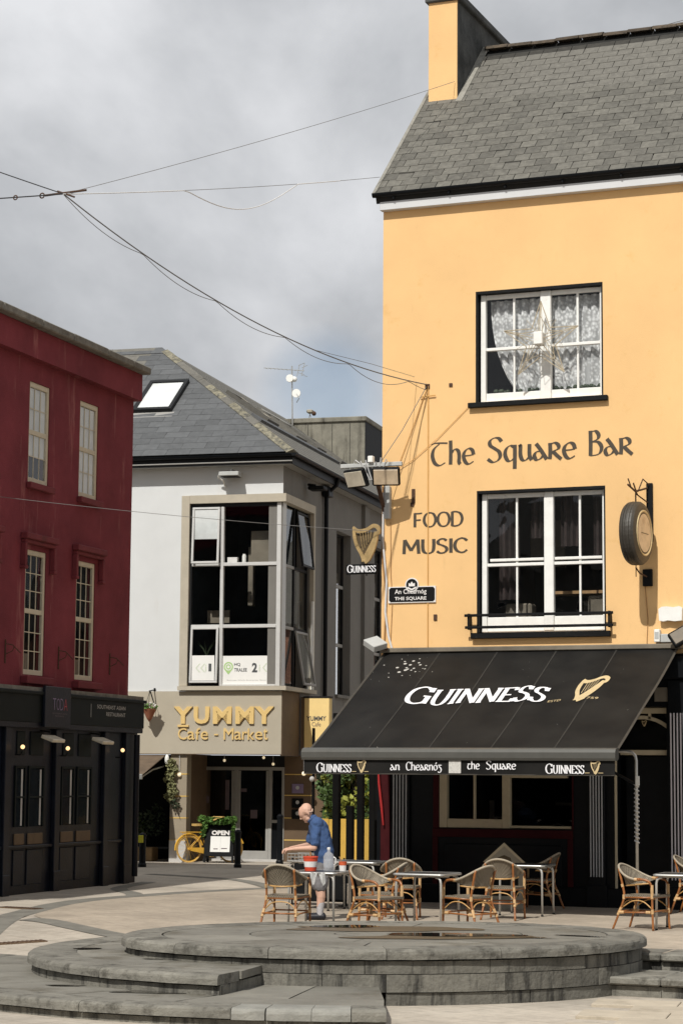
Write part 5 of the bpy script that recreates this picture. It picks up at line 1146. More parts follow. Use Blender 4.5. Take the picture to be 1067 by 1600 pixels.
for gi, (a, c) in enumerate(cols):
    for (z0, z1, zm, nr) in ((7.03, 8.80, 7.92, 2), (3.70, 5.86, 4.80, 3)):
        w = MB().cbox(a, a+.06, FY+.02, FY+.075, z0, z1, .006).cbox(c-.07, c, FY+.02, FY+.075, z0, z1, .006).cbox(a+.061, c-.071, FY+.02, FY+.075, z1-.09, z1, .006).cbox(a+.061, c-.071, FY+.02, FY+.075, z0, z0+.09, .006).build('window', 'window_cream', red)
        MB().cbox(a+.061, c-.071, FY+.028, FY+.07, zm-.042, zm+.042, .006).build('meeting_rail', 'window_cream', w)
        for (q0, q1) in ((z0+.091, zm-.043), (zm+.043, z1-.091)):
            MB().box(a+.061, c-.071, FY+.046, FY+.050, q0, q1).build('pane', 'pane_glass' if nr == 2 else 'pane_dull', w)
            for k in (1, 2): x = a+.061 + (c-a-.132)*k/3; MB().box(x-.008, x+.008, FY+.040, FY+.054, q0, q1).build('muntin', 'window_cream', w)
            for k in range(1, nr): z = q0 + (q1-q0)*k/nr; MB().box(a+.061, c-.071, FY+.041, FY+.053, z-.008, z+.008).build('muntin', 'window_cream', w)
        if nr == 2:
            lowz = zm + .07 if gi == 2 else z0 + .1
            MB().box(a+.062, c-.072, FY+.062, FY+.066, (7.50 if gi == 2 else lowz), z1-.1).build('blind_sky_grey', 'blind_sky_grey', w)  # pale sheet added for the sky mirrored in the upper panes
            MB().cbox(a-.06, c+.10, FY-.10, FY-.001, z0-.12, z0-.01, .01).build('window_sill', 'red_trim', red)
        else:
            MB().box(a+.062, c-.3, FY+.16, FY+.165, z0+.1, z0+.38).build('inner_card', 'interior_mid', w); MB().box(a+.1, c-.1, FY+.6, FY+.62, z0+.62, z0+.72).build('ceiling_light', 'interior_mid', w)
            MB().cbox(a-.10, c+.14, FY-.14, FY-.001, z0-.16, z0-.03, .012).build('window_sill', 'red_trim', red)
            MB().cbox(a-.22, c+.24, FY-.14, FY-.001, z1+.16, z1+.27, .015).build('hood_mould', 'red_trim', red)
            MB().cbox(a-.18, c+.20, FY-.09, FY-.001, z1+.09, z1+.159, .01).build('hood_mould', 'red_trim', red)
            for x in (a-.20, c+.13): MB().cbox(x, x+.08, FY-.10, FY-.001, z1-.30, z1+.089, .01).build('hood_drop', 'red_trim', red); MB().cbox(x-.02, x+.10, FY-.11, FY-.001, z1-.36, z1-.301, .01).build('hood_foot', 'red_trim', red)
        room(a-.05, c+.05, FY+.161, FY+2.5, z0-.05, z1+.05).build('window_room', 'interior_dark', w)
# plant hooks left on the render
for x in (-4.85, -2.80, -.62): MB().tube([(x, FY-.01, 4.25), (x, FY-.01, 3.85)], .012, 5).tube([(x, FY-.01, 4.18), (x+.05, FY-.12, 4.16), (x+.10, FY-.25, 4.02)], .009, 5).tube([(x, FY-.01, 4.0), (x+.05, FY-.12, 4.06), (x+.07, FY-.14, 4.13)], .008, 5).build('plant_hook', 'rust', red)
# shopfront
sf = MB().box(-14, .24, -.02, .19, 0, 2.86).build('shopfront', 'navy_paint', red)
MB().box(-14, .25, -.13, FY-.001, 3.39, 3.47).build('ledge', 'coping', red)
MB().cbox(-14, .22, -.16, .19, 2.87, 3.385, .01).build('fascia_board', 'green_black', sf); MB().cbox(-14, .26, -.20, .19, 3.34, 3.40, .01).build('cornice', 'green_black', sf); MB().box(-14, .20, -.145, -.03, 2.78, 2.868).build('cornice', 'navy_paint', sf)
sg = MB().cbox(-4.12, -3.11, -.22, -.165, 2.80, 3.50, .008).build('sign_panel', 'navy_paint', sf)
for ch, x0, x1, m in (('T', -3.84, -3.71, 'lilac_print'), ('O', -3.69, -3.56, 'lilac_print'), ('D', -3.54, -3.42, 'lilac_print'), ('A', -3.40, -3.26, 'pink_print')): text(ch, x0, x1, 3.10, 3.30, m, sf, bold=-.012, y=-.225)
text('SOUTHEAST ASIAN', -3.84, -3.27, 3.03, 3.052, 'dull_print', sf, y=-.225); text('RESTAURANT', -3.73, -3.38, 2.985, 3.01, 'dull_print', sf, y=-.225)
text('SOUTHEAST ASIAN', -1.90, -.66, 3.185, 3.255, 'print_grey', sf, bold=.0, y=-.165); text('RESTAURANT', -1.50, -.66, 3.06, 3.13, 'print_grey', sf, bold=.0, y=-.165)
MB().box(-2.16, -2.15, -.164, -.161, 3.02, 3.26).build('sign_rule', 'print_grey', sf)
for x in (-7.4, -5.2, -3.30, -1.28, -.35): MB().cbox(x-.10, x+.10, -.10, -.022, 0, 2.78, .01).build('pilaster', 'navy_paint', sf); MB().cbox(x-.13, x+.13, -.12, -.101, 0, .35, .01).build('pilaster_foot', 'navy_paint', sf)
for (a, c) in ((-4.82, -4.42), (-4.32, -3.72), (-3.05, -2.52), (-2.42, -1.80), (-7.0, -6.3), (-6.2, -5.5)):
    w = MB().cbox(a, a+.04, -.05, -.022, 1.12, 2.14, .004).cbox(c-.05, c, -.05, -.022, 1.12, 2.14, .004).cbox(a+.041, c-.051, -.05, -.022, 2.10, 2.14, .004).cbox(a+.041, c-.051, -.05, -.022, 1.60, 1.63, .004).build('shop_window', 'green_black', sf)
    MB().box(a+.041, c-.051, -.032, -.028, 1.12, 1.6).box(a+.041, c-.051, -.032, -.028, 1.631, 2.10).build('pane', 'pane_shade', w); MB().box(a+.06, c-.06, -.026, -.023, 1.12, 2.1).build('window_back', 'interior_dark', w)
    if c > -5: MB().box(c-.15, c-.09, -.0275, -.0265, 1.14, 2.08).build('inner_curtain', 'print_grey', w)
    MB().cbox(a+.02, c-.02, -.045, -.022, .82, 1.01, .01).build('panel', 'tan_panel', sf); MB().cbox(a+.05, c-.05, -.04, -.022, 2.32, 2.72, .01).build('top_light', 'green_black', sf); MB().cbox(a, c, -.04, -.022, .15, .74, .015).build('panel', 'navy_paint', sf)
MB().cbox(-14, -.5, -.07, -.021, .76, .815, .01).build('dado_rail', 'navy_paint', sf)
MB().tube([(.0, -.12, 2.75), (.0, -.12, .12)], .055, 10).build('down_pipe', 'navy_paint', sf)
for x in (-4.97, -3.24, -.92):
    lm = thing('wall_lamp', {-4.97: 'lit globe lamp at the far left of the dark restaurant front', -3.24: 'lit globe lamp between the paired shop windows under the small square sign', -.92: 'lit globe lamp nearest the corner downpipe of the restaurant'}[x], 'lamp', (0, 0, 0), 0, 'lit globe lamps on the restaurant front')
    lm.location = (RO.x + x*cos(YR), RO.y + x*sin(YR), 0); lm.rotation_euler = (0, 0, YR)
    MB().tube([(0, -.1, 2.32), (0, -.2, 2.32), (0, -.24, 2.38)], .012, 6).build('arm', 'black_paint', lm); MB().ball((0, -.24, 2.45), .036, 12, 8).build('globe', 'lamp_on', lm, smooth=True)
for x in (-3.86, -1.83):
    fl = thing('shop_floodlight', 'flat slanted floodlight under the fascia ' + ('below the small square sign' if x < -3 else 'above the window nearest the corner'), 'floodlight', (RO.x + x*cos(YR), RO.y + x*sin(YR), 0), YR, 'slanted floodlights under the restaurant fascia')
    MB().cbox(-.24, .24, -.34, -.10, -.03, .03, .01).xf(Matrix.Translation((0, -.05, 2.68)) @ Matrix.Rotation(.35, 4, 'X')).build('head', 'lamp_glass', fl); MB().tube([(0, -.02, 2.74), (0, -.2, 2.72)], .015, 6).build('bracket', 'black_paint', fl)

# ================================================================ REAR BUILDINGS
rear = thing('rear_block', 'stained grey concrete block rising behind the cafe roof', 'building', yw(0, 14, 0), YY)
MB().box(-3.6, .82, 0, 3.4, 8, 12.55).build('wall', 'concrete_stained', rear); MB().cbox(-3.66, .88, -.06, 3.46, 12.55, 12.70, .02).build('coping', 'concrete_stained', rear)
MB().box(.821, .835, .0, 3.35, 8, 12.549).build('side_face', 'black_paint', rear)  # thin black sheet over the right side of the block
for u in (-.95, -.2, .35): MB().box(u, u+.015, -.012, -.001, 10, 12.5).build('panel_joint', 'joint', rear)
far = thing('far_house', 'dark brick house closing the alley behind the trees', 'building', (-4.5, 34, 0), radians(4))
MB().box(-9, 14, 0, 8, 0, 7.0).build('wall', 'brick_far', far); MB().prism([(-9.3, -.3, 7.0), (14.3, -.3, 7.0), (14.3, 4, 10.2), (-9.3, 4, 10.2)], (0, .05, -.15)).build('roof', 'slate_old', far)
for u in (-4, -1, 2, 5):
    for z in (1.2, 4.2):
        wv = MB().cbox(u, u+1, -.04, .02, z, z+1.6, .02).build('window', 'white_paint', far); MB().box(u+.1, u+.9, -.05, -.041, z+.1, z+1.5).build('pane', 'pane_glass', far)

# houses across the square, behind the viewer: what the windows mirror
for i, (x0, x1, h, m, lab) in enumerate(((-26, -15, 9.0, 'brick_far', 'brick house across the square, farthest from the bar'), (-14.9, -4, 10.5, 'grey_wall', 'grey rendered house across the square opposite the restaurant'), (-3.9, 8, 9.6, 'stone_trim', 'stone coloured house across the square opposite the cafe'), (8.1, 20, 11.0, 'brick_far', 'tall brick house across the square facing the bar'), (20.1, 33, 9.2, 'grey_wall', 'grey house across the square nearest the street end'))):
    hs_ = thing('town_house', lab, 'building', (x0, -50, 0), 0, 'houses across the square'); w_ = x1 - x0; n_ = 4
    hw = MB().box(0, w_, -8, 0, 0, h).build('wall', m, hs_); MB().prism([(-.1, .3, h), (w_ + .1, .3, h), (w_ + .1, -4, h + 3.4), (-.1, -4, h + 3.4)], (0, -.05, -.15)).prism([(-.1, -8.3, h), (w_ + .1, -8.3, h), (w_ + .1, -4, h + 3.4), (-.1, -4, h + 3.4)], (0, .05, -.15)).build('roof', 'slate_old', hs_)
    MB().box(.3, w_ - .3, .002, .10, .1, 2.9).build('shopfront', 'black_paint', hs_); MB().cbox(.2, w_ - .2, .002, .25, 2.95, 3.5, .02).build('fascia_board', 'cream_paint', hs_)
    for k in range(n_):
        for z in (4.4, 7.0):
            u = w_ * (k + .5) / n_ - .5
            if z + 1.8 > h: continue
            wv = MB().cbox(u, u + 1, .002, .06, z, z + 1.7, .01).build('window', 'white_paint', hs_); MB().box(u + .08, u + .92, .062, .066, z + .08, z + 1.62).build('pane', 'dark_frame', hs_)
# ================================================================ AWNING
awn = thing('bar_awning', 'big black canvas awning with white lettering over the bar terrace', 'awning')
T0, T1, F0, F1 = Vector((.098, -.06, 4.06)), Vector((5.02, -.06, 4.07)), Vector((.134, -3.5, 2.33)), Vector((4.994, -3.9, 2.33))
NP = 5
def cano(s, t, sag=.06): 
    p = T0.lerp(T1, s).lerp(F0.lerp(F1, s), t); return p + Vector((0, 0, .010 * sin(s*23 + 5*t) * sin(pi*t) + .006 * sin(s*51 - 9*t) * sin(pi*t) - sag * 4 * t * (1 - t) * (.55 + .45 * abs(sin(pi * NP * s)))))
for k in range(NP):
    nu, nv = 14, 18; vs = [cano((k + i/nu) / NP, j/nv) for j in range(nv+1) for i in range(nu+1)]
    B = MB(); B.add(vs, [(j*(nu+1)+i, j*(nu+1)+i+1, (j+1)*(nu+1)+i+1, (j+1)*(nu+1)+i) for j in range(nv) for i in range(nu)]); B.build('canvas_panel', 'awning_canvas', awn, smooth=True)
mat('awning_seam', (0.024, 0.022, 0.019), .8, .2, 6); mat('awning_hem', (0.045, 0.040, 0.032), .7, .2, 6)
for k in range(NP + 1):
    s = min(max(k / NP, .004), .996); w = .012 if 0 < k < NP else .022
    B = MB(); vs = []
    for j in range(13):
        t = j / 12; d = w / 4.9
        for q in (-d, d): vs.append(cano(min(max(s + q, 0), 1), t) + Vector((0, -.001, .005)))
    B.add(vs, [(2*j, 2*j+1, 2*j+3, 2*j+2) for j in range(12)]); B.build('seam', 'awning_seam' if 0 < k < NP else 'awning_hem', awn)
MB().cbox(.06, 5.06, -.20, .0, 4.02, 4.10, .012).build('wall_cassette', 'interior_mid', awn)
# front roller bar and valance
fd = (F1 - F0); fl_ = fd.length; fd.normalize(); fn = Vector((fd.y, -fd.x, 0))
B = MB(); prof = [(.07, .115), (-.005, .115), (-.06, .095), (-.085, .05), (-.085, -.03), (-.07, -.065), (.0, -.065), (.07, -.03)]
B.prism([F0 - fd*.02 - fn*(-q) * -1 * -1 + Vector((0, 0, z - .02)) if False else F0 - fd*.02 + fn * (-q) + Vector((0, 0, z - .02)) for q, z in prof], fd * (fl_ + .04)); B.build('front_bar', 'awning_front_bar', awn)
val = MB(); nu = 60; vs = []
vo = F0 + fn * .035
for i in range(nu + 1):
    s = fl_ * i / nu; wv = .006 * sin(s * 7.0) 
    for z in (2.245, 2.045): vs.append(vo + fd * s + fn * (wv if z < 2.1 else 0) + Vector((0, 0, z - vo.z)))
val.add(vs, [(2*i, 2*i+1, 2*i+3, 2*i+2) for i in range(nu)]); val.build('valance', 'awning_canvas', awn, smooth=True)
MB().cbox(0, fl_, -.004, .006, 2.035, 2.05, .002).xf(Matrix.Translation((vo.x, vo.y, 0)) @ Matrix.Rotation(atan2(fd.y, fd.x), 4, 'Z')).build('hem', 'awning_hem', awn)
exc = (T1 - T0).normalized(); ezc = Vector((-.001, .903, .43)); ezc = (ezc - exc * ezc.dot(exc)).normalized()
lo_ = T0 + Vector((0, 0, -.0)) ; nn = exc.cross(ezc); nn = nn if nn.z > 0 else -nn
GU = ['G^','U^','I^','N^','N^','E^','S^','S^']
pen_text(GU, lo_, exc, ezc, .97, 3.24, -2.05, .54, 'white_letter', awn, nib=(.19, 4), hair=.035, scale={0: 1.16}, lift=.012)
harp(lo_, exc, ezc, 3.58, 4.00, -2.10, -1.22, awn, lift=.012, shear=.10, wm=1.25)
for body, x0, x1 in (('ESTD', 3.32, 3.52), ('1759', 3.88, 4.10)):
    o = text(body, 0, x1 - x0, 0, .075, 'gold', awn); M = Matrix((( exc.x, 0, ezc.x, 0), (exc.y, 0, ezc.y, 0), (exc.z, 0, ezc.z, 0), (0, 0, 0, 1))); me = o.data
    for v in me.vertices: v.co = lo_ + exc * (x0 + v.co.x) + ezc * (-2.06 + v.co.z) + nn * .014
def lay_on_canvas(o):
    for v in o.data.vertices:
        p = v.co; h = (p - lo_).dot(nn); s_, t_ = .5, .5
        for _ in range(4):
            L_, R_ = T0.lerp(F0, t_), T1.lerp(F1, t_); s_ = (p.x - L_.x) / (R_.x - L_.x); a_, b_ = T0.lerp(T1, s_), F0.lerp(F1, s_); t_ = (p.y - a_.y) / (b_.y - a_.y)
        v.co = cano(s_, t_) + nn * (.011 + (h - .012) * .6)
for o in [q for q in bpy.data.objects if q.parent == awn and q.name.split('.')[0] in ('lettering', 'harp_emblem')]: lay_on_canvas(o)
vl = lambda a: None
ox = Vector((vo.x, vo.y, 0)); exv = fd; 
def vpen(chars, x0, x1, z0, cap, **k): return pen_text(chars, ox + fn * .004, exv, Z, x0, x1, z0, cap, 'white_letter', awn, lift=.006, **k)
for x0 in (.22, 3.85):
    vpen(GU, x0, x0 + .58, 2.065, .115, nib=(.20, 4), hair=.035, scale={0: 1.18}); harp(ox + fn*.004, exv, Z, x0 + .67, x0 + .81, 2.06, 2.235, awn, lift=.006)
    for q in (.60, .80): MB().box(q - .015, q + .055, -.012, -.010, 2.072, 2.080).xf(Matrix.Translation((ox.x, ox.y, 0)) @ Matrix.Rotation(atan2(fd.y, fd.x), 4, 'Z') @ Matrix.Translation((x0, 0, 0))).build('lettering', 'gold', awn)
vpen(['a~','n~'], 1.43, 1.58, 2.10, .12, nib=(.16, 15), hair=.04); vpen(['C~','h~','e~','a~','R~','n~','o~','g~'], 1.68, 2.25, 2.10, .12, nib=(.16, 15), hair=.04)
vpen(['t~','h~','e~'], 2.65, 2.84, 2.12, .12, nib=(.16, 15), hair=.04); vpen(['S~','q~','u~','a~','R~','e~'], 2.94, 3.40, 2.12, .12, nib=(.16, 15), hair=.04)
mat('pale_patch', (.50, .49, .46), .7, .25, 40)
MB().box(2.36, 2.55, -.012, -.010, 2.06, 2.24).xf(Matrix.Translation((ox.x, ox.y, 0)) @ Matrix.Rotation(atan2(fd.y, fd.x), 4, 'Z')).build('printed_patch', 'pale_patch', awn)
# folding arms and the bright frame post on the right
for s, x in ((.06, .4), (.94, 4.75)):
    P = F0.lerp(F1, s); MB().tube([(x, -.1, 3.85), (x + (.35 if x < 2 else -.35), -1.9, 3.0), (P.x, P.y + .05, 2.30)], .028, 8).build('folding_arm', 'black_gloss', awn)
# frame of steel tube with lights wound round it, right of the awning
pf = thing('tube_frame', 'bent steel tube post wound with a light cord beside the awning', 'post', (0, 0, 0))
MB().tube([(4.35, -2.05, 2.40), (4.66, -2.0, 2.40), (4.74, -2.0, 2.385), (4.785, -2.0, 2.34), (4.80, -2.0, 2.27), (4.80, -2.0, 0)], .024, 10).build('tube', 'steel', pf, smooth=True)
MB().tube([(4.36, -2.03, 2.15), (4.78, -2.0, 1.92)], .022, 8).build('brace', 'black_gloss', pf)
B = MB(); B.tube([(4.80 + .033*cos(a*1.0), -2.0 + .033*sin(a*1.0), 1.95 - .010*a) for a in [i*.6 for i in range(150)]], .009, 5).build('light_cord', 'cable_white', pf)
MB().cbox(4.795, 4.85, -2.045, -2.01, 1.90, 2.04, .004).build('white_tag', 'white_paint', pf)

# ================================================================ THINGS ON THE BAR WALL
fb = thing('floodlight_bracket', 'weathered timber crossarm bracket at the top corner of the bar', 'bracket', (0, 0, 0))
MB().cbox(-.53, .55, -.55, -.49, 7.06, 7.13, .008).build('crossarm', 'grey_plastic', fb); MB().cbox(.02, .08, -.52, -.02, 7.0, 7.06, .006).build('stay', 'rust', fb)
MB().prism([(.03, -.48, 6.99), (.09, -.48, 6.99), (.09, -.02, 6.40), (.03, -.02, 6.40)], (0, .0, -.06)).build('strut', 'rust', fb)
MB().cbox(-.03, .06, -.60, -.50, 7.13, 7.24, .01).build('junction_box', 'white_paint', fb); MB().cbox(.07, .17, -.10, -.002, 6.25, 6.80, .01).build('meter_case', 'grey_plastic', fb)
B = MB()
for k in range(7): a = ru(0, 6); B.tube([(-.30 + .1*k, -.52, 7.13), (-.25 + .09*k, -.58, 7.18 + .04*sin(a)), (-.15 + .06*k, -.53, 7.05 + .05*cos(a)), (-.05 + .03*k, -.5, 6.85)], .010, 5)
B.build('cable_loops', 'cable_white', fb)
def flood(x, z, rz, lab, m, ww=.46, hh=.31):
    f = thing('floodlight', lab, 'floodlight', (x, -.56, z), rz, 'floodlights on the crossarm at the bar corner')
    Mx = Matrix.Rotation(radians(24), 4, 'X')
    MB().cbox(-ww/2, ww/2, -.0, .09, -hh/2, hh/2, .02).xf(Mx).build('housing', 'black_paint', f); MB().cbox(-ww/2+.03, ww/2-.03, -.012, .004, -hh/2+.03, hh/2-.03, .004).xf(Mx).build('lens', m, f)
    MB().tube([(-.18, .05, .0), (-.18, .08, hh/2+.07), (.18, .08, hh/2+.07), (.18, .05, 0)], .014, 6).build('yoke', 'grey_plastic', f)
flood(-.27, 6.87, radians(-24), 'floodlight hanging left of the bar corner with pale lens', 'lamp_glass'); flood(.28, 6.88, radians(14), 'floodlight hanging against the yellow wall with warm lens', 'lamp_glass_warm')
hs = thing('harp_sign', 'gilded harp hanging at the left corner of the bar', 'sign', (0, -.22, 0))
harp((0, 0, 0), X, Z, -.43, .05, 5.52, 6.13, hs, 'gold_metal', lift=.03, name='harp', thick=.05)
B = MB(); B.prism([(-.38, .01, 6.0), (.0, .01, 6.02), (-.03, .01, 5.72), (-.17, .01, 5.56), (-.25, .01, 5.60)], (0, .02, 0)).build('backing', 'gold_dark', hs)
MB().tube([(-.2, .03, 5.5), (-.2, .05, 5.3)], .012, 5).build('hanger', 'cable_black', hs); MB().tube([(-.02, .2, 5.9), (-.1, .02, 5.92)], .012, 5).build('wall_stay', 'cable_black', hs)
ns = thing('name_board', 'small black board with raised white capitals below the gilded harp', 'sign', (0, -.20, 0))
MB().cbox(-.56, -.005, .0, .05, 5.33, 5.50, .012).build('board', 'black_paint', ns); pen_text(GU, (0, -.003, 0), X, Z, -.53, -.02, 5.36, .105, 'white_letter', ns, nib=(.2, 4), hair=.04, scale={0: 1.18})
ss = thing('street_sign', 'small black bilingual street name plate with round crest on top', 'sign', (0, -.025, 0))
B = MB(); B.prism([(.13, 0, 4.85), (.96, 0, 4.85), (.96, 0, 5.12), (.13, 0, 5.12)], (0, .022, 0)).build('plate', 'label_white', ss)
B = MB(); B.prism([(.175, -.003, 4.865), (.915, -.003, 4.865), (.945, -.003, 4.895), (.945, -.003, 5.075), (.915, -.003, 5.105), (.175, -.003, 5.105), (.145, -.003, 5.075), (.145, -.003, 4.895)], (0, .002, 0)).build('field', 'black_paint', ss)
MB().lathe([(.118, -.004), (.118, .018)], (.545, 0, 5.145), 28, 'y').build('crest_rim', 'label_white', ss); MB().lathe([(.098, -.008), (.098, -.0045)], (.545, 0, 5.145), 28, 'y').build('crest', 'black_paint', ss)
B = MB(); B.poly([(.49, -.009, 5.12), (.60, -.009, 5.12), (.60, -.009, 5.18), (.575, -.009, 5.16), (.545, -.009, 5.20), (.515, -.009, 5.16), (.49, -.009, 5.18)]); B.poly([(.46, -.0095, 5.09), (.545, -.0095, 5.05), (.63, -.0095, 5.09), (.62, -.0095, 5.115), (.545, -.0095, 5.08), (.47, -.0095, 5.115)]); B.build('crest_shape', 'label_white', ss)
text('An Chearnóg', .245, .80, 4.975, 5.075, 'label_white', ss, bold=.012, y=-.005); text('THE SQUARE', .245, .80, 4.885, 4.95, 'label_white', ss, bold=.02, y=-.005)
# tyre sign
ty = thing('tyre_sign', 'old tyre with cream disc face hung from iron bracket beside lower bar window', 'sign', (4.47, -.60, 5.80), radians(-5))
tp = [(.27, -.13), (.40, -.135), (.465, -.115), (.492, -.08), (.497, -.055), (.488, -.05), (.497, -.042), (.50, -.015), (.491, -.008), (.491, .008), (.50, .015), (.497, .042), (.488, .05), (.497, .055), (.492, .08), (.465, .115), (.40, .135), (.34, .135)]
MB().lathe(tp, n=44, axis='x').build('tyre', 'tyre_rubber', ty, smooth=False); MB().lathe([(.302, .118), (.345, .150), (.36, .146), (.36, .1)], n=40, axis='x').build('disc_rim', 'gold', ty); MB().lathe([(.300, .1), (.300, .141), (.0005, .143)], n=40, axis='x').build('disc_face', 'tyre_face', ty)
MB().box(.1435, .1455, -.16, .17, -.012, .0).build('dial_mark', 'gold_dark', ty)
tb = thing('sign_bracket', 'black wall plate with thin twisted iron arms holding the tyre', 'bracket', (0, 0, 0))
MB().cbox(4.50, 4.60, -.05, -.002, 5.72, 6.66, .006).build('wall_plate', 'black_paint', tb)
B = MB(); B.tube([(4.52, -.05, 6.58), (4.47, -.62, 6.46), (4.45, -1.0, 6.52)], .016, 6); B.tube([(4.52, -.05, 6.35), (4.47, -.5, 6.42), (4.46, -.7, 6.58)], .012, 6); B.tube([(4.47, -.60, 6.46), (4.47, -.60, 6.29)], .012, 6); B.tube([(4.55, -.05, 6.63), (4.50, -.25, 6.70), (4.46, -.42, 6.48)], .010, 6); B.tube([(4.46, -.85, 6.50), (4.44, -.95, 6.62)], .010, 6); B.build('arm', 'rust', tb)
MB().cbox(4.43, 4.585, -.06, -.002, 5.02, 5.29, .01).build('lower_plate', 'black_paint', tb); MB().tube([(4.5, -.06, 5.17), (4.46, -.35, 5.20), (4.47, -.62, 5.26)], .012, 6).tube([(4.47, -.62, 5.30), (4.47, -.62, 5.12)], .008, 5).build('lower_arm', 'rust', tb)
# wall boxes
wb = MB(); wb.prism([(4.70, -.10, 4.47), (4.76, -.10, 4.455), (4.84, -.10, 4.47), (4.94, -.10, 4.455), (5.06, -.10, 4.465), (5.07, -.10, 4.66), (5.02, -.10, 4.69), (4.93, -.10, 4.675), (4.82, -.10, 4.69), (4.74, -.10, 4.685), (4.69, -.10, 4.65)], (0, .098, 0)).build('cabinet_box', 'white_paint', None, label='white weathered box with wavy edges on the bar wall below the tyre', cat='wall box')
mb_ = thing('meter_box', 'small pale meter box with clear window just above the awning end', 'meter box', (0, 0, 0)); MB().cbox(4.62, 4.71, -.12, -.002, 4.13, 4.33, .01).build('meter', 'white_paint', mb_); MB().box(4.635, 4.695, -.124, -.121, 4.18, 4.29).build('meter_window', 'grey_plastic', mb_); MB().cbox(4.715, 4.93, -.09, -.002, 4.125, 4.26, .01).build('junction_box', 'grey_plastic', mb_)
sl = thing('wall_spotlight', 'white box spotlight tilted over the left end of the black awning', 'floodlight', (.02, -.32, 4.16), radians(-28)); MB().cbox(-.15, .15, -.14, .14, -.055, .055, .01).xf(Matrix.Rotation(radians(26), 4, 'Y') @ Matrix.Rotation(radians(18), 4, 'X')).build('housing', 'grey_plastic', sl); MB().tube([(.06, .1, -.04), (.08, .28, -.12)], .03, 8).build('bracket', 'rust', sl)
sl = thing('wall_spotlight', 'dark square floodlight tilted over the right end of the black awning', 'floodlight', (5.10, -.34, 4.20), radians(20)); MB().cbox(-.17, .17, -.05, .05, -.13, .13, .02).xf(Matrix.Rotation(radians(-30), 4, 'Y') @ Matrix.Rotation(radians(-25), 4, 'X')).build('housing', 'black_paint', sl); MB().cbox(-.14, .14, -.06, -.045, -.10, .10, .004).xf(Matrix.Rotation(radians(-30), 4, 'Y') @ Matrix.Rotation(radians(-25), 4, 'X')).build('lens', 'gold_dark', sl); MB().tube([(0, .05, 0), (0, .32, -.1)], .02, 6).build('bracket', 'rust', sl)
# cables on the wall
cb = lambda pts, r, m, lab, grp=None: MB().tube(pts, r, 6).build('cable', m, None, label=lab, cat='cable', group=grp)
cb([(.815, -.012, 8.45), (.82, -.012, 4.12)], .010, 'cable_yellow', 'straight painted conduit running down the yellow wall past the word over the sign')
cb([(.79, -.02, 8.45), (.45, -.25, 7.7), (.16, -.5, 7.13)], .006, 'cable_grey', 'thin grey cable slanting from the wall anchor down to the crossarm')
cb([(.79, -.015, 8.40), (.50, -.02, 7.65), (.27, -.02, 7.08)], .006, 'cable_yellow', 'orange brown cable slanting from the wall anchor to the bar corner')
cb([(1.53, -.015, 8.07), (1.0, -.02, 7.58), (.55, -.02, 7.22), (.28, -.03, 7.08)], .005, 'cable_yellow', 'cable running from the upper window sill down to the corner')
cb([(.04, -.03, 6.7), (.03, -.03, 5.9), (.10, -.03, 5.2), (.08, -.03, 4.7), (.14, -.03, 4.3), (.20, -.03, 4.1)], .018, 'cable_white', 'white cable bundle wandering down the bar corner past the street plate')
cb([(.02, -.015, 6.8), (.015, -.015, 5.6), (.09, -.015, 5.0), (.06, -.015, 4.12)], .014, 'cable_orange', 'rusty cable running down the very edge of the bar corner')
cb([(.16, -.012, 6.2), (.17, -.012, 5.3), (.2, -.012, 4.9), (.17, -.012, 4.2)], .006, 'cable_orange', 'thin cable passing behind the street name plate')
cb([(4.46, -.01, 5.02), (4.50, -.01, 4.5), (4.48, -.01, 4.11)], .006, 'cable_orange', 'thin cable below the lower iron plate of the tyre sign')
wa = thing('wall_anchor', 'rusty eye bolt and plate anchoring the overhead cable in yellow wall', 'anchor', (.80, 0, 8.45)); MB().cbox(-.04, .04, -.02, -.001, -.04, .04, .004).build('plate', 'rust', wa); MB().tube([(0, -.02, 0), (0, -.09, .02)], .014, 6).build('eye_bolt', 'rust', wa); MB().tube([(-.12, -.03, -.18), (.15, -.03, -.16)], .01, 5).build('cross_bar', 'cable_yellow', wa)
for (u, z, h) in ((.56, 6.62, .24), (.54, 6.48, .07), (1.21, 8.45, .06), (.95, 4.6, .10)): MB().cbox(u-.03, u+.03, -.02, -.001, z-h/2, z+h/2, .005).build('wall_fixing', 'rust', pub)

# ================================================================ OVERHEAD WIRES
JN = Vector((-1.64, -8.0, 9.92))
def sag(p, q, s, n=18): p, q = Vector(p), Vector(q); return [p.lerp(q, i/n) - Vector((0, 0, s * 4 * (i/n) * (1 - i/n))) for i in range(n+1)]
def wire(pts, r, m, lab): return MB().tube(pts, r, 5).build('overhead_wire', m, None, label=lab, cat='wire')
AN = Vector((.80, -.09, 8.47))
wire(sag(JN, AN, .42, 26), .0095, 'cable_grey', 'dark main wire sagging from the junction to the yellow wall anchor')
loop = []
main = sag(JN, AN, .42, 120)
for i, p in enumerate(main):
    t = i / 120; k = (t * 5.3) % 1; loop.append(p - Vector((0, 0, .008 + .10 * (4 * k * (1 - k)) * (1 if int(t*5.3) != 4 else 1.5))))
wire(loop, .0052, 'cable_grey', 'thin wire looped under the main sagging wire')
wire([main[78], main[78].lerp(AN, .5) + Vector((0, 0, .06)), AN + Vector((-.2, 0, .14))], .004, 'cable_grey', 'faint wire just above the lower end of the main sagging wire')
wire(sag((-6.5, -8.3, 12.0), JN, .05), .008, 'cable_black', 'thin wire rising from the junction toward top left'); wire(sag((-6.0, -8.6, 9.95), JN, .02), .009, 'cable_black', 'level wire running left from the junction')
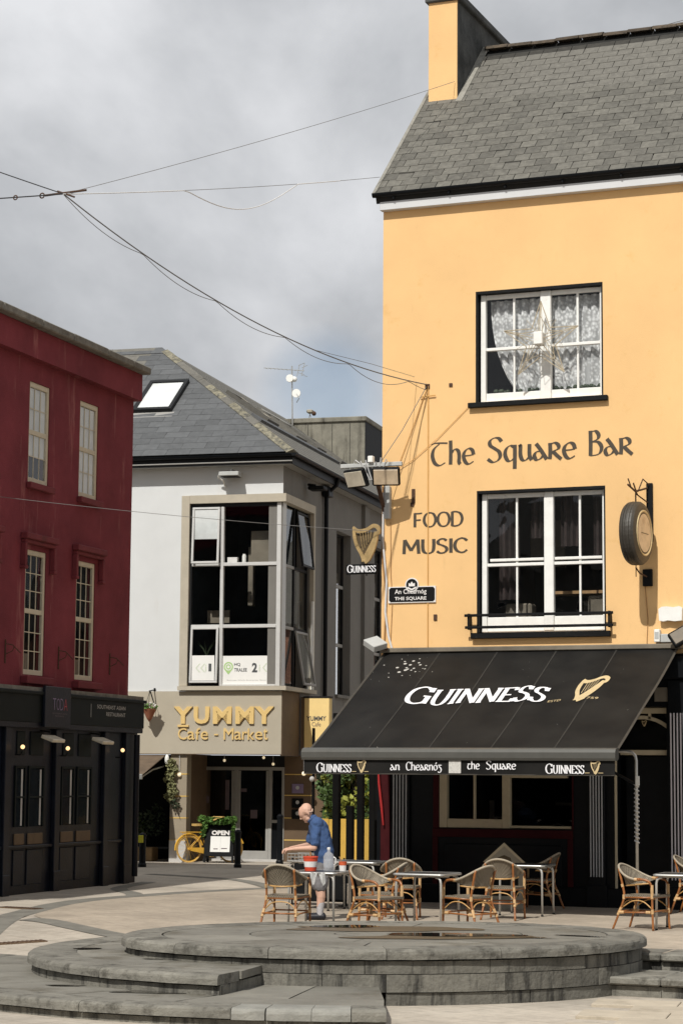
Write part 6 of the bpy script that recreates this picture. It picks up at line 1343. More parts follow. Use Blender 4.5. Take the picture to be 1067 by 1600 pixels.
wire(sag(JN, (.50, 2.22, 14.40), .06), .0045, 'cable_grey', 'thin wire rising from the junction to the bar chimney'); wire(sag(JN, (-.03, -.1, 12.08), .05), .0045, 'cable_grey', 'nearly level wire from the junction to the eave corner')
q = sag(JN, (-.03, -.1, 12.08), .05, 60); lp = []
for i, p in enumerate(q[:52]):
    t = i / 60; dz = .0 if not .34 < t < .70 else -.34 * sin(pi * (t - .34) / .36); lp.append(p + Vector((0, -.01, dz - .004)))
wire(lp, .008, 'cable_white', 'white cable with one long loop hung under the level wire')
jn = thing('wire_junction', 'rusty turnbuckle knot where the overhead wires meet', 'coupling', JN); 
MB().tube([(-.28, -.02, -.0), (.22, .25, .10)], .016, 6).build('turnbuckle', 'rust', jn); MB().tube([(-.1, 0, .05), (.12, .1, -.03)], .013, 6).build('clamp', 'rust', jn); MB().torus((-.32, -.03, 0), .034, .010, 'y', 14, 6).build('ring', 'rust', jn); MB().torus((-.70, -.1, -.01), .030, .009, 'y', 14, 6).build('ring', 'rust', jn)
wire([(3.2, 4, 15.50), (6.5, 4, 16.0)], .006, 'cable_grey', 'short wire above the slate ridge at top right')
wire(sag((-5.9, -3.0, 6.55), (.02, -.3, 6.02), .05), .0045, 'cable_grey', 'hair thin wire crossing between red building and the bar corner')

# ================================================================ ROOF AERIAL, VENT, CAFE FITTINGS
ae = thing('tv_aerial', 'television aerial mast with white dishes on the cafe roof', 'aerial', yw(-1.40, 13.9, 12.68), YY)
MB().tube([(0, 0, -.3), (-.04, 0, 1.62)], .022, 8).build('mast', 'steel', ae); MB().tube([(-.92, 0, 1.60), (.35, 0, 1.46)], .012, 6).build('boom', 'steel', ae)
B = MB()
for k in range(9): x = -.85 + .13*k; B.tube([(x, -.10, 1.592 - .11*(x+.92)), (x, .10, 1.592 - .11*(x+.92))], .006, 5)
for dz in (-.10, .12): B.tube([(.22, -.18, 1.47 + dz), (.40, -.18, 1.47 + dz*1.6)], .008, 5); B.tube([(.22, .18, 1.47 + dz), (.40, .18, 1.47 + dz*1.6)], .008, 5)
B.tube([(.26, 0, 1.30), (.36, 0, 1.70)], .01, 5); B.tube([(.12, 0, 1.30), (.20, 0, 1.66)], .01, 5); B.build('elements', 'steel', ae)
MB().lathe([(.115, -.05), (.12, 0), (.09, .04), (.0, .05)], (-.06, -.12, 1.22), 20, 'y').build('white_dish', 'white_paint', ae); MB().ball((.06, -.06, 1.20), .085, 10, 8).build('white_dish', 'white_paint', ae); MB().lathe([(.13, -.03), (.125, .03), (.0, .05)], (.14, -.1, .76), 20, 'y').build('white_dish', 'white_paint', ae); MB().tube([(.14, -.12, .76), (.26, -.2, .6), (.12, 0, .5)], .012, 5).build('dish_arm', 'steel', ae)
rv = thing('roof_camera', 'small camera pair on a stub post above the grey concrete block', 'camera', yw(-.98, 14.4, 12.70), YY); MB().tube([(-.06, 0, 0), (-.02, 0, .22)], .012, 6).tube([(.02, 0, 0), (-.02, 0, .22)], .012, 6).build('post', 'steel', rv); MB().cbox(-.10, .08, -.12, .12, .22, .32, .02).build('housing', 'pale_board', rv); MB().ball((.12, -.05, .20), .07, 10, 8).build('dome', 'rust', rv)
cl = thing('wall_lamp', 'grey box floodlight under the eaves of the white cafe wall', 'floodlight', yw(1.20, 0, 8.98), YY)
MB().cbox(-.24, .24, -.42, -.06, -.04, .06, .012).build('housing', 'grey_plastic', cl); MB().cbox(-.2, .2, -.38, -.10, -.055, -.041, .004).build('lens', 'dark_frame', cl); MB().tube([(.0, 0, .12), (0, -.2, .14), (0, -.24, .06)], .02, 6).build('arm', 'grey_plastic', cl); MB().tube([(-.26, -.3, .02), (-.32, -.2, -.05), (-.22, -.12, -.12), (-.2, -.02, -.25)], .02, 6).build('arm', 'white_paint', cl)
sl2 = thing('alley_floodlight', 'black floodlight under the dark eaves on the alley side of the cafe', 'floodlight', yw(U1 + .06, 1.9, 8.85), YY); MB().cbox(.05, .45, -.2, .2, .0, .09, .02).build('housing', 'black_paint', sl2); MB().tube([(0, 0, .15), (.2, 0, .12)], .03, 6).build('arm', 'black_paint', sl2)
# hanging basket
hb = thing('hanging_basket', 'terracotta cone basket of white flowers hanging on the cafe sign', 'basket', yw(-.66, -.36, 3.22), YY)
MB().lathe([(.0, 0), (.06, .08), (.15, .27), (.165, .30), (.15, .305)], n=16).build('cone', 'terracotta', hb); B = MB()
for k in range(3): a = 2.1*k; B.tube([(.15*cos(a), .15*sin(a), .30), (0, 0, .72)], .006, 4)
B.build('chains', 'cable_black', hb)
MB().tube([(.0, .34, .76), (0, -.04, .72)], .014, 5).tube([(0, .34, .42), (0, .05, .71)], .012, 5).box(-.02, .02, .32, .345, .40, .80).build('bracket', 'black_paint', hb)
def leaves(n, c, r, size, seed, zs=None, squash=1.0):
    rng = random.Random(seed); B = MB()
    for _ in range(n):
        while True:
            p = Vector((rng.uniform(-1, 1), rng.uniform(-1, 1), rng.uniform(-1, 1)))
            if p.length <= 1: break
        p = Vector((c[0] + p.x*r[0], c[1] + p.y*r[1], c[2] + p.z*r[2])); s = size * rng.uniform(.6, 1.3)
        a = Vector((rng.gauss(0, 1), rng.gauss(0, 1), rng.gauss(0, .7))).normalized(); b_ = a.orthogonal().normalized(); b_ = (b_ * cos(q := rng.uniform(0, 6.28)) + a.cross(b_) * sin(q))
        e1, e2 = a * s, b_ * s * .55
        B.add([p - e1, p - e1*.2 + e2, p + e1, p - e1*.2 - e2], [(0, 1, 2, 3)])
    return B
leaves(70, (0, 0, .34), (.20, .17, .10), .05, 3).build('leaves', 'leaf_ivy', hb, kind='stuff'); leaves(60, (0, 0, .39), (.19, .16, .08), .035, 4).build('flowers', 'flower_white', hb, kind='stuff')
bn = thing('projecting_sign', 'yellow projecting cafe sign box at the alley corner of the cafe', 'sign', yw(0, 1.45, 0), YY)
MB().cbox(2.56, 3.17, -.0, .26, 2.62, 3.84, .01).build('sign_box', 'banner_yellow', bn); MB().box(2.54, 3.19, -.01, .27, 3.841, 3.88).build('top_cap', 'dark_frame', bn); MB().box(2.54, 3.19, -.01, .27, 2.58, 2.619).build('bottom_cap', 'dark_frame', bn); MB().box(2.47, 2.559, .02, .24, 2.6, 3.86).build('wall_bracket', 'brown_clad', bn)
text('YUMMY', 2.62, 3.10, 3.30, 3.41, 'print_dark', bn, bold=.02, y=-.004); text('Cafe', 2.75, 2.97, 3.17, 3.27, 'dull_print', bn, y=-.004)
for (u, v, z, dl) in ((.6, DV - .05, 2.36, .1), (1.65, DV - .3, 2.43, .06), (1.81, DV - .05, 2.28, .16), (-.02, -.02, 2.02, .48), (2.72, .9, 2.06, .45)):
    hbulb = thing('hanging_bulb', 'small pale bulb on a short drop hanging ' + {.1: 'over the left glass door', .06: 'furthest right on the soffit edge', .16: 'beside the right door post', .48: 'before the sunlit pier on a long cord', .45: 'on a long cord at the alley corner'}[dl], 'bulb', yw(u, v, z), YY, 'bulbs hanging at the cafe entrance')
    MB().tube([(0, 0, .03), (0, 0, .03 + dl)], .006, 4).build('cord', 'cable_white', hbulb); MB().ball((0, 0, 0), .035 if dl < .3 else .05, 10, 8).build('globe', 'bulb', hbulb)
# ivy on the pier, shrubs in the recess
iv = thing('climbing_plant', 'pale leafy climber hanging down the sunlit cafe pier', 'plant', yw(-.12, -.10, 0), YY)
for k in range(7): leaves(70, (-.08 + .05*sin(k*1.7) , 0, 2.28 - .13*k), (.13, .07, .10), .05, 20 + k).build('leaf_clump', 'leaf_pale', iv, kind='stuff')
leaves(50, (.03, .02, 1.34), (.12, .06, .14), .045, 40).build('leaf_clump', 'leaf_dark', iv, kind='stuff'); MB().tube([(.0, 0, 2.3), (-.02, .03, 1.8), (.05, .03, 1.3), (.12, .05, 1.05)], .008, 5).build('stem', 'bark', iv)
pl = thing('planter_box', 'tan planter box holding dark shrubs in the shaded recess', 'planter', yw(-1.5, .55, 0), YY)
MB().cbox(-1.2, .72, -.22, .22, .0, .32, .015).build('box', 'planter_tan', pl)
shb = thing('potted_shrub', 'dark bushy shrubs growing from the tan planter box', 'plant', yw(-1.5, .55, .3), YY)
for k in range(9): leaves(150, (-1.0 + .21*k, ru(-.05, .1), .45 + ru(-.12, .25)), (.24, .2, .38), .055, 60 + k).build('leaf_clump', 'leaf_dark' if k % 3 else 'leaf', shb, kind='stuff')
for k in range(4): MB().tube([(-.9 + .45*k, 0, 0), (-.88 + .45*k, .02, .4)], .012, 5).build('stem', 'bark', shb)

# bollards
def bollard(lab, loc, h, r, fin=True, band=None):
    b_ = thing('bollard', lab, 'bollard', loc, 0, 'black bollards before the cafe')
    MB().lathe([(r*1.25, 0), (r*1.25, .06), (r, .09), (r, h-.10), (r*1.15, h-.09), (r*1.15, h-.05), (r*.8, h-.02), (r*.3, h)], n=18).build('post', 'black_gloss', b_, smooth=False)
    if band: MB().cbox(-.055, .055, -r-.03, -r+.01, h-.22, h-.06, .006).build('yellow_marker', 'hi_yellow', b_)
    return b_
bollard('black bollard standing at the right side of the open notice board', yw(2.11, -2.2, 0), .83, .068); bollard('taller black bollard beside the right pier of the cafe', yw(2.39, .1, 0), 1.14, .068); bollard('black bollard carrying a yellow marker by the dark planter', yw(.115, -2.8, 0), .75, .075, band=True)
# notice board with OPEN and greenery
ab = thing('notice_board', 'black A frame notice board reading open with white poster and garland', 'sign board', yw(.93, .18, 0), YY + radians(4))
for s in (-1, 1):
    Mx = Matrix.Translation((0, 0, 1.0)) @ Matrix.Rotation(radians(s * 9), 4, 'X')
    MB().cbox(-.35, .35, -.02, .02, -.86, 0.0, .008).xf(Mx).build('panel', 'black_paint', ab)
    for x in (-.35, .31): MB().cbox(x, x + .05, -.022, .022, -1.0, -.861, .004).xf(Mx).build('leg', 'black_paint', ab)
Mx = Matrix.Translation((0, 0, 1.0)) @ Matrix.Rotation(radians(-9), 4, 'X')
MB().box(-.20, .26, -.026, -.022, -.76, -.40).xf(Mx).build('poster', 'sticker_white', ab); MB().box(.035, .04, -.0275, -.0265, -.74, -.42).xf(Mx).build('poster_fold', 'print_grey', ab)
o = text('OPEN', -.18, .24, -.375, -.265, 'label_white', ab, bold=.05, y=-.027); o.data.transform(Mx)
for w_ in ((-.12, -.02, -.70), (.06, .20, -.69)): o = text('menu', w_[0], w_[1], w_[2], w_[2] + .03, 'print_grey', ab, y=-.0275) if False else MB().box(w_[0], w_[1], -.0285, -.0275, w_[2], w_[2] + .02).xf(Mx).build('poster_line', 'dull_print', ab)
gd = thing('leaf_garland', 'bright green leaf garland draped over the open notice board', 'garland', yw(.93, .12, 0), YY)
for k in range(16):
    t = k / 15; x = -.42 + .80*t; z = 1.0 - .05*sin(pi*t); leaves(60, (x, -.06, z), (.09, .08, .08), .05, 90 + k).build('leaf_clump', 'leaf_ivy', gd, kind='stuff')
for k in range(7): leaves(40, (-.36 + .02*sin(k), -.06, .92 - .05*k), (.07, .06, .06), .045, 120 + k).build('leaf_clump', 'leaf_ivy', gd, kind='stuff'); leaves(26, (.36, -.06, .92 - .065*k), (.05, .05, .06), .04, 140 + k).build('leaf_clump', 'leaf_ivy', gd, kind='stuff')

# bicycle
bk = thing('bicycle', 'old yellow painted bicycle leaning by the cafe door', 'bicycle', yw(.28, -.12, 0), YY + radians(40))
bk.scale = (.95, .95, .95)
def wheel(x, front=False):
    o = MB().torus((x, 0, .33), .315, .018, 'y', 36, 8).build('wheel', 'tyre_rubber' if False else 'bike_tan', bk)
    MB().torus((x, 0, .33), .295, .010, 'y', 32, 6).build('rim', 'bike_yellow', o); B = MB()
    for k in range(14): a = 2*pi*k/14; B.tube([(x, 0, .33), (x + .29*cos(a), 0, .33 + .29*sin(a))], .0022, 4, cap=False)
    B.build('spokes', 'bike_yellow', o); MB().lathe([(.03, -.04), (.03, .04)], (x, 0, .33), 12, 'y').build('hub', 'bike_yellow', o)
wheel(0); wheel(1.08)
tb_ = lambda n_, pts, r, m='bike_yellow': MB().tube(pts, r, 8).build(n_, m, bk)
tb_('seat_tube', [(.46, 0, .28), (.32, 0, .80)], .017); tb_('down_tube', [(.46, 0, .28), (.60, 0, .42), (.88, 0, .80)], .021); tb_('head_tube', [(.90, 0, .72), (.86, 0, .95)], .021); tb_('fork', [(.90, 0, .74), (1.0, .05, .6), (1.08, .05, .33)], .013); tb_('fork', [(.90, 0, .74), (1.0, -.05, .6), (1.08, -.05, .33)], .013)
tb_('chain_stay', [(.46, .04, .28), (0, .06, .33)], .011); tb_('chain_stay', [(.46, -.04, .28), (0, -.06, .33)], .011); tb_('seat_stay', [(.35, .03, .70), (0, .06, .33)], .010); tb_('seat_stay', [(.35, -.03, .70), (0, -.06, .33)], .010)
tb_('stem', [(.86, 0, .95), (.84, 0, 1.06)], .014); tb_('handlebar', [(.62, .30, 1.06), (.74, .27, 1.10), (.86, .12, 1.10), (.86, -.12, 1.10), (.74, -.27, 1.10), (.62, -.30, 1.06)], .013, 'bike_tan'); tb_('grip', [(.50, .31, 1.03), (.63, .30, 1.065)], .02, 'bike_tan'); tb_('grip', [(.50, -.31, 1.03), (.63, -.30, 1.065)], .02, 'bike_tan')
tb_('seat_post', [(.32, 0, .80), (.30, 0, .88)], .013, 'black_paint')
B = MB(); vs = [(.10, .105), (.14, .11), (.24, .09), (.36, .04), (.47, .025)]; pp = []
B.prism([(x, w_, .885) for x, w_ in vs] + [(x, -w_, .885) for x, w_ in vs[::-1]], (0, 0, .055)).build('saddle', 'bike_tan', bk)
def guard(x, a0, a1): B = MB(); pts = [(x + .355*cos(a), 0, .33 + .355*sin(a)) for a in [a0 + (a1-a0)*i/16 for i in range(17)]]; B.tube(pts, .026, 6).build('mudguard', 'bike_yellow', bk)
guard(0, radians(15), radians(185)); guard(1.08, radians(20), radians(165))
B = MB(); 
for yv in (-.06, 0, .06): B.tube([(-.22, yv, .735), (.30, yv, .735)], .009, 6)
for xv in (-.22, .04, .28): B.tube([(xv, -.06, .735), (xv, .06, .735)], .008, 6)
B.tube([(-.15, .06, .735), (0, .07, .34)], .008, 6); B.tube([(-.15, -.06, .735), (0, -.07, .34)], .008, 6); B.build('rear_rack', 'bike_yellow', bk)
MB().prism([(.02, -.05, .29), (.46, -.05, .20), (.54, -.05, .28), (.46, -.05, .36), (.02, -.05, .37)], (0, -.03, 0)).build('chain_guard', 'bike_yellow', bk); MB().tube([(.46, -.10, .28), (.52, -.12, .16)], .010, 6).cbox(.47, .58, -.20, -.11, .14, .165, .005).build('pedal', 'bike_tan', bk)

# low black screen at the bar corner
ws = thing('windbreak', 'low black canvas windbreak screen standing behind the tables at the bar corner', 'screen', (-.78, -1.8, 0), radians(2))
for k in range(2):
    x = .90 * k
    MB().cbox(x + .03, x + .85, -.012, .012, .06, .70, .006).build('panel', 'black_paint', ws)
    for xx in (x, x + .86): MB().tube([(xx, 0, 0), (xx, 0, .74)], .016, 8).build('post', 'black_gloss', ws); MB().cbox(xx - .03, xx + .03, -.18, .18, 0, .02, .004).build('foot', 'black_gloss', ws)
# alley: yellow board fence, posts, trees
fe = thing('board_fence', 'sunlit yellow board fence between dark posts in the alley', 'fence', (-4.0, 7.0, 0), radians(4))
for i in range(5): MB().cbox(.0 + .215*i + .004, .0 + .215*i + .211, -.012, .012, .10, 1.16 + ru(-.012, .012), .005).build('board', 'fence_yellow', fe)
for z in (.35, .95): MB().box(0, 1.08, .013, .06, z, z+.08).build('rail', 'fence_yellow', fe)
sg_ = thing('side_gate', 'tall black boarded gate closing the alley beside the bar', 'gate', (-2.88, 6.9, 0), radians(4))
for i in range(9): MB().cbox(.12*i + .002, .12*i + .118, -.02, .02, .05, 2.5, .004).build('board', 'timber_black', sg_)
MB().box(0, 1.08, .021, .06, .4, .5).box(0, 1.08, .021, .06, 2.0, 2.1).build('rail', 'timber_black', sg_)
def dark_post(x, y, h, lab, w=.11): 
    q = thing('timber_post', lab, 'post', (x, y, 0), 0, 'dark posts along the alley'); MB().cbox(-w/2, w/2, -w/2, w/2, 0, h, .01).build('shaft', 'timber_black', q); MB().cbox(-w/2-.03, w/2+.03, -w/2-.03, w/2+.03, 0, .12, .01).build('foot', 'timber_black', q)
for px_, y, h, lab, w in ((-2.80, 5.0, 3.2, 'tall dark post left of the middle of the alley fence', .13), (-2.56, 5.1, 1.45, 'short dark stake between the two tall alley posts', .13), (-2.27, 4.9, 3.2, 'tall dark post at the right end of the alley fence', .12)): dark_post(px_, y, h, lab, w)
dark_post(-2.95, 4.2, 2.9, 'thin post with a pale knob at the left of the alley', .05)
def tree(lab, loc, h, r, n, m1, m2, seed, ls=.11):
    t = thing('small_tree', lab, 'tree', loc, 0, 'small trees in the alley'); rng = random.Random(seed)
    MB().tube([(0, 0, 0), (.03, .02, h*.3), (-.02, .05, h*.62), (.05, 0, h*.9)], [.07, .055, .04, .015], 8).build('trunk', 'bark', t)
    for k in range(5): a = 2*pi*k/5 + rng.uniform(0, 1); z0 = h*rng.uniform(.3, .6); MB().tube([(0, .02, z0), (r*.35*cos(a), r*.35*sin(a), z0 + h*.13), (r*.75*cos(a), r*.75*sin(a), z0 + h*.22)], [.03, .02, .008], 6).build('branch', 'bark', t)
    for mm, kk in ((m1, 0), (m2, 1)):
        B = MB()
        for c in range(22):
            a, e_ = rng.uniform(0, 6.28), rng.uniform(-.9, 1); rr = r * rng.uniform(.3, 1); c_ = (rr*cos(a)*sqrt(1 - e_*e_*.6), rr*sin(a)*sqrt(1 - e_*e_*.6), h*.66 + e_*h*.36)
            q = leaves(n // 44, c_, (r*.34, r*.34, r*.28), ls, rng.randint(0, 9999)); B.add(q.v, q.f)
        B.build('crown', mm, t)
kp = [q for q in bpy.data.objects if q.name.startswith('timber_post') and q.get('label', '').startswith('thin')][0]
MB().ball((0, -.06, 1.95), .05, 10, 8).build('knob', 'print_grey', kp)
tree('leafy sunlit tree rising behind the yellow board fence', (-3.75, 8.3, 0), 2.4, .80, 3600, 'leaf_bright', 'leaf', 5, .075); tree('dark leafy tree left of the sunlit one, behind the bald man', (-4.35, 9.4, 0), 2.5, .62, 3000, 'leaf_dark', 'leaf', 6, .09); tree('tall dark tree deep in the alley behind the other trees', (-3.3, 14, 0), 4.0, 1.7, 4000, 'leaf_dark', 'leaf_dark', 7, .12)
# ================================================================ TERRACE FURNITURE
def chair_proto():
    t = thing('terrace_chair', 'x', 'chair', (0, 0, 0), 0, 'cane armchairs round the terrace tables')
    def tb(n_, pts, r, m='cane', k=8): return MB().tube(pts, r, k).build(n_, m, t, smooth=True)
    def wrap(o_, p, q): MB().tube([p, q], .0205, 8).build('binding', 'cane_wrap', o_)
    fl, fr, rl, rr = [(s*.245, -.22, 0) for s in (-1, 1)] + [(s*.235, .30, 0) for s in (-1, 1)]
    for s in (-1, 1):
        leg = tb('leg', smooth3([(s*.25, -.235, 0), (s*.245, -.225, .2), (s*.245, -.22, .44), (s*.25, -.215, .58), (s*.262, -.165, .655), (s*.275, -.05, .675)]), .0155)
        wrap(leg, (s*.245, -.225, .22), (s*.245, -.222, .28)); wrap(leg, (s*.245, -.22, .42), (s*.246, -.22, .60))
        back = tb('leg', smooth3([(s*.25, .36, 0), (s*.225, .285, .2), (s*.20, .215, .42), (s*.195, .235, .58), (s*.20, .29, .80)]), .0155)
        wrap(back, (s*.228, .295, .19), (s*.212, .25, .29)); wrap(back, (s*.20, .216, .40), (s*.199, .216, .46)); wrap(back, (s*.195, .235, .56), (s*.196, .245, .60))
        tb('side_rail', [(s*.245, -.22, .435), (s*.20, .215, .425)], .014); st = tb('stretcher', [(s*.245, -.225, .24), (s*.228, .29, .225)], .011); wrap(st, (s*.245, -.20, .24), (s*.243, -.13, .239)); wrap(st, (s*.230, .20, .228), (s*.229, .27, .226))
        tb('arch_brace', smooth3([(s*.242, -.21, .29), (s*.235, -.08, .38), (s*.225, .08, .38), (s*.215, .22, .30)]), .008, 'cane_light')
    tb('front_rail', [(-.245, -.22, .435), (.245, -.22, .435)], .014); tb('rear_rail', [(-.20, .215, .425), (.20, .215, .425)], .014); tb('cross_stretcher', [(-.228, .29, .235), (.228, .29, .235)], .011); tb('cross_stretcher', [(-.245, -.225, .25), (.245, -.225, .25)], .011)
    tb('arch_brace', smooth3([(-.215, .24, .28), (-.1, .23, .37), (.1, .23, .37), (.215, .24, .28)]), .008, 'cane_light')
    # seat
    B = MB(); n = 8; top = []
    for j in range(n + 1):
        for i in range(n + 1):
            a, b_ = i/n*2-1, j/n; y = -.245 + .475*b_; w = .255 - .045*b_; top.append((a*w, y, .462 - .012*(1-a*a)*(1-(2*b_-1)**2)))
    B.add(top + [(x, y, z - .028) for x, y, z in top], [(j*(n+1)+i, j*(n+1)+i+1, (j+1)*(n+1)+i+1, (j+1)*(n+1)+i) for j in range(n) for i in range(n)] + [tuple(k + (n+1)**2 for k in (j*(n+1)+i, (j+1)*(n+1)+i, (j+1)*(n+1)+i+1, j*(n+1)+i+1)) for j in range(n) for i in range(n)] +
          [(i, i+1, i+1+(n+1)**2, i+(n+1)**2) for i in range(n)] + [((n)*(n+1)+i, n*(n+1)+i+(n+1)**2, n*(n+1)+i+1+(n+1)**2, n*(n+1)+i+1) for i in range(n)] + [(j*(n+1), j*(n+1)+(n+1)**2, (j+1)*(n+1)+(n+1)**2, (j+1)*(n+1)) for j in range(n)] + [(j*(n+1)+n, (j+1)*(n+1)+n, (j+1)*(n+1)+n+(n+1)**2, j*(n+1)+n+(n+1)**2) for j in range(n)])
    B.build('seat', 'weave', t)
    # scooped woven back: rim and lower rail meet at the arms
    def rim(s):      # s -1..1
        a = s * radians(118); return Vector((.285*sin(a), .075 + .265*cos(a) + .02*(1 - abs(s)), .665 + .19*(.5 + .5*cos(s*pi))**1.15))
    def low(s):
        a = s * radians(100); return Vector((.225*sin(a), .03 + .225*cos(a), .575 + .03*abs(s)**2))
    N = 24; M = 6; vs = []
    for i in range(N + 1):
        s = -1 + 2*i/N; r0, l0 = rim(s), low(s*.98)
        f = max(0, 1 - abs(s)**6); l1 = r0.lerp(l0, f)
        for j in range(M + 1):
            t_ = j/M; p = r0.lerp(l1, t_); vs.append(p + Vector((p.x, p.y - .05, 0)).normalized() * -.012 * sin(pi*t_) * f)
    B = MB(); B.add(vs, [(i*(M+1)+j, (i+1)*(M+1)+j, (i+1)*(M+1)+j+1, i*(M+1)+j+1) for i in range(N) for j in range(M)]); o = B.build('backrest', 'weave', t, smooth=True)
    tb('back_rim', [rim(-1 + 2*i/28) for i in range(29)], .016, 'weave_edge'); tb('lower_rim', [low(-.86 + 1.72*i/20) for i in range(21)], .011, 'cane_light')
    for s in (-1, 1): tb('armrest', smooth3([rim(s), (s*.272, -.02, .672), (s*.268, -.10, .668), (s*.262, -.165, .655)]), .017); wrap(o, rim(s*.98), rim(s*.86))
    return t
def smooth3(p, k=4):
    q = [Vector(a) for a in p]; out = []
    for i in range(len(q) - 1):
        p0, p1, p2, p3 = q[max(i-1, 0)], q[i], q[i+1], q[min(i+2, len(q)-1)]
        for j in range(k): t = j/k; out.append(0.5*((2*p1) + (-p0+p2)*t + (2*p0-5*p1+4*p2-p3)*t*t + (-p0+3*p1-3*p2+p3)*t**3))
    return out + [q[-1]]
ch0 = chair_proto()
def table_proto():
    t = thing('terrace_table', 'x', 'table', (0, 0, 0), 0, 'square aluminium terrace tables'); w = .35
    MB().cbox(-w+.012, w-.012, -w+.012, w-.012, .712, .738, .004).build('tabletop', 'table_top', t)
    B = MB(); c = .05; pts = []
    for cx, cy, a0 in ((w-c, w-c, 0), (-w+c, w-c, 90), (-w+c, -w+c, 180), (w-c, -w+c, 270)):
        for k in range(5): a = radians(a0 + 22.5*k); pts.append((cx + c*cos(a), cy + c*sin(a), .724))
    pts.append(pts[0]); B.tube(pts, .017, 8, cap=False).build('edge_band', 'steel', t, smooth=True)
    for sx in (-1, 1):
        for sy in (-1, 1):
            lg = MB().tube([(sx*.24, sy*.31, .695), (sx*.275, sy*.315, .69), (sx*.305, sy*.318, .665), (sx*.315, sy*.32, .62), (sx*.32, sy*.325, .0)], .0165, 8).build('leg', 'aluminium', t, smooth=True)
            MB().lathe([(.02, 0), (.02, .02)], (sx*.32, sy*.325, 0), 10).build('foot_cap', 'black_paint', lg)
    MB().box(-.3, .3, -.02, .02, .68, .70).box(-.02, .02, -.3, -.021, .68, .70).box(-.02, .02, .021, .3, .68, .70).build('under_frame', 'aluminium', t)
    return t
tb0 = table_proto()
idx = child_index()
TABLES = [((1.55, -6.30), 2, 'aluminium table carrying the red bucket and plastic jug before the bald man'), ((.02, -2.72), 0, 'aluminium table on the far side of the man, under the wire tray'), ((.74, -2.72), 1, 'aluminium table behind the man with nothing on it, next to the wire tray table'),
          ((2.98, -6.02), -2, 'aluminium table between two facing cane chairs behind the middle of the stone platform'), ((3.25, -2.45), 2, 'aluminium table in the shade line under the awning near the pointed board'), ((6.07, -4.42), 1, 'aluminium table at the right edge near the fluted pilaster')]
for i, ((x, y), a, lab) in enumerate(TABLES):
    if i == 0: tb0.location = (x, y, 0); tb0.rotation_euler = (0, 0, radians(a)); tb0['label'] = lab
    else: copy_tree(tb0, idx, (x, y, 0), radians(a), lab)
# chair faces -y at rotation 0
CHAIRS = [((1.50, -7.30, .012), 184, 'cane chair with its back to us at the left end beside the red bucket table'), ((2.62, -6.95, 0), 74, 'cane chair turned right toward the table behind the platform'), ((2.28, -5.95, 0), -82, 'cane chair facing the bucket table, half hidden behind another chair'),
          ((1.90, -4.10, 0), 196, 'cane chair seen from behind with both back posts showing, right of the man'), ((3.58, -6.10, 0), -112, 'cane chair turned left toward the middle table, its back toward us'), ((3.25, -3.55, 0), 184, 'cane chair seen from behind before the pointed board'),
          ((5.58, -4.64, 0), 78, 'cane chair at right facing the table by the frame edge'), ((5.46, -.95, 0), 86, 'cane chair cut by the right frame edge near the fluted pilaster'), ((2.95, -0.95, 0), -90, 'cane chair in deep shade at the far side of the shaded table')]
for i, (p, a, lab) in enumerate(CHAIRS):
    if i == 0: ch0.location = p; ch0.rotation_euler = (0, 0, radians(a)); ch0['label'] = lab
    else: copy_tree(ch0, idx, p, radians(a), lab)
# pointed board behind the shaded table
pb = thing('menu_board', 'pale pointed top menu board standing in the shade by the bar front', 'sign board', (2.52, -1.25, 0), radians(6))
MB().prism([(-.30, 0, .0), (.30, 0, .0), (.30, 0, .72), (0, 0, .99), (-.30, 0, .72)], (0, .03, 0)).build('board', 'pale_board', pb); MB().prism([(-.33, -.012, .71), (-.28, -.012, .71), (0, -.012, .955), (.28, -.012, .71), (.33, -.012, .71), (0, -.012, 1.01)], (0, .011, 0)).build('gable_moulding', 'cream_paint', pb)
MB().prism([(-.12, -.004, .70), (.12, -.004, .70), (.10, -.004, .78), (0, -.004, .82), (-.10, -.004, .78)], (0, .003, 0)).build('printed_arch', 'gold_dark', pb); MB().box(-.22, .22, -.004, -.001, .2, .66).build('slate_panel', 'black_paint', pb)
# on the table by the man
zt = .742
bu = thing('paint_bucket', 'red and white plastic bucket with brush handle on the aluminium table', 'bucket', (1.44, -6.36, zt))
MB().lathe([(.075, 0), (.082, .05), (.083, .051)], n=24).build('base', 'bucket_red', bu); MB().lathe([(.083, .052), (.092, .125), (.0925, .126)], n=24).build('white_label', 'label_white', bu); MB().lathe([(.0925, .127), (.098, .175), (.104, .176), (.104, .192), (.096, .193), (.09, .15)], n=24).build('rim', 'bucket_red', bu); MB().tube([(.0, .03, .1), (-.01, .02, .22), (-.012, .02, .245)], .014, 8).build('brush_handle', 'wood', bu)
jg = thing('plastic_jug', 'clear plastic water jug with white cap on the bucket table', 'jug', (1.69, -6.33, zt))
MB().lathe([(.07, 0), (.076, .02), (.07, .06), (.076, .10), (.07, .14), (.074, .19), (.05, .235), (.022, .255), (.02, .285)], n=20).build('bottle', 'bottle_glass', jg, smooth=True); MB().lathe([(.022, .286), (.024, .31), (.012, .315)], n=14).build('cap', 'white_paint', jg); MB().tube([(.07, 0, .19), (.10, 0, .17), (.098, 0, .10), (.072, 0, .08)], .008, 6).build('handle', 'label_white', jg); MB().lathe([(.072, .05), (.073, .16)], n=20).build('water', 'bottle_glass', jg)
mat('tub_orange', (.55, .10, .035), .5, .08, 8)
